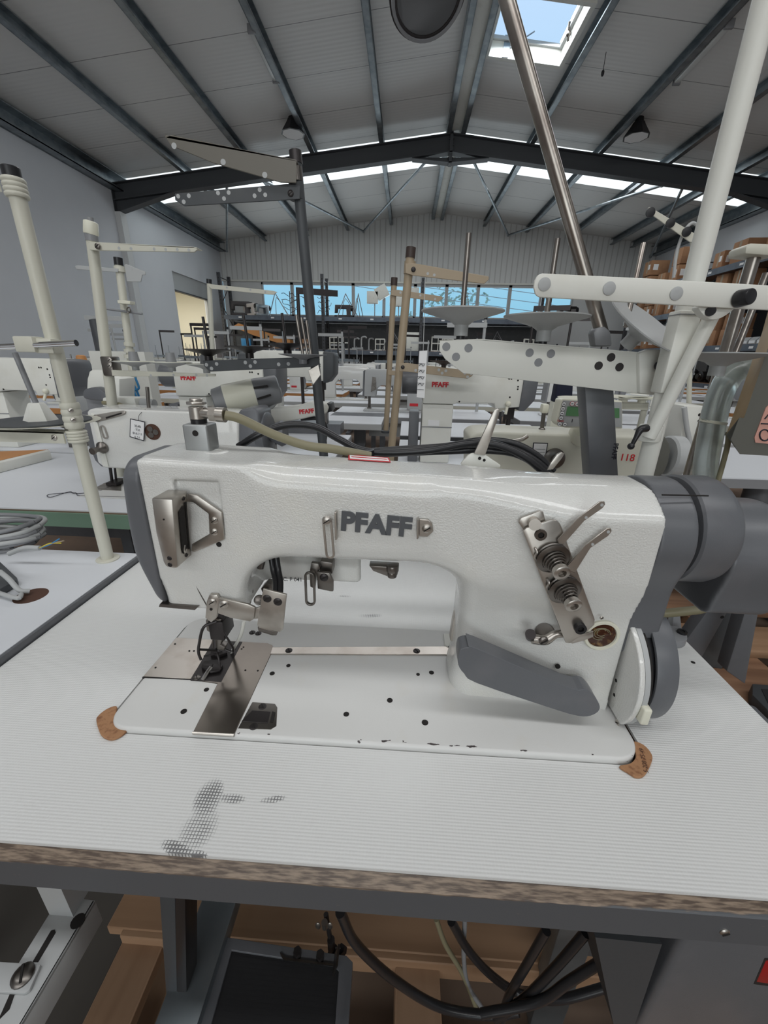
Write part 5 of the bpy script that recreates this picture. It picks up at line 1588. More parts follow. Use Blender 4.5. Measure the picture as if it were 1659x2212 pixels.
# foot pedal
pz = .30
pd = thing('foot_pedal', 'grey foot pedal with black ribbed mat, below the nearest table', 'pedal', P(600, 2150, Z=pz))
fr = [P(x, y, Z=pz) for x, y in ((476, 2022), (748, 2064), (762, 2078), (745, 2330), (410, 2280))]
inn = [P(x, y, Z=pz) for x, y in ((500, 2052), (722, 2086), (732, 2096), (716, 2330), (440, 2270))]
obj('frame', MB().ring(fr, inn, (0, 0, -.02)), 'grey', pd, bevel=.003, seg=3)
M['ribs'] = striped('ribbed_rubber', (.018, .018, .02), 1, .0052, .0022, .0015, None, .6)
obj('mat', MB().prism([P(x, y, Z=pz-.004) for x, y in ((498, 2050), (724, 2084), (734, 2096), (718, 2330), (438, 2270))], (0, 0, -.008)), 'ribs', pd)
b = MB().prism([P(x, y, Z=pz+.003) for x, y in ((604, 2058), (618, 2068), (722, 2082), (722, 2086), (612, 2073))], (0, 0, -.003))
b.bar(P(722, 2084, Z=pz+.002), P(730, 2062, Z=pz+.03), .022, .003, (1, 0, 0))
bk = obj('link_bracket', b, 'steel_d', pd)
for px, py in ((643, 2062), (692, 2069)): obj('bolt', MB().cyl(P(px, py, Z=pz), P(px, py, Z=pz)+Vector((0, 0, .010)), .006, n=6), 'gunmetal', bk)
b = MB().cyl(P(718, 2053, Y=.33), P(704, 1975, Y=.34), .0035).cyl(P(716, 2060, Y=.33), P(722, 2050, Y=.33), .006).cyl(P(716, 2048, Y=.33), P(715, 2030, Y=.33), .0055).cyl(P(718, 2052, Y=.33), P(742, 2054, Y=.33), .0042)
b.cyl(P(736, 2050, Y=.33), P(742, 2055, Y=.33), .007, n=6)
lr = obj('link_rod', b, 'gunmetal', pd)
wn = MB()
for s_ in (-1, 1):
    c = P(700+s_*13, 2000, Y=.33)
    wn.sph(c, .0075, 12, (.55, .25, 1.1))
wn.cyl(P(701, 1992, Y=.33), P(702, 2002, Y=.33), .0045)
obj('wing_nut', wn, 'steel', lr)
# sagging cables
CG = 'black cables sagging under the nearest table'
cable([P(735, 1970, Y=0.28), P(770, 2040, Y=0.29), P(850, 2115, Y=0.30), P(950, 2175, Y=0.30), P(1060, 2193, Y=0.30), P(1120, 2185, Y=0.30)], .0062, 'rubber', 'thick black cable sagging from beside the pedal link, under the nearest table', CG)
cable([P(975, 1990, Y=0.32), P(1010, 2050, Y=0.32), P(1060, 2105, Y=0.32), P(1120, 2145, Y=0.32), P(1200, 2160, Y=0.30), P(1320, 2130, Y=0.30)], .0058, 'rubber', 'black cable sagging to the right towards the control box', CG)
cable([P(1180, 2010, Y=0.29), P(1140, 2080, Y=0.29), P(1100, 2150, Y=0.29), P(1085, 2200, Y=0.29)], .0056, 'rubber', 'black cable crossing in front of the galvanised upright', CG)
cable([P(1265, 2015, Y=0.28), P(1200, 2090, Y=0.28), P(1130, 2160, Y=0.28), P(1070, 2200, Y=0.28)], .0056, 'rubber', 'black cable slanting down left from the two right uprights', CG)
cable([P(1310, 2070, Y=0.27), P(1230, 2120, Y=0.27), P(1160, 2165, Y=0.27), P(1040, 2190, Y=0.27)], .0056, 'rubber', 'lowest black cable slanting down left from the control box', CG)
cable([P(942, 1985, Y=0.33), P(962, 2040, Y=0.33), P(1000, 2105, Y=0.33), P(1030, 2180, Y=0.33)], .0036, 'hose', 'thin olive cable hanging behind the black ones')
cable([P(1004, 1985, Y=0.33), P(1002, 2070, Y=0.33), P(1012, 2130, Y=0.33), P(1050, 2190, Y=0.33)], .0034, 'grey_mid', 'thin grey cable hanging straight down behind the black ones')
# slotted rail of the neighbouring table stand at left
sl = thing('slotted_rail', 'pale grey slotted steel rail with a bolted plate, low at the left edge', 'rail', P(90, 2080, Z=.60))
zr = .60
def slv(px, py, dz=0): return P(px, py, Z=zr+dz)
obj('channel', MB().prism([slv(x, y) for x, y in ((130, 1935), (206, 1944), (30, 2240), (-60, 2240))], (0, 0, -.004)), 'grey_light', sl, bevel=.001)
obj('flange', MB().prism([slv(x, y) for x, y in ((200, 1943), (206, 1944), (30, 2240), (22, 2240))], (0, 0, -.035)), 'grey_light', sl, bevel=.001)
obj('slot', MB().prism([slv(x, y, .0006) for x, y in ((118, 2008), (120, 2014), (82, 2078), (70, 2078), (110, 2010))], (0, 0, -.001)), 'dark', sl)
obj('slot', MB().prism([slv(x, y, .0006) for x, y in ((34, 2140), (20, 2180), (-6, 2206), (2, 2190), (22, 2145))], (0, 0, -.001)), 'dark', sl)
hole(sl, slv(168, 1990), (0, 0, 1), .006)
obj('cross_plate', MB().prism([slv(x, y, .004) for x, y in ((-40, 2074), (88, 2082), (84, 2092), (64, 2138), (52, 2146), (-40, 2140))], (0, 0, -.004)), 'grey_light', sl, bevel=.001)
c = slv(50, 2108, .004)
screw(sl, c, (0, 0, 1), .0085, 'steel_d', 'carriage_bolt', sock=False)
obj('socket', MB().box(P(150, 1950, Z=zr).x-.012, P(150, 1950, Z=zr).x+.012, P(150, 1950, Z=zr).y-.01, P(150, 1950, Z=zr).y+.01, zr, ZN-.0385), 'grey_light', sl)
# floor objects seen past the right end of the table
tr_ = thing('trestle', 'dark grey slanted steel machine stand on the pallets at right', 'stand', P(1560, 1400, Z=.3))
def tq(nm, px, y0, dy, m='grey'): return obj(nm, MB().prism([P(x, y, Y=y0) for x, y in px], (0, dy, 0)), m, tr_, bevel=.002)
tq('leg', [(1564, 1272), (1600, 1272), (1512, 1428), (1470, 1400)], .80, .03)
tq('leg', [(1600, 1272), (1625, 1273), (1560, 1446), (1528, 1440), (1500, 1425)], .81, .03, 'grey_dark')
tq('leg', [(1628, 1262), (1650, 1262), (1610, 1478), (1570, 1450)], .72, .03)
tq('column', [(1598, 1200), (1640, 1200), (1625, 1290), (1560, 1285)], .78, .03)
for px, py in ((1592, 1284), (1574, 1313), (1560, 1333)): hole(tr_, P(px, py, Y=.80), (0, -1, 0), .004)
tq('foot', [(1480, 1500), (1640, 1620), (1640, 1650), (1480, 1530)], .78, .05, 'grey_dark')
M['pine_d'] = wood('dark_pallet_pine', (.30, .17, .10), (.20, .105, .06), 0, 2.0)
G2 = 'pallet boards on the floor right of the nearest table'
yy = [(1.55, 'farthest'), (1.28, 'second farthest'), (1.02, 'middle'), (.80, 'second nearest'), (.56, 'nearest')]
for k, (y0, w_) in enumerate(yy):
    tag(obj('pallet_board', MB().box(.62, 2.0, y0, y0+.16, .10, .13), 'pine' if k % 2 else 'pine_d', bevel=.002), 'rough pine pallet board on the floor at right, %s of five' % w_, 'board', G2)
for k, x in enumerate((.66, 1.25, 1.85)):
    tag(obj('pallet_bearer', MB().box(x, x+.09, .5, 1.75, .0, .10), 'pine_d'), ('left', 'middle', 'right')[k]+' bearer under the pallet boards at right', 'board', 'bearers of the pallet boards at right')
p2 = thing('foot_pedal', 'black foot pedal on the floor boards at the right edge', 'pedal', P(1650, 1500, Z=.14))
obj('plate', MB().prism([P(x, y, Z=.17) for x, y in ((1625, 1476), (1700, 1482), (1700, 1600), (1655, 1530), (1625, 1500))], (0, 0, -.04)), 'grey_dark', p2, bevel=.004)
obj('mat', MB().prism([P(x, y, Z=.172) for x, y in ((1645, 1488), (1700, 1492), (1700, 1560), (1660, 1520))], (0, 0, -.004)), 'ribs', p2)
# ================================================================ stations behind
def table(name_label, x0, x1, y0, y1, edge='grey_light', m='plain', th=.036, group=None, legs=True):
    t = thing('sewing_table', name_label, 'table', ((x0+x1)/2, (y0+y1)/2, 0), group)
    obj('tabletop', MB().box(x0, x1, y0, y1, ZT-.004, ZT), m, t, smooth=False)
    obj('edge_band', MB().box(x0-.001, x1+.001, y0-.001, y1+.001, ZT-th, ZT-.004), edge, t, smooth=False)
    if legs:
        ym = (y0+y1)/2
        for x in (x0+.14, x1-.14):
            obj('leg', MB().box(x-.025, x+.025, ym-.02, ym+.02, .04, ZT-th), 'grey', t)
            obj('foot', MB().box(x-.03, x+.03, y0+.02, y1-.02, 0, .04), 'grey', t)
        obj('crossbar', MB().box(x0+.165, x1-.165, ym-.01, ym+.01, .28, .34), 'grey', t)
    return t
table('white sewing table behind the nearest one, carrying the machine marked 118', -.02, .62, .80, 1.24)
# body of machine 118 reaches its table: already built to stand there
table('white table with chamfered corner behind the control box, hexagon nut pole on it', .965, 1.9, 1.385, 1.95, 'grey_mid')
table('white table carrying the right post machine lettered in red', -.02, .80, 1.33, 1.90)
table('white table behind the green edged one, carrying the left machine lettered in red', -1.15, -.26, 1.44, 1.98)
table('white table with pale edge in the middle, between dark pole and tan poles', -1.05, -.135, 2.36, 2.86)
table('white table with dark edge behind the tan poles', -.02, .75, 2.02, 2.50, 'grey_dark')

M['redprint'] = M['red']
def post_machine(label, mirror=False, group=None):
    """long-arm post machine: column at the left, arm to the right ending in a grey chamfered head.  Origin: foot of column, table level."""
    t = thing('sewing_machine', label, 'sewing machine', (0, 0, ZT), group)
    h = .330
    S = lambda pts, y, th: MB().prism([(x, y, ZT+z) for x, z in pts], (0, th, 0))
    obj('post', S([(0, 0), (.105, 0), (.108, h-.12), (0, h-.12)], -.01, .11), 'offwhite', t, bevel=.005)
    obj('arm', S([(0, h-.118), (.112, h-.118), (.118, h-.112), (.245, h-.112), (.250, h-.130), (.333, h-.122), (.335, h-.010), (.330, h), (.012, h), (0, h-.012)], -.02, .13), 'offwhite', t, bevel=.006)
    obj('head_cover', S([(.335, h), (.380, h-.004), (.384, h-.02), (.380, h-.098), (.350, h-.135), (.330, h-.135)], -.024, .138), 'grey', t, bevel=.004)
    obj('seam', S([(0, h-.201), (.107, h-.201), (.107, h-.198), (0, h-.198)], -.0112, .002), 'grey_mid', t)
    obj('plate_label', S([(.022, .135), (.062, .135), (.062, .155), (.022, .155)], -.0115, .002), 'paper', t)
    obj('presser_bar', MB().cyl((.315, .04, ZT+h-.13), (.315, .04, ZT+.10), .008).box(.300, .330, .03, .05, ZT+h-.17, ZT+h-.13).cyl((.30, .04, ZT+h-.15), (.30, .04, ZT+h-.185), .005).box(.295, .33, .03, .055, ZT+.095, ZT+.105), 'gunmetal', t)
    obj('post_bed', S([(.285, 0), (.335, 0), (.335, .090), (.27, .095), (.24, .088), (.285, .075)], .02, .05), 'steel_d', t, bevel=.002)
    obj('lift_lever', MB().tube([(.290, -.024, ZT+h-.115), (.284, -.035, ZT+h-.145)], .005).sph((.291, -.026, ZT+h-.112), .010), 'cream', t)
    obj('belt_cover', S([(-.045, 0), (-.010, 0), (-.010, .18), (-.045, .18)], .0, .09), 'grey', t, bevel=.003)
    obj('motor', MB().cyl((-.075, .05, ZT+h-.05), (-.0, .05, ZT+h-.05), .042, n=24), 'grey', t, bevel=.004)
    for x, z in ((.285, h-.03), (.293, h-.03), (.318, h-.055), (.318, h-.063), (.295, h-.09), (.315, h-.035), (.125, h-.109)):
        hole(t, (x, -.02, ZT+z), (0, -1, 0), .003)
    text('PFAFF', 'red', t, (.055, -.0206, ZT+h-.055), (1, 0, 0), (0, 0, 1), .022, .0006, offset=.05)
    return t
pm = post_machine('white post machine lettered in red, right of the two tan poles')
a_ = P(905, 793, Y=1.45)
pm.location = (P(912, 900, Y=1.45).x, 1.47, ZT)
a_ = dup(pm, (P(378, 900, Y=1.47).x, 1.52, ZT), 0, 'white post machine lettered in red, behind the grey and cream motor cylinder')
a_ = dup(pm, (P(-60, 900, Y=1.45).x, 1.50, ZT), 0, 'white post machine with grey head at the left edge, behind the cream stand')
a_ = dup(pm, (P(555, 900, Y=1.95).x, 1.96, ZT+.05), 0, 'white machine with dark head behind the dark thread stand pole', mats={'grey_paint': 'grey_dark'})
table('white sewing table at the far left edge under the post machine', -2.1, -1.17, 1.44, 1.98)
tag(obj('base_block', MB().box(a_.location.x-.06, a_.location.x+.40, 1.98, 2.10, ZT, ZT+.05), 'grey'), 'low grey base under the dark headed machine', 'base')

def stand_pole(t, top, bot, y, r, m, cap='black', capl=.022):
    a = P(*top, Y=y); b_ = P(*bot, Y=y)
    d = (b_-a); k = (ZT-a.z)/d.z if d.z else 1
    e = a+d*k
    obj('pole', MB().cyl(e, a, r, n=18), m, t)
    if cap: obj('cap', MB().cyl(a-(d.normalized()*-.002), a-d.normalized()*capl, r*1.12, n=18), cap, t)
    return a, e
def arm_px(t, name, px, y, th, m, holes=(), hr=.0045, hm='grey_light', bevel=.001, flange=None):
    o = obj(name, MB().prism([P(x, yy, Y=y) for x, yy in px], (0, th, 0)), m, t, bevel=bevel, seg=1)
    for hx, hy in holes: hole(o, P(hx, hy, Y=y), (0, -1, 0), hr, 'eyelet', hm)
    if flange: obj('flange', MB().prism([P(x, yy, Y=y) for x, yy in flange], (0, .03, 0)), m, o)
    return o
def cone(t, px, py, y, R, h, m, pin=0, pr=.003, pm_='steel_r'):
    return saucer(t, P(px, py, Y=y), (0, 0, 1), R, h, m, pin, pr, pm_)

# dark thread stand
ds = thing('thread_stand', 'dark grey thread stand with two top arms and black cone plates, left of centre', 'thread stand', (P(697, 960, Y=1.15).x, 1.15, 0))
stand_pole(ds, (640, 352), (697, 960), 1.15, .0128, 'grey_dark', 'gunmetal')
M['bronze'] = mat('bronze_grey_paint', (.13, .12, .10), .4)
arm_px(ds, 'upper_arm', [(358, 296), (370, 291), (640, 346), (640, 395), (606, 394), (460, 352), (368, 314)], 1.12, .003, 'bronze', ((376, 315), (482, 350), (572, 378)), .006, flange=[(357, 292), (640, 345), (640, 348), (357, 297)])
arm_px(ds, 'lower_arm', [(377, 418), (620, 397), (648, 400), (648, 430), (620, 432), (398, 445), (378, 432)], 1.13, .003, 'grey_dark', ((385, 424), (408, 423), (397, 436), (471, 417), (494, 416), (484, 429), (550, 423), (561, 410), (573, 421)), .0046)
obj('clamp', MB().cyl(P(642, 432, Y=1.15), P(640, 398, Y=1.15), .018, n=20), 'grey_dark', ds)
obj('clamp', MB().cyl(P(640, 394, Y=1.15), P(637, 362, Y=1.15), .017, n=20), 'steel_d', ds)
screw(ds, P(628, 418, Y=1.13), (0, -1, 0), .007, 'gunmetal'); screw(ds, P(627, 386, Y=1.13), (0, -1, 0), .007, 'steel')
la = arm_px(ds, 'cone_arm', [(438, 779), (690, 770), (690, 792), (452, 803), (440, 790)], 1.10, .003, 'grey_dark', ((446, 788), (468, 786), (457, 796), (530, 783), (551, 782), (541, 791), (602, 787), (623, 786)), .0046)
for cx, cy in ((452, 780), (540, 774), (622, 768)):
    c = cone(ds, cx, cy, 1.13, .062, .028, 'gunmetal')
for a1, b1 in (((438, 684), (452, 762)), ((526, 680), (537, 755)), ((609, 676), (618, 748))):
    obj('spool_pin', MB().cyl(P(*b1, Y=1.13), P(*a1, Y=1.13), .0036, n=10), 'gunmetal', ds)
c = cone(ds, 655, 786, 1.08, .060, .022, 'grey_mid')
for a1, b1 in (((640, 680), (655, 770)), ((651, 686), (665, 770)), ((662, 692), (672, 768))):
    obj('spool_pin', MB().cyl(P(*b1, Y=1.08), P(*a1, Y=1.08), .0036, n=10), 'steel_r', ds)
arm_px(ds, 'tag_plate', [(665, 800), (688, 787), (693, 810), (676, 832)], 1.06, .002, 'steel')

# cream stand with foam-wrapped tip
s2 = thing('thread_stand', 'cream thread stand with foam-wrapped tip and felt-topped cone plates, left', 'thread stand', (P(240, 870, Y=1.16).x, 1.16, 0))
stand_pole(s2, (199, 520), (243, 878), 1.16, .0135, 'beige', 'grey_mid', .02)
a1 = P(197, 508, Y=1.16); a2 = P(196, 478, Y=1.16)
obj('foam_wrap', MB().cyl(a1, a2, .018, .017, 8), 'foam', s2, bevel=.004).data.materials[0] = M['cream']
obj('tip', MB().cyl(a2, P(195, 470, Y=1.16), .007), 'grey_mid', s2)
arm_px(s2, 'upper_arm', [(192, 523), (206, 524), (418, 533), (427, 538), (420, 545), (206, 541), (194, 540)], 1.14, .004, 'beige', ((257, 536), (283, 537), (333, 538), (358, 539), (383, 539), (408, 540)), .0035, flange=[(190, 522), (425, 534), (425, 536), (190, 524)])
screw(s2, P(211, 532, Y=1.135), (0, -1, 0), .007, 'steel_d')
obj('clamp', MB().box(P(229, 775, Y=1.16).x-.004, P(245, 775, Y=1.16).x+.006, 1.14, 1.18, P(238, 812, Y=1.16).z, P(238, 770, Y=1.16).z), 'steel_d', s2, bevel=.004)
for py in (778, 790): screw(s2, P(237, py, Y=1.14), (0, -1, 0), .006, 'steel')
arm_px(s2, 'lower_arm', [(240, 799), (262, 800), (466, 808), (465, 813), (262, 813), (242, 812)], 1.13, .004, 'beige', ((326, 811), (375, 810), (424, 810), (447, 811)), .0032)
for cx, cy in ((294, 800), (373, 802), (447, 806)):
    c = cone(s2, cx, cy, 1.15, .053, .022, 'grey_light')
    o = P(cx, cy, Y=1.15)
    obj('felt', MB().lathe(o+Vector((0, 0, .0222)), (0, 0, 1), [(0, .05), (.002, .05), (.002, 0)], 24), 'cream', c)
    obj('cone_core', MB().lathe(o+Vector((0, 0, .0242)), (0, 0, 1), [(0, .014), (.024, .011), (.024, 0)], 16), 'grey_mid', c)
# third cream stand
s3 = thing('thread_stand', 'cream thread stand with black cap and wide bent plate, left wall behind it', 'thread stand', (P(300, 870, Y=1.62).x, 1.62, 0))
stand_pole(s3, (257, 572), (293, 860), 1.62, .0135, 'beige')
arm_px(s3, 'upper_arm', [(161, 574), (168, 573), (255, 580), (255, 588), (166, 582)], 1.60, .004, 'grey_light', ((165, 578), (171, 578), (202, 580), (220, 582), (246, 585)), .003)
arm_px(s3, 'bent_plate', [(268, 572), (272, 570), (314, 587), (314, 594), (307, 594), (304, 609), (274, 608)], 1.62, .004, 'grey_light', ((284, 582), (311, 591)), .003)
obj('clamp', MB().cyl(P(260, 588, Y=1.62), P(258, 576, Y=1.62), .019, n=16), 'beige', s3)
arm_px(s3, 'middle_clamp', [(253, 648), (281, 650), (281, 657), (254, 655)], 1.58, .03, 'cream')
obj('guide_rod', MB().cyl(P(229, 667, Y=1.60), P(307, 678, Y=1.60), .004), 'grey_mid', s3)
obj('guide_ring', MB().tube([P(278+4*math.cos(a), 670+6*math.sin(a), Y=1.59) for a in np.linspace(0, 2*PI, 12)], .002, 6, 2), 'steel_d', s3)
for py in (742, 756, 768): obj('clamp', MB().cyl(P(280, py+6, Y=1.62), P(279, py-2, Y=1.62), .019, n=16), 'beige', s3)
# small cream stand near the doorway
s4 = thing('thread_stand', 'slim cream thread stand in front of the doorway with a long arm towards the windows', 'thread stand', (P(463, 870, Y=2.75).x, 2.75, 0))
stand_pole(s4, (452, 612), (463, 850), 2.75, .0145, 'beige')
arm_px(s4, 'upper_arm', [(447, 614), (457, 614), (590, 628), (599, 631), (590, 637), (457, 624)], 2.72, .004, 'beige', ((490, 621), (541, 626), (573, 631)), .006)
# tan stands
s5 = thing('thread_stand', 'taller tan thread stand with dark cap, centre of the hall', 'thread stand', (P(848, 960, Y=1.42).x, 1.42, 0))
M['tancap'] = mat('brown_cap', (.045, .03, .025), .5)
stand_pole(s5, (886, 556), (846, 965), 1.42, .0132, 'tan', 'tancap', .026)
arm_px(s5, 'upper_arm', [(876, 569), (892, 568), (1056, 597), (1056, 604), (1046, 613), (892, 595), (876, 590)], 1.40, .004, 'bronze', ((924, 591), (938, 594)), .004).data.materials[0] = M['tan']
screw(s5, P(893, 582, Y=1.398), (0, -1, 0), .007, 'gunmetal')
obj('clamp', MB().cyl(P(884, 592, Y=1.42), P(886, 565, Y=1.42), .0175, n=18), 'tan', s5)
arm_px(s5, 'lower_arm', [(862, 785), (878, 784), (1025, 802), (1020, 812), (1010, 818), (878, 803), (862, 802)], 1.36, .004, 'tan', ((898, 800), (948, 799), (955, 806), (963, 801), (1004, 806), (1010, 814), (1018, 807)), .0045)
screw(s5, P(870, 793, Y=1.358), (0, -1, 0), .006, 'gunmetal')
for cx, cy, h in ((958, 797, 0), (1014, 800, 0)): cone(s5, cx, cy, 1.38, .045, .024, 'tancap')
# hanging label strip
obj('tag_strip', MB().prism([P(x, y, Y=1.33) for x, y in ((906, 758), (923, 757), (917, 860), (900, 858))], (0, .001, 0)), 'paper', s5)
for k in range(4): obj('tag_writing', MB().tube([P(905-k*.8, 790+14*k, Y=1.328), P(910-k*.8, 786+14*k, Y=1.328), P(914-k*.8, 791+14*k, Y=1.328), P(917-k*.8, 787+14*k, Y=1.328)], .0008, 5, 3), 'ink', s5)
for k in range(5): obj('tag_line', MB().tube([P(903-k*.8, 785+14*k, Y=1.3285), P(919-k*.8, 786+14*k, Y=1.3285)], .0005, 4, 1), 'ink', s5)
obj('tag_string', MB().tube([P(914, 758, Y=1.33), P(916, 700, Y=1.34), P(918, 606, Y=1.40)], .0012, 6), 'grey_light', s5)
s6 = thing('thread_stand', 'shorter tan thread stand behind the taller tan one', 'thread stand', (P(835, 925, Y=1.95).x, 2.06, ZT))
stand_pole(s6, (851, 616), (834, 925), 2.08, .0135, 'tan', 'tancap', .03)
arm_px(s6, 'upper_arm', [(845, 627), (860, 626), (954, 640), (957, 644), (948, 652), (860, 640), (845, 638)], 2.06, .004, 'tan', ((865, 632), (908, 638), (940, 646)), .005)
arm_px(s6, 'lower_arm', [(838, 800), (876, 802), (886, 806), (876, 812), (838, 810)], 2.04, .004, 'tan', ((868, 806),), .006)
obj('foot', MB().lathe((P(834, 925, Y=2.08).x, 2.08, ZT), (0, 0, 1), [(0, .025), (.01, .025), (.012, .014)], 20), 'grey_dark', s6)

# motor cylinder behind the fitting
mt = thing('motor', 'cream and grey ribbed motor cylinder, tilted, behind the steel hose fitting', 'motor', P(540, 880, Y=1.22))
A_, B_ = P(462, 869, Y=1.17), P(603, 840, Y=1.24)
ax = (B_-A_); L = ax.length; ax.normalize()
obj('end_cap', MB().lathe(A_, ax, [(0, .030), (.003, .036), (L*.17, .041), (L*.175, .0)], 36), 'grey_mid', mt)
pr = [(L*.175, .042)]
for k in range(6): pr += [(L*.18+.0, .042)]
obj('barrel', MB().lathe(A_, ax, [(L*.17, 0), (L*.17, .0425), (L*.62, .0435), (L*.62, 0)], 40), 'cream', mt)
for k in range(9):
    a = .5+k*.13
    _, u, w = basis(ax)
    for sgn in (1,):
        d_ = u*math.cos(a*2.2)+w*math.sin(a*2.2)
        obj('rib', MB().bar(A_+ax*L*.19+d_*.0432, A_+ax*L*.61+d_*.0440, .0012, .0012), 'grey_light', mt)
obj('rear_housing', MB().lathe(A_, ax, [(L*.62, 0), (L*.62, .043), (L*.98, .040), (L*1.0, .034), (L*1.0, 0)], 40), 'grey', mt, bevel=0).data.materials[0] = M['grey_mid']
for (p1_, p2_) in (((548, 838), (578, 834)), ((556, 862), (585, 853))):
    obj('vent_slot', MB().bar(P(*p1_, Y=1.175), P(*p2_, Y=1.18), .004, .006), 'dark', mt)
obj('bracket', MB().tube([P(450, 880, Y=1.17), P(478, 876, Y=1.165), P(486, 872, Y=1.16)], .004, 8).box(P(478, 876, Y=1.17).x, P(492, 876, Y=1.17).x, 1.16, 1.20, ZT, P(478, 885, Y=1.17).z), 'steel', mt)
obj('support', MB().box(P(520, 880, Y=1.2).x, P(536, 880, Y=1.2).x, 1.19, 1.23, ZT, P(520, 872, Y=1.2).z), 'grey', mt)
cable([P(586, 838, Y=1.24), P(600, 838, Y=1.24), P(604, 850, Y=1.24), P(595, 870, Y=1.23), P(572, 892, Y=1.22)], .0062, 'grey_light', 'pale grey cable curving down from the motor cylinder')
# white cylinder arm lettered in red with a black end
ca = thing('sewing_machine', 'white cylinder arm lettered in red with a black end cap, left of the dark pole', 'sewing machine', P(620, 900, Y=1.26))
obj('arm', MB().prism([P(x, y, Y=1.22) for x, y in ((548, 893), (570, 885), (640, 878), (664, 870), (706, 872), (710, 880), (706, 893), (650, 906), (600, 914), (556, 915))], (0, .07, 0)), 'offwhite', ca, bevel=.005, seg=3)
obj('end_cap', MB().prism([P(x, y, Y=1.225) for x, y in ((706, 871), (713, 872), (717, 888), (710, 891), (706, 892))], (0, .06, 0)), 'black', ca, bevel=.001)
obj('base', MB().prism([P(x, y, Y=1.24) for x, y in ((548, 900), (600, 905), (612, 960), (545, 960))], (0, .05, 0)), 'grey', ca)
text('PFAFF', 'red', ca, P(662, 889, Y=1.2195), (1, 0, .11), (-.11, 0, 1), .0175, .0006, offset=.05)
obj('belt', MB().tube([P(650, 905, Y=1.24), P(690, 905, Y=1.24), P(704, 925, Y=1.24), P(702, 950, Y=1.24)], .006, 8), 'black', ca)

# left cluster: cream machine head, boxes, orange cone
lc = thing('motor', 'cream motor housing with grey drum and belt cover, left of the foam-tipped stand', 'motor', P(215, 880, Y=1.45))
obj('housing', MB().prism([P(x, y, Y=1.45) for x, y in ((192, 802), (200, 799), (232, 800), (238, 812), (258, 818), (258, 862), (186, 862), (188, 818), (190, 812))], (0, .09, 0)), 'cream', lc, bevel=.005).data.materials[0] = M['offwhite']
obj('drum', MB().prism([P(x, y, Y=1.42) for x, y in smoothpoly([(179, 845), (185, 840), (205, 836), (218, 842), (236, 858), (236, 866), (182, 862)], 2)], (0, .05, 0)), 'grey', lc, bevel=.006)
obj('foot', MB().box(P(190, 860, Y=1.47).x, P(250, 860, Y=1.47).x, 1.46, 1.54, ZT, P(190, 861, Y=1.47).z), 'grey_mid', lc)
wb = thing('linear_unit', 'white ribbed box unit lying behind the tagged machine at left', 'actuator', P(270, 885, Y=1.22))
obj('case', MB().prism([P(x, y, Y=1.20) for x, y in ((221, 859), (290, 860), (296, 880), (221, 878))], (0, .06, 0)), 'offwhite', wb, bevel=.004)
obj('tube', MB().cyl(P(294, 872, Y=1.23), P(334, 875, Y=1.23), .017, n=20), 'grey_light', wb)
obj('corrugated_hose', MB().tube([P(222, 870, Y=1.17), P(240, 871, Y=1.17), P(258, 874, Y=1.17), P(268, 879, Y=1.17)], .006, 10), 'hose', wb)
obj('leg', MB().box(P(240, 880, Y=1.23).x, P(330, 880, Y=1.23).x, 1.22, 1.25, ZT, P(240, 880, Y=1.22).z), 'grey', wb)
oc = P(182, 802, Y=2.0)
ocn = tag(obj('thread_cone', MB().lathe((oc.x, 2.0, oc.z), (0, 0, 1), [(0, .030), (.004, .032), (.070, .020), (.074, .012), (.074, 0)], 24), 'orange'), 'orange thread cone on a far stand at left', 'thread cone')
tag(obj('cone_shelf', MB().box(oc.x-.08, oc.x+.12, 1.95, 2.05, ZT, oc.z-.0005), 'grey_light'), 'grey box under the orange thread cone', 'box')
gcn = P(225, 758, Y=2.3)
tag(obj('thread_cone', MB().lathe((gcn.x, 2.3, gcn.z), (-.12, 0, 1), [(0, .040), (.15, .026), (.156, .026), (.16, .01), (.16, 0)], 24), 'grey_dark'), 'tall dark green thread cone behind the foam-tipped stand', 'thread cone')
tag(obj('cone_shelf', MB().box(gcn.x-.06, gcn.x+.25, 2.26, 2.34, 0, gcn.z-.001), 'offwhite'), 'pale stand block under the tall dark cone', 'box')
for k, (a, b_, c_) in enumerate((((300, 868), (272, 825), (290, 822)), ((292, 866), (284, 848), (297, 820)))):
    cable([P(256, 868, Y=1.6), P(262, 838, Y=1.6), P(284, 828, Y=1.6), P(298, 850, Y=1.6), P(302, 872, Y=1.6)] if k == 0 else [P(298, 862, Y=1.58), P(290, 845, Y=1.58), P(300, 838, Y=1.58), P(292, 815, Y=1.58)], .004, 'bluetube' if 'bluetube' in M else 'blue', 'bright blue air tube loop at left, '+('larger' if k == 0 else 'smaller'), 'blue air tubes at left', 'air_tube', 'tube')
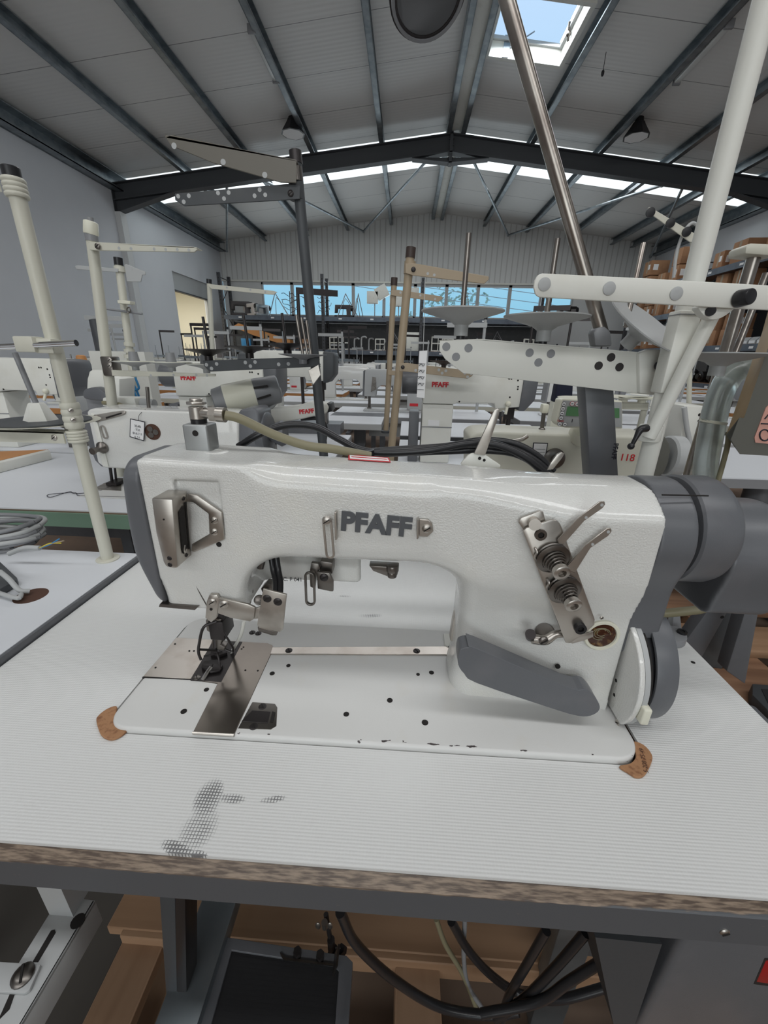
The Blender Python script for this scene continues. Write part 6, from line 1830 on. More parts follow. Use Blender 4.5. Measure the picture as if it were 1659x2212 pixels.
# right side: steel pole with hexagon nut on the chamfered table, with white post machine and big cone holders
hp = thing('thread_stand', 'bare steel pole with hexagon nut on the chamfered table at right', 'thread stand', (P(1488, 1022, Z=ZT).x, P(1488, 1022, Z=ZT).y+.02, ZT))
o = P(1488, 1018, Z=ZT)
obj('pole', MB().cyl((o.x, o.y, ZT), (o.x+.055, o.y, ZT+.62), .010, n=16), 'steel_r', hp)
obj('hexagon_nut', MB().cyl((o.x, o.y, ZT), (o.x, o.y, ZT+.018), .024, n=6), 'steel', hp)
wm = thing('sewing_machine', 'tall white machine column with cable on the chamfered table at right', 'sewing machine', P(1500, 985, Y=1.5))
obj('column', MB().prism([P(x, y, Y=1.48) for x, y in ((1478, 876), (1530, 878), (1532, 995), (1466, 988))], (0, .16, 0)), 'offwhite', wm, bevel=.004)
obj('cable', MB().tube([P(1478, 880, Y=1.46), P(1483, 920, Y=1.46), P(1490, 960, Y=1.46), P(1487, 990, Y=1.46)], .008, 10), 'grey_light', wm)
for px, py in ((1511, 896), (1510, 909), (1477, 981)): hole(wm, P(px, py, Y=1.48), (0, -1, 0), .005)
# cone plates on a far stand right of grey column
cs = thing('thread_stand', 'low stand with flat cream cone plates seen under the punched arm', 'thread stand', P(1360, 890, Y=1.75))
for cx, cy, r in ((1250, 862, .085), (1345, 860, .10), (1385, 862, .085)):
    saucer(cs, P(cx, cy+8, Y=1.75), (0, 0, 1), r, .02, 'cream')
obj('cone_core', MB().lathe(P(1382, 853, Y=1.75), (0, 0, 1), [(0, .035), (.04, .018), (.04, 0)], 20), 'offwhite', cs)
obj('arm', MB().prism([P(x, y, Y=1.74) for x, y in ((1325, 870), (1400, 872), (1400, 886), (1325, 884))], (0, .01, 0)), 'beige', cs)
obj('pole', MB().cyl(P(1395, 870, Y=1.76), (P(1395, 870, Y=1.76).x, 1.76, ZT), .012), 'beige', cs)
table('white table below the flat cream cone plates, right of the right post machine', .90, 1.75, 2.05, 2.6)
ns = thing('thread_cone_sleeve', 'tall tapered navy blue sleeve standing behind the display', 'cloth sleeve', P(1215, 870, Y=1.9))
obj('sleeve', MB().prism([P(x, y, Y=2.1) for x, y in ((1211, 795), (1240, 796), (1236, 870), (1197, 868))], (0, .06, 0)), 'ink', ns, bevel=.004).data.materials[0] = mat('navy_cloth', (.012, .014, .03), .9)
obj('base', MB().box(P(1197, 868, Y=2.1).x, P(1236, 868, Y=2.1).x, 2.1, 2.16, ZT, P(1215, 869, Y=2.1).z), 'cream', ns)
# ================================================================ lamps and fan heater under the roof
def tube_lamp(label, p0, p1):
    m = (p0+p1)/2
    t = thing('tube_lamp', label, 'lamp', m)
    obj('housing', MB().bar(p0+Vector((0, 0, .03)), p1+Vector((0, 0, .03)), .10, .05), 'grey_light', t, bevel=.01)
    obj('diffuser', MB().bar(p0, p1, .085, .05), 'tube', t, bevel=.015, seg=3)
    d = (p1-p0).normalized()
    for q in (p0-d*.0, p1+d*.0): obj('end_cap', MB().bar(q-d*.02, q+d*.02, .10, .09), 'grey_mid', t, bevel=.006)
    return t
def roofpt(px, py, drop):
    v = P(px, py, Z=4.8)
    for _ in range(12): v = P(px, py, Z=zroof(v.x)-drop)
    return v
tube_lamp('long tube lamp fixed beside a purlin, on the left roof slope', roofpt(543, 62, .13), roofpt(596, 172, .13))
tube_lamp('long tube lamp fixed beside a purlin, on the right roof slope', roofpt(1576, 52, .13), roofpt(1462, 176, .13))
def bay_lamp(label, px, py, y):
    c = P(px, py, Y=y)
    t = thing('high_bay_lamp', label, 'lamp', c)
    obj('shade', MB().lathe(c, (0, 0, 1), [(0, .20), (.0, .215), (.16, .11), (.20, .09), (.20, .0)], 8), 'black', t, smooth=False)
    obj('reflector', MB().lathe(c-Vector((0, 0, .004)), (0, 0, 1), [(0, .19), (.002, .19), (.002, 0)], 8), 'paper', t, smooth=False)
    obj('driver', MB().cyl(c+Vector((0, 0, .2)), c+Vector((0, 0, .30)), .075, .06, 12), 'black', t)
    obj('hanger', MB().tube([c+Vector((0, 0, .3)), c+Vector((.06, 0, .38)), c+Vector((.04, 0, zroof(c.x)-.17-c.z))], .010, 8), 'gunmetal', t)
    return t
bay_lamp('black faceted pendant lamp hanging from the left roof slope', 633, 290, 9.0)
bay_lamp('black faceted pendant lamp hanging from the right roof slope', 1374, 297, 9.0)
fh = P(925, -8, Y=5.2)
fn = thing('fan_heater', 'grey round fan heater hanging near the ridge at the top edge', 'fan heater', fh)
obj('casing', MB().lathe(fh, (.12, -.30, -.62), [(-.42, .33), (-.40, .36), (-.02, .36), (0, .33), (0, .29), (-.08, .28), (-.08, 0)], 40), 'grey_dark', fn).data.materials[0] = M['gunmetal']
obj('grille_ring', MB().lathe(fh, (.12, -.30, -.62), [(-.01, .345), (.012, .34), (.012, .315), (-.01, .31)], 40), 'grey_mid', fn)
obj('fan_hub', MB().lathe(fh, (.12, -.30, -.62), [(-.075, .14), (-.03, .12), (-.02, .05), (-.02, 0)], 28), 'grey_mid', fn)
for k in range(5):
    a = 2*PI*k/5; d, u, w = basis((.12, -.30, -.62))
    obj('fan_blade', MB().bar(fh-d*.06+(u*math.cos(a)+w*math.sin(a))*.12, fh-d*.05+(u*math.cos(a)+w*math.sin(a))*.28, .12, .006, d+u*.4), 'gunmetal', fn)
obj('hanger', MB().box(fh.x-.02, fh.x+.02, fh.y-.02, fh.y+.02, fh.z+.2, ZAP-.1), 'galv', fn)
tag(obj('wasp_trap', MB().cyl(roofpt(1302, 158, .28), roofpt(1302, 158, .28)+Vector((0, 0, .22)), .004).sph(roofpt(1302, 158, .28), .022, 10, (1, 1, 1.8)), 'black'), 'small dark plumb hanging on a thread from the right roof slope', 'pendant')

# ================================================================ pallet racks
def ladder(t, x, y, h, along_x=True, dep=.75, m='rackdark', z0=0.0):
    """upright frame of a rack: two perforated posts and their bracing (each a part)"""
    ps = []
    for k in (0, 1):
        px, py = (x, y+dep*k) if along_x else (x+dep*k, y)
        b = MB().box(px-.045, px+.045, py-.035, py+.035, z0, h)
        b.use(1)
        z = z0+.1
        while z < h-.05:
            if along_x: b.box(px-.012, px+.012, py-.036, py-.0355, z, z+.03)
            else: b.box(px-.046, px-.0455, py-.012, py+.012, z, z+.03)
            z += .1
        ps.append(obj('upright', b, [m, 'dark'], t, smooth=False))
    b = MB()
    n = int((h-z0)/.6)
    for i in range(n):
        za, zb2 = z0+.2+i*.6, z0+.8+i*.6
        if zb2 > h-.02: zb2 = h-.05
        a, c = ((x, y, za), (x, y+dep, zb2)) if along_x else ((x, y, za), (x+dep, y, zb2))
        if i % 2: a, c = (a[0], a[1], zb2), (c[0], c[1], za)
        b.cyl(a, c, .014, n=6)
    a, c = ((x, y, h-.12), (x, y+dep, h-.12)) if along_x else ((x, y, h-.12), (x+dep, y, h-.12))
    b.cyl(a, c, .014, n=6)
    obj('bracing', b, m, t)
YR = 13.75
zb1 = P(600, 682, Y=YR).z
zb2_ = P(700, 738, Y=YR).z
zb3 = P(700, 797, Y=YR).z-.25
zb2_ = zb1-.95; zb3 = zb1-1.75
rk = thing('pallet_rack', 'long dark pallet rack in front of the far windows', 'rack', (-1, YR, 0))
xs = [P(478, 650, Y=YR).x, P(697, 650, Y=YR).x, P(912, 650, Y=YR).x, P(1188, 650, Y=YR).x]
hs = [P(478, 588, Y=YR).z, P(697, 592, Y=YR).z, P(912, 600, Y=YR).z, P(1188, 590, Y=YR).z]
for x, h in zip(xs, hs): ladder(rk, x, YR, h)
for i in range(3):
    for z, dk in ((zb1, 'cutout'), (zb2_, 'pine_d'), (zb3, 'orange')):
        xa, xb = xs[i]+.045, xs[i+1]-.045
        for y in (YR-.03, YR+.72): obj('beam', MB().box(xa, xb, y, y+.045, z-.13, z), 'rackblue', rk, smooth=False)
        obj('shelf_board', MB().box(xa, xb, YR+.015, YR+.72, z-.02, z+.006), dk, rk, smooth=False)
        for k in range(3):
            xm = xa+(xb-xa)*(k+.5)/3
            obj('beam_label', MB().box(xm-.05, xm+.05, YR-.034, YR-.0305, z-.08, z-.04), 'paper', rk, smooth=False)
obj('back_sheet', MB().box(xs[0], xs[3], YR+.79, YR+.80, zb3-.6, zb1-.14), 'grey_dark', rk, smooth=False)
# right-hand racks along the wall
XRK = 6.35
rr = thing('pallet_rack', 'dark pallet rack along the right wall full of boxes and machine heads', 'rack', (XRK, 9, 0))
ys = [5.2, 7.9, 10.6, 13.3]
for y in ys: ladder(rr, XRK, y, 3.35 if y > 5.5 else 3.5, False, .85)
SHZ = (.75, 1.50, 2.28, 3.0)
for i in range(3):
    for z in SHZ:
        ya, yb = ys[i]+.045, ys[i+1]-.045
        for x in (XRK-.03, XRK+.80): obj('beam', MB().box(x, x+.045, ya, yb, z-.12, z), 'rackblue', rr, smooth=False)
        obj('shelf_board', MB().box(XRK+.015, XRK+.80, ya, yb, z-.02, z+.006), 'pine_d', rr, smooth=False)
        for k in range(3):
            ym = ya+(yb-ya)*(k+.5)/3
            obj('beam_label', MB().box(XRK-.034, XRK-.0305, ym-.05, ym+.05, z-.08, z-.04), 'paper', rr, smooth=False)

# ---------------------------------------------------------------- prototypes for shelf goods
random.seed(11)
ORD = ['first', 'second', 'third', 'fourth', 'fifth', 'sixth', 'seventh', 'eighth', 'ninth', 'tenth', 'eleventh', 'twelfth', 'thirteenth', 'fourteenth', 'fifteenth', 'sixteenth', 'seventeenth', 'eighteenth', 'nineteenth', 'twentieth', 'twenty-first', 'twenty-second', 'twenty-third', 'twenty-fourth', 'twenty-fifth', 'twenty-sixth', 'twenty-seventh', 'twenty-eighth', 'twenty-ninth', 'thirtieth', 'thirty-first', 'thirty-second', 'thirty-third', 'thirty-fourth', 'thirty-fifth', 'thirty-sixth']
def at0(f): return f
def proto_motor():
    t = thing('clutch_motor', 'x', 'motor', (0, 0, 0))
    obj('casing', MB().cyl((0, -.10, .11), (0, .12, .11), .095, .085, 18).box(-.10, .10, -.04, .04, 0, .04), 'gunmetal', t, bevel=.006)
    obj('pulley', MB().lathe((0, -.10, .11), (0, -1, 0), [(0, .05), (.02, .05), (.03, .035), (.04, .05), (.055, .05), (.055, 0)], 16), 'steel_d', t)
    obj('lever', MB().tube([(.05, 0, .18), (.09, -.06, .22), (.16, -.08, .20)], .012, 6), 'black', t)
    return t
def proto_bracket():
    t = thing('metal_frame', 'x', 'metal frame', (0, 0, 0))
    b = MB()
    for x in (-.16, .16): b.bar((x, 0, 0), (x, 0, .36), .035, .03, (1, 0, 0))
    b.bar((-.16, 0, .35), (.16, 0, .35), .03, .035); b.bar((-.16, 0, .20), (.16, 0, .20), .025, .03); b.bar((0, 0, 0), (0, 0, .34), .02, .02, (1, 0, 0)); b.bar((-.16, .0, .02), (.16, 0, .02), .03, .03)
    obj('frame', b, 'offwhite', t)
    obj('foot', MB().box(-.18, -.10, -.10, .10, 0, .02).box(.10, .18, -.10, .10, 0, .02), 'grey_light', t)
    return t
def proto_hook():
    t = thing('pipe_stand', 'x', 'pipe stand', (0, 0, 0))
    obj('pipe', MB().tube([(0, 0, 0), (0, 0, .26), (.03, 0, .31), (.10, 0, .32), (.14, 0, .29)], .022, 8, 4), 'grey_light', t)
    obj('base', MB().box(-.07, .07, -.07, .07, 0, .02), 'grey_mid', t)
    return t
def proto_box():
    t = thing('cardboard_box', 'x', 'box', (0, 0, 0))
    obj('carton', MB().box(-.20, .20, -.16, .16, 0, .30), 'card', t, bevel=.004)
    obj('tape', MB().box(-.2005, .2005, -.025, .025, .05, .3012), 'tan', t)
    obj('sticker', MB().box(-.2015, -.2005, -.11, -.03, .12, .22), 'paper', t)
    obj('sticker', MB().box(-.15, -.04, -.1615, -.1605, .10, .22), 'paper', t)
    return t
def proto_head():
    t = thing('machine_casting', 'x', 'machine part', (0, 0, 0))
    obj('casting', MB().prism([(-.22, -.06, 0), (.22, -.06, 0), (.22, -.06, .05), (.18, -.06, .06), (.18, -.06, .28), (-.20, -.06, .27), (-.21, -.06, .10), (-.13, -.06, .10), (-.12, -.06, .19), (.07, -.06, .19), (.08, -.06, .06), (-.22, -.06, .05)], (0, .12, 0)), 'gunmetal', t, bevel=.008)
    obj('handwheel', MB().cyl((.18, 0, .21), (.23, 0, .21), .065, n=18), 'black', t)
    return t
def proto_bin():
    t = thing('parts_bin', 'x', 'parts bin', (0, 0, 0))
    obj('tray', MB().prism([(-.08, -.10, 0), (-.08, .15, 0), (-.08, .15, .12), (-.08, -.04, .12), (-.08, -.10, .06)], (.16, 0, 0)), 'grey_light', t)
    obj('sticker', MB().box(-.065, .065, -.103, -.1005, .01, .055), 'paper', t)
    return t
def proto_tree():
    """rack of bent wires, as the tangles on top of the far rack"""
    t = thing('wire_rack', 'x', 'wire rack', (0, 0, 0))
    obj('stem', MB().cyl((0, 0, 0), (0, 0, .72), .014, n=6).box(-.14, .14, -.12, .12, 0, .02), 'gunmetal', t)
    r = random.Random(5)
    for k in range(9):
        z = .12+.065*k; s = (-1)**k
        obj('branch', MB().tube([(0, 0, z), (s*.08, r.uniform(-.1, .1), z+.03), (s*r.uniform(.14, .22), r.uniform(-.1, .1), z+r.uniform(-.06, .12)), (s*r.uniform(.20, .30), r.uniform(-.1, .1), z+r.uniform(.0, .16))], .009, 5, 3), 'gunmetal', t)
    return t
def proto_tripod():
    t = thing('bent_frame', 'x', 'frame', (0, 0, 0))
    obj('frame', MB().tube([(-.30, 0, 0), (-.05, 0, .62), (-.02, 0, .66), (.02, 0, .6), (.42, 0, .0)], .013, 6, 3).tube([(-.1, .1, 0), (-.02, .05, .55), (.35, .1, .05)], .010, 6, 3), 'grey_mid', t)
    return t
def spawn(proto, used, loc, rz, label, group, **k):
    if not used: 
        proto.location = loc; proto.rotation_euler = (0, 0, rz); proto['label'] = label; proto['group'] = group
        s = k.get('scale')
        if s: proto.scale = (s, s, s) if isinstance(s, (int, float)) else s
        used.append(1)
        return proto
    return dup(proto, loc, rz, label, group, **k)
U = {}
def sp(kind, loc, rz, label, group, **k):
    if kind not in U: U[kind] = (globals()['proto_'+kind](), [])
    # copies are taken before the first is scaled
    pr, used = U[kind]
    o = spawn(pr, used, loc, rz, label, group, **({'scale': (1, 1, 1)} | k))
    return o
for k in list(()): pass
Ym = YR+.33
# third level: dark motors in a row
n = 0
G = 'dark motors on the orange shelf of the far rack'
for x in np.arange(xs[1]+.25, xs[3]-.15, .262):
    sp('motor', (x, Ym-.08, zb3+.006), random.uniform(-.3, .3), 'dark clutch motor on the orange shelf of the far rack, %s from the left' % ORD[n], G); n += 1
# second level left bay: long orange box, blue bin, white bar
b_ = MB().bar(P(500, 692, Y=YR+.1)+Vector((0, 0, 0)), P(640, 722, Y=YR+.1), .30, .19)
obx = tag(obj('long_crate', MB().prism([(xs[0]+.25, YR+.05, zb2_+.62), (xs[0]+.45, YR+.05, zb2_+.72), (xs[1]-1.1, YR+.05, zb2_+.26), (xs[1]-1.1, YR+.05, zb2_+.06), (xs[0]+.9, YR+.05, zb2_+.38)], (0, .4, 0)), 'orange'), 'long orange brown carton leaning on the far rack, left bay', 'carton')
obj('tape', MB().box(xs[0]+1.3, xs[0]+1.36, YR+.045, YR+.05, zb2_+.25, zb2_+.42), 'tan', obx)
tag(obj('support_block', MB().box(xs[0]+.30, xs[0]+.85, YR+.10, YR+.4, zb2_+.006, zb2_+.37), 'grey_dark'), 'dark bundle under the long carton', 'bundle')
tag(obj('support_block', MB().box(xs[0]+.86, xs[0]+2.6, YR+.12, YR+.38, zb2_+.006, zb2_+.055), 'pine_d'), 'flat board under the long carton', 'board')
tag(obj('blue_bin', MB().box(xs[0]+.5, xs[0]+.8, YR-.0, YR+.09, zb2_+.006, zb2_+.28), 'blue', bevel=.01), 'blue bin at the left end of the far rack', 'bin')
sp('box', (xs[1]-.55, Ym, zb2_+.006), .1, 'white topped carton beside the long orange carton', 'cartons on the racks', mats={'cardboard': 'offwhite'})
# second level right bays: frames, pipes, white crate
seq = [('bracket', .3), ('bracket', .62), ('hook', 1.0), ('hook', 1.25), ('hook', 1.5), ('bracket', 1.9), ('tripod', 2.3), ('hook', 2.75), ('hook', 3.0), ('bracket', 3.35)]
x0 = xs[1]
cnt = {}
nm = {'bracket': ('white metal frame', 'metal frames on the second shelf of the far rack'), 'hook': ('bent grey pipe stand', 'pipe stands on the second shelf of the far rack'), 'tripod': ('bent wire frame', 'bent frames on the far rack')}
for rep_ in (0, 1):
    for kd, dx in seq:
        x = x0+dx*.93+rep_*3.35
        if x > xs[3]-.25: continue
        if abs(x-xs[2]) < .22: continue
        cnt[kd] = cnt.get(kd, 0)+1
        sp(kd, (x, Ym+random.uniform(-.12, .1), zb2_+.006), random.uniform(-.5, .5), '%s on the far rack, second shelf, %s of its kind from left' % (nm[kd][0], ORD[cnt[kd]-1]), nm[kd][1], scale=random.uniform(.85, 1.25))
wc = P(870, 745, Y=YR)
tag(obj('white_crate', MB().box(wc.x-.05, wc.x+.55, YR+.0, YR+.13, zb2_+.006, zb2_+.55), 'offwhite', bevel=.02), 'white crate on the second shelf, behind the tan poles', 'crate')
# top level: tangles, wrapped heads, white boxes
for k, (px, kd, s_, w_) in enumerate(((655, 'tree', 1.0, 'left'), (672, 'tree', 1.1, 'middle'), (690, 'tree', .9, 'right'))):
    sp(kd, (P(px, 650, Y=YR).x-(.5-.3*k), Ym, zb1+.006), k*1.3, 'dark wire rack on top of the far rack, %s of three by the window' % w_, 'wire racks on the far rack', scale=s_)
for k, (px, w_) in enumerate(((590, 'first'), (745, 'second'), (772, 'third'), (1010, 'fourth'))):
    sp('tripod', (P(px, 650, Y=YR).x, Ym, zb1+.006), k*.8-.3, 'bent wire frame on top of the far rack, %s from the left' % w_, 'bent frames on the far rack', scale=1.0)
cnt2 = 0
for px, rz, s_, mm in ((512, .4, 1.5, 'foam'), (533, -.5, 1.3, 'foam'), (558, .9, 1.2, 'galvanised'), (738, .2, 1.3, 'd'), (1235, .3, 1.5, 'd'), (1250, 1.2, 1.2, 'd')):
    mp_ = {'blackened_metal': 'foam'} if mm == 'foam' else ({'blackened_metal': 'galv'} if mm == 'galvanised' else None)
    lab_ = {'foam': 'machine head wrapped in clear film', 'galvanised': 'bare metal machine casting', 'd': 'dark machine casting'}[mm]
    sp('head', (P(px, 660, Y=YR).x, Ym, zb1+.006), rz, lab_+' on top of the far rack, %s from left' % ORD[cnt2], 'machine castings on top of the far rack', scale=s_, mats=mp_); cnt2 += 1
for (xa, xb, ya, yb, lb, tl) in ((793, 817, 630, 656, 'lower white lamp head on a pole at the far window, left', 0), (812, 838, 618, 645, 'upper tilted white lamp head on a pole at the far window', .5), (842, 870, 638, 662, 'white box on a pole at the far window, right of the lamp heads', 0), (885, 905, 622, 640, 'small white box near the right upright of the far rack', 0)):
    c = P((xa+xb)/2, (ya+yb)/2, Y=YR+.3); w = (P(xb, ya, Y=YR+.3)-P(xa, ya, Y=YR+.3)).x; hh = P(xa, ya, Y=YR+.3).z-P(xa, yb, Y=YR+.3).z
    t = thing('lamp', lb, 'lamp head', (c.x, c.y, zb1))
    pts = []
    for i, j in ((-1, -1), (1, -1), (1, 1), (-1, 1)):
        a, b2 = i*w/2, j*hh/2
        pts.append((c.x+a*math.cos(tl)-b2*math.sin(tl), c.y-.1, c.z+a*math.sin(tl)+b2*math.cos(tl)))
    obj('housing', MB().prism(pts, (0, .2, 0)), 'offwhite', t, bevel=.01)
    obj('pole', MB().cyl((c.x+w*.2, c.y, zb1+.006), (c.x+w*.2, c.y, c.z-hh*.3), .015, n=8), 'grey_mid', t)
# right wall rack goods
bi = 0
def rbx(y, z, n=1, s_=1.0, dx=0.0, where=''):
    global bi
    zz_ = z
    for k in range(n):
        bi += 1
        sp('box', (XRK+.28+dx, y, zz_+.006), random.choice((0, PI, PI))+random.uniform(-.12, .12), 'brown carton, right rack, '+where+(', %s in its pile' % ('bottom', 'second', 'third')[k] if n > 1 else ''), 'cartons on the racks', scale=s_*random.uniform(.94, 1.0))
        zz_ += .302*s_
for y, n, s_, w_ in ((12.9, 2, 1.15, 'top shelf far end'), (12.2, 1, 1.0, 'top shelf beside the far end'), (11.6, 2, 1.2, 'top shelf before the last upright'), (10.1, 2, 1.1, 'top shelf middle bay far side'), (9.5, 1, 1.3, 'top shelf middle bay'), (8.8, 2, 1.0, 'top shelf middle bay near side')):
    rbx(y, SHZ[3] if y < 9 else SHZ[3]-.72*0, n if y > 11 else 1, s_, 0, w_)
for y, n, w_ in ((13.0, 2, 'third shelf far end'), (12.55, 2, 'third shelf second pile'), (12.05, 2, 'third shelf third pile'), (11.55, 2, 'third shelf fourth pile'), (11.05, 1, 'third shelf fifth pile'), (9.9, 2, 'third shelf middle bay'), (9.4, 2, 'third shelf middle bay near pile')):
    rbx(y, SHZ[2], n, 1.0, 0, w_)
for y, n, w_ in ((12.9, 2, 'second shelf far end'), (12.3, 1, 'second shelf second pile'), (10.2, 2, 'second shelf middle bay far pile'), (9.75, 2, 'second shelf middle bay second pile'), (9.3, 2, 'second shelf middle bay third pile')):
    rbx(y, SHZ[1], n, 1.0, 0, w_)
k = 0
for y in np.arange(8.2, 5.35, -.34):
    if abs(y-7.9) < .15: continue
    sp('head', (XRK+.35, y, SHZ[2]+.006), 1.2+random.uniform(-.3, .3), 'dark machine casting on right rack, third shelf, %s from far end' % ORD[k], 'machine castings on the right rack', scale=1.1); k += 1
k = 0
for y in np.arange(8.85, 5.4, -.19):
    if abs(y-7.9) < .13: continue
    sp('bin', (XRK+.12, y, SHZ[1]+.006), -PI/2, 'pale stickered parts bin on the right rack, %s from far end' % ORD[k], 'parts bins on the right rack', scale=1.0); k += 1
k = 0
for y in np.arange(13.1, 5.35, -.36):
    if min(abs(y-q) for q in ys) < .17: continue
    sp('motor', (XRK+.30, y, SHZ[0]+.006), -PI/2, 'dark clutch motor on right rack, bottom shelf, %s from far end' % ORD[k], 'motors on the right rack', scale=1.15); k += 1
k = 0
for y in np.arange(7.6, 5.4, -.45):
    sp('head', (XRK+.40, y, SHZ[3]+.006), .8, 'dark machine casting on right rack, top shelf, %s from far end' % ORD[k], 'machine castings on the right rack', scale=1.25); k += 1
# wrapped roll on top of the nearest right rack
r0, r1 = P(1566, 548, Y=4.95), P(1740, 470, Y=4.0)
rl = tag(obj('wrapped_roll', MB().tube([(6.0, 6.1, 3.22), (6.03, 5.8, 3.28), (6.05, 5.5, 3.26), (6.08, 5.0, 3.30), (6.1, 4.4, 3.30)], .17, 16, 3, radii=[.12, .16, .17, .16, .16]), 'foam'), 'pinkish white foam wrapped roll lying on top of the right rack', 'roll')
tag(obj('roll_support', MB().box(5.80, 6.28, 4.2, 6.2, 2.98, 3.10).box(5.83, 5.89, 4.25, 4.31, 0, 2.98).box(5.83, 5.89, 6.1, 6.16, 0, 2.98), 'rackdark', smooth=False), 'dark steel shelf frame below the foam wrapped roll', 'shelf')
# hanging tools bracket seen left of the tall cream pole
hb = P(1418, 475, Y=2.6)
t9 = thing('thread_stand', 'pale green slanted thread arm with black eyelets, left of the tall cream pole', 'thread stand', (P(1497, 560, Y=1.6).x, 1.6, ZT))
arm_px(t9, 'slanted_arm', [(1400, 449), (1404, 447), (1502, 505), (1500, 524), (1490, 522), (1406, 462)], 1.6, .004, 'beige', (), bevel=.0006)
for px, py in ((1405, 459), (1448, 482), (1483, 501)):
    c = P(px, py, Y=1.598)
    obj('eyelet', MB().lathe(c, (0, -1, 0), [(-.002, .014), (.003, .014), (.004, .008)], 18), 'black', t9)
obj('pole', MB().cyl(P(1497, 520, Y=1.61), (P(1478, 900, Y=1.61).x+.06, 1.61, ZT), .008), 'beige', t9)
obj('loop_wire', MB().tube([P(1455, 600, Y=1.62), P(1462, 545, Y=1.62), P(1478, 500, Y=1.62), P(1495, 482, Y=1.62), P(1508, 488, Y=1.62)], .005, 8), 'grey_light', t9)

# ---------------------------------------------------------------- rows of stations in the hall
def proto_station_table():
    t = thing('sewing_table', 'x', 'table', (0, 0, 0))
    obj('tabletop', MB().box(-.55, .55, -.27, .27, ZT-.004, ZT), 'plain', t, smooth=False)
    obj('edge_band', MB().box(-.551, .551, -.271, .271, ZT-.04, ZT-.004), 'orange', t, smooth=False)
    for x in (-.4, .4):
        obj('leg', MB().box(x-.025, x+.025, -.02, .02, .04, ZT-.04), 'grey', t)
        obj('foot', MB().box(x-.03, x+.03, -.25, .25, 0, .04), 'grey', t)
    obj('drawer', MB().box(-.3, -.02, -.2, .15, ZT-.14, ZT-.04), 'grey_light', t)
    return t
def proto_flat():
    t = thing('sewing_machine', 'x', 'sewing machine', (0, 0, 0))
    S = lambda pts, y, th: MB().prism([(x, y, z) for x, z in pts], (0, th, 0))
    obj('bed', MB().box(-.24, .24, -.09, .09, 0, .012), 'offwhite', t, bevel=.004)
    obj('body', S([(-.24, .10), (-.235, .27), (-.22, .285), (.20, .285), (.21, .27), (.21, .012), (.07, .012), (.07, .14), (.04, .175), (-.12, .175), (-.15, .15), (-.155, .10)], -.045, .09), 'offwhite', t, bevel=.008)
    obj('face_cover', S([(-.25, .105), (-.245, .27), (-.238, .275), (-.238, .10)], -.043, .086), 'grey', t)
    obj('end_cover', S([(.21, .02), (.21, .275), (.235, .265), (.235, .10)], -.046, .092), 'grey', t, bevel=.004)
    obj('handwheel', MB().cyl((.235, 0, .20), (.275, 0, .20), .07, n=20), 'grey_mid', t, bevel=.006)
    obj('needle_bar', MB().cyl((-.20, 0, .02), (-.20, 0, .11), .006, n=8).cyl((-.21, .01, .015), (-.21, .01, .12), .005, n=8).box(-.22, -.19, -.015, .02, .012, .02), 'steel_d', t)
    obj('tension_plate', MB().prism([(-.19, -.0465, .13), (-.15, -.0465, .15), (-.155, -.0465, .23), (-.18, -.0465, .235)], (0, .003, 0)).cyl((-.17, -.045, .16), (-.17, -.075, .16), .014, n=12).cyl((-.165, -.045, .20), (-.165, -.07, .20), .012, n=12), 'steel_d', t)
    obj('thread_pin', MB().cyl((.05, 0, .285), (.05, 0, .34), .004, n=8), 'steel_d', t)
    obj('label_plate', MB().box(.09, .15, -.0475, -.046, .04, .06), 'red', t)
    return t
def proto_stand():
    t = thing('thread_stand', 'x', 'thread stand', (0, 0, 0))
    obj('pole', MB().cyl((0, 0, 0), (0, 0, .62), .011, n=10), 'grey_light', t)
    obj('cap', MB().cyl((0, 0, .62), (0, 0, .645), .013, n=10), 'black', t)
    obj('upper_arm', MB().box(-.26, .015, -.018, -.012, .57, .60), 'grey_light', t)
    obj('lower_arm', MB().box(-.26, .015, -.018, -.012, .20, .235), 'grey_light', t)
    for x in (-.22, -.08):
        c = saucer(t, (x, -.015, .236), (0, 0, 1), .06, .03, 'grey_light', .11, .004, 'grey_mid')
    return t
def proto_tallstand():
    t = thing('thread_stand', 'x', 'thread stand', (0, 0, 0))
    obj('pole', MB().cyl((0, 0, 0), (0, 0, .80), .012, n=10), 'gunmetal', t)
    obj('upper_arm', MB().box(-.01, .28, -.015, -.01, .76, .80), 'gunmetal', t)
    obj('middle_arm', MB().box(-.16, .16, -.015, -.01, .30, .335), 'galv', t)
    for x in (-.12, .12): obj('spool_pin', MB().cyl((x, 0, .335), (x, 0, .52), .004, n=8), 'galv', t)
    return t
def proto_cone():
    t = thing('thread_cone', 'x', 'thread cone', (0, 0, 0))
    obj('winding', MB().lathe((0, 0, .008), (0, 0, 1), [(0, .034), (.10, .022), (.10, 0)], 18), 'orange', t)
    obj('core', MB().lathe((0, 0, 0), (0, 0, 1), [(0, .032), (.118, .014), (.12, 0)], 14), 'cream', t)
    return t
random.seed(21)
rows = [(2.95, 2), (3.75, 3), (4.6, 4), (5.5, 5), (6.4, 6), (7.4, 7), (8.4, 8), (9.5, 9), (10.7, 10), (12.0, 11)]
ROWN = ['nearest', 'second', 'third', 'fourth', 'fifth', 'sixth', 'seventh', 'eighth', 'ninth', 'farthest']
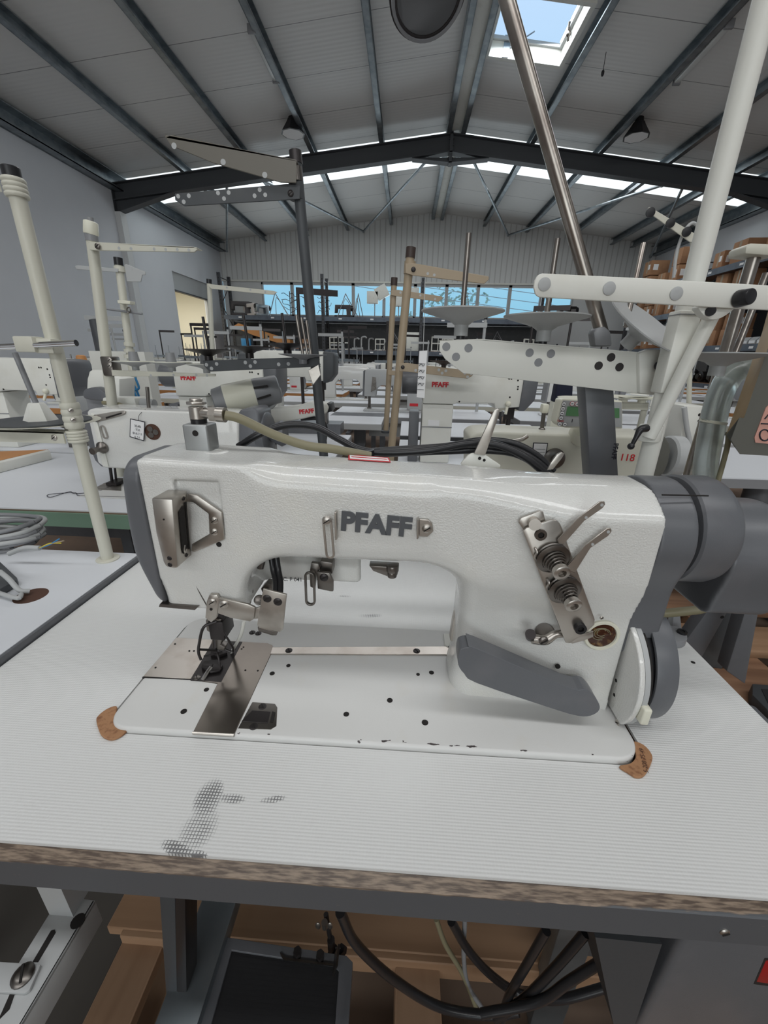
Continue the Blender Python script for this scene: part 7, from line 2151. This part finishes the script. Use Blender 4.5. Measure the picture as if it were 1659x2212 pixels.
for ri, (y, _) in enumerate(rows):
    xl = max(-5.6, -.72*y-.4); xr = min(5.4, .72*y+.5)
    x = xl+random.uniform(0, .3); ci = 0
    while x < xr:
        if ri > 1 and random.random() < .08:
            x += 1.2; continue
        where = 'in the %s far row, %s from left' % (ROWN[ri], ORD[ci])
        rz = 0 if random.random() < .6 else PI
        edge = random.choice([None, {'orange_timber': 'grey_light'}, {'orange_timber': 'grey_mid'}, None, {'orange_timber': 'beige'}])
        tt = sp('station_table', (x, y, 0), 0, 'white topped sewing table '+where, 'sewing tables in the far rows', **({'mats': edge} if edge else {}))
        paint = random.choice([None, None, {'offwhite_paint': 'beige'}, {'offwhite_paint': 'white', 'grey_paint': 'grey_mid'}, {'offwhite_paint': 'grey_light'}])
        if random.random() < .90:
            sp('flat', (x+random.uniform(-.15, .12), y+random.uniform(-.02, .08), ZT), rz+random.uniform(-.05, .05), 'sewing machine '+where, 'sewing machines in the far rows', **({'mats': paint} if paint else {}))
        r = random.random()
        if r < .58: sp('stand', (x+random.uniform(.34, .50), y+.16, ZT), random.uniform(-.25, .25), 'pale thread stand with cone plates '+where, 'pale thread stands in the far rows')
        elif r < .93: sp('tallstand', (x+random.uniform(.34, .46), y+.16, ZT), random.uniform(-.4, .4), 'dark thread stand with spool pins '+where, 'dark thread stands in the far rows')
        if random.random() < .16: sp('cone', (x-.42, y-.12, ZT), 0, 'orange thread cone on a table '+where, 'thread cones in the far rows')
        x += random.uniform(1.16, 1.32); ci += 1

# pale trees and wires outside
M['leaf'] = mat('distant_foliage', (.30, .42, .40), .9, 0, (2, .5, .05))
def tree(x, y, h, label):
    t = thing('tree', label, 'tree', (x, y, -2))
    obj('trunk', MB().cyl((x, y, -2), (x, y, h*.5), .25, .12, 8), 'ply', t)
    r = random.Random(int(x*10))
    b = MB()
    for k in range(420):
        a = r.uniform(0, 2*PI); e = r.uniform(-1, 1); rad = h*.42*(r.random()**.4)
        c = Vector((x+rad*math.cos(a)*math.sqrt(1-e*e), y+rad*math.sin(a)*math.sqrt(1-e*e), h*.62+rad*e*.9))
        s = r.uniform(.10, .24)
        u = Vector((r.uniform(-1, 1), r.uniform(-1, 1), r.uniform(-1, 1))).normalized(); v = u.cross(Vector((0, .3, 1))).normalized()
        b.add([c-u*s-v*s*.5, c+u*s-v*s*.5, c+u*s+v*s*.5, c-u*s+v*s*.5], [(0, 1, 2, 3)])
    obj('foliage', b, 'leaf', t, smooth=False)
tree(3.6, 34, 6.6, 'pale tree outside, behind the window right of the tan poles')
tree(.2, 40, 5.0, 'low pale tree outside, behind the window at the tan poles')
for k in range(3):
    tag(obj('power_line', MB().tube([(-14, 30, 8.3-k*.7), (0, 30, 6.2-k*.55), (14, 30, 4.6-k*.5)], .02, 5, 4), 'grey_mid'), 'thin power line outside the far windows, %s of three' % ('highest', 'middle', 'lowest')[k], 'power line', 'power lines outside')
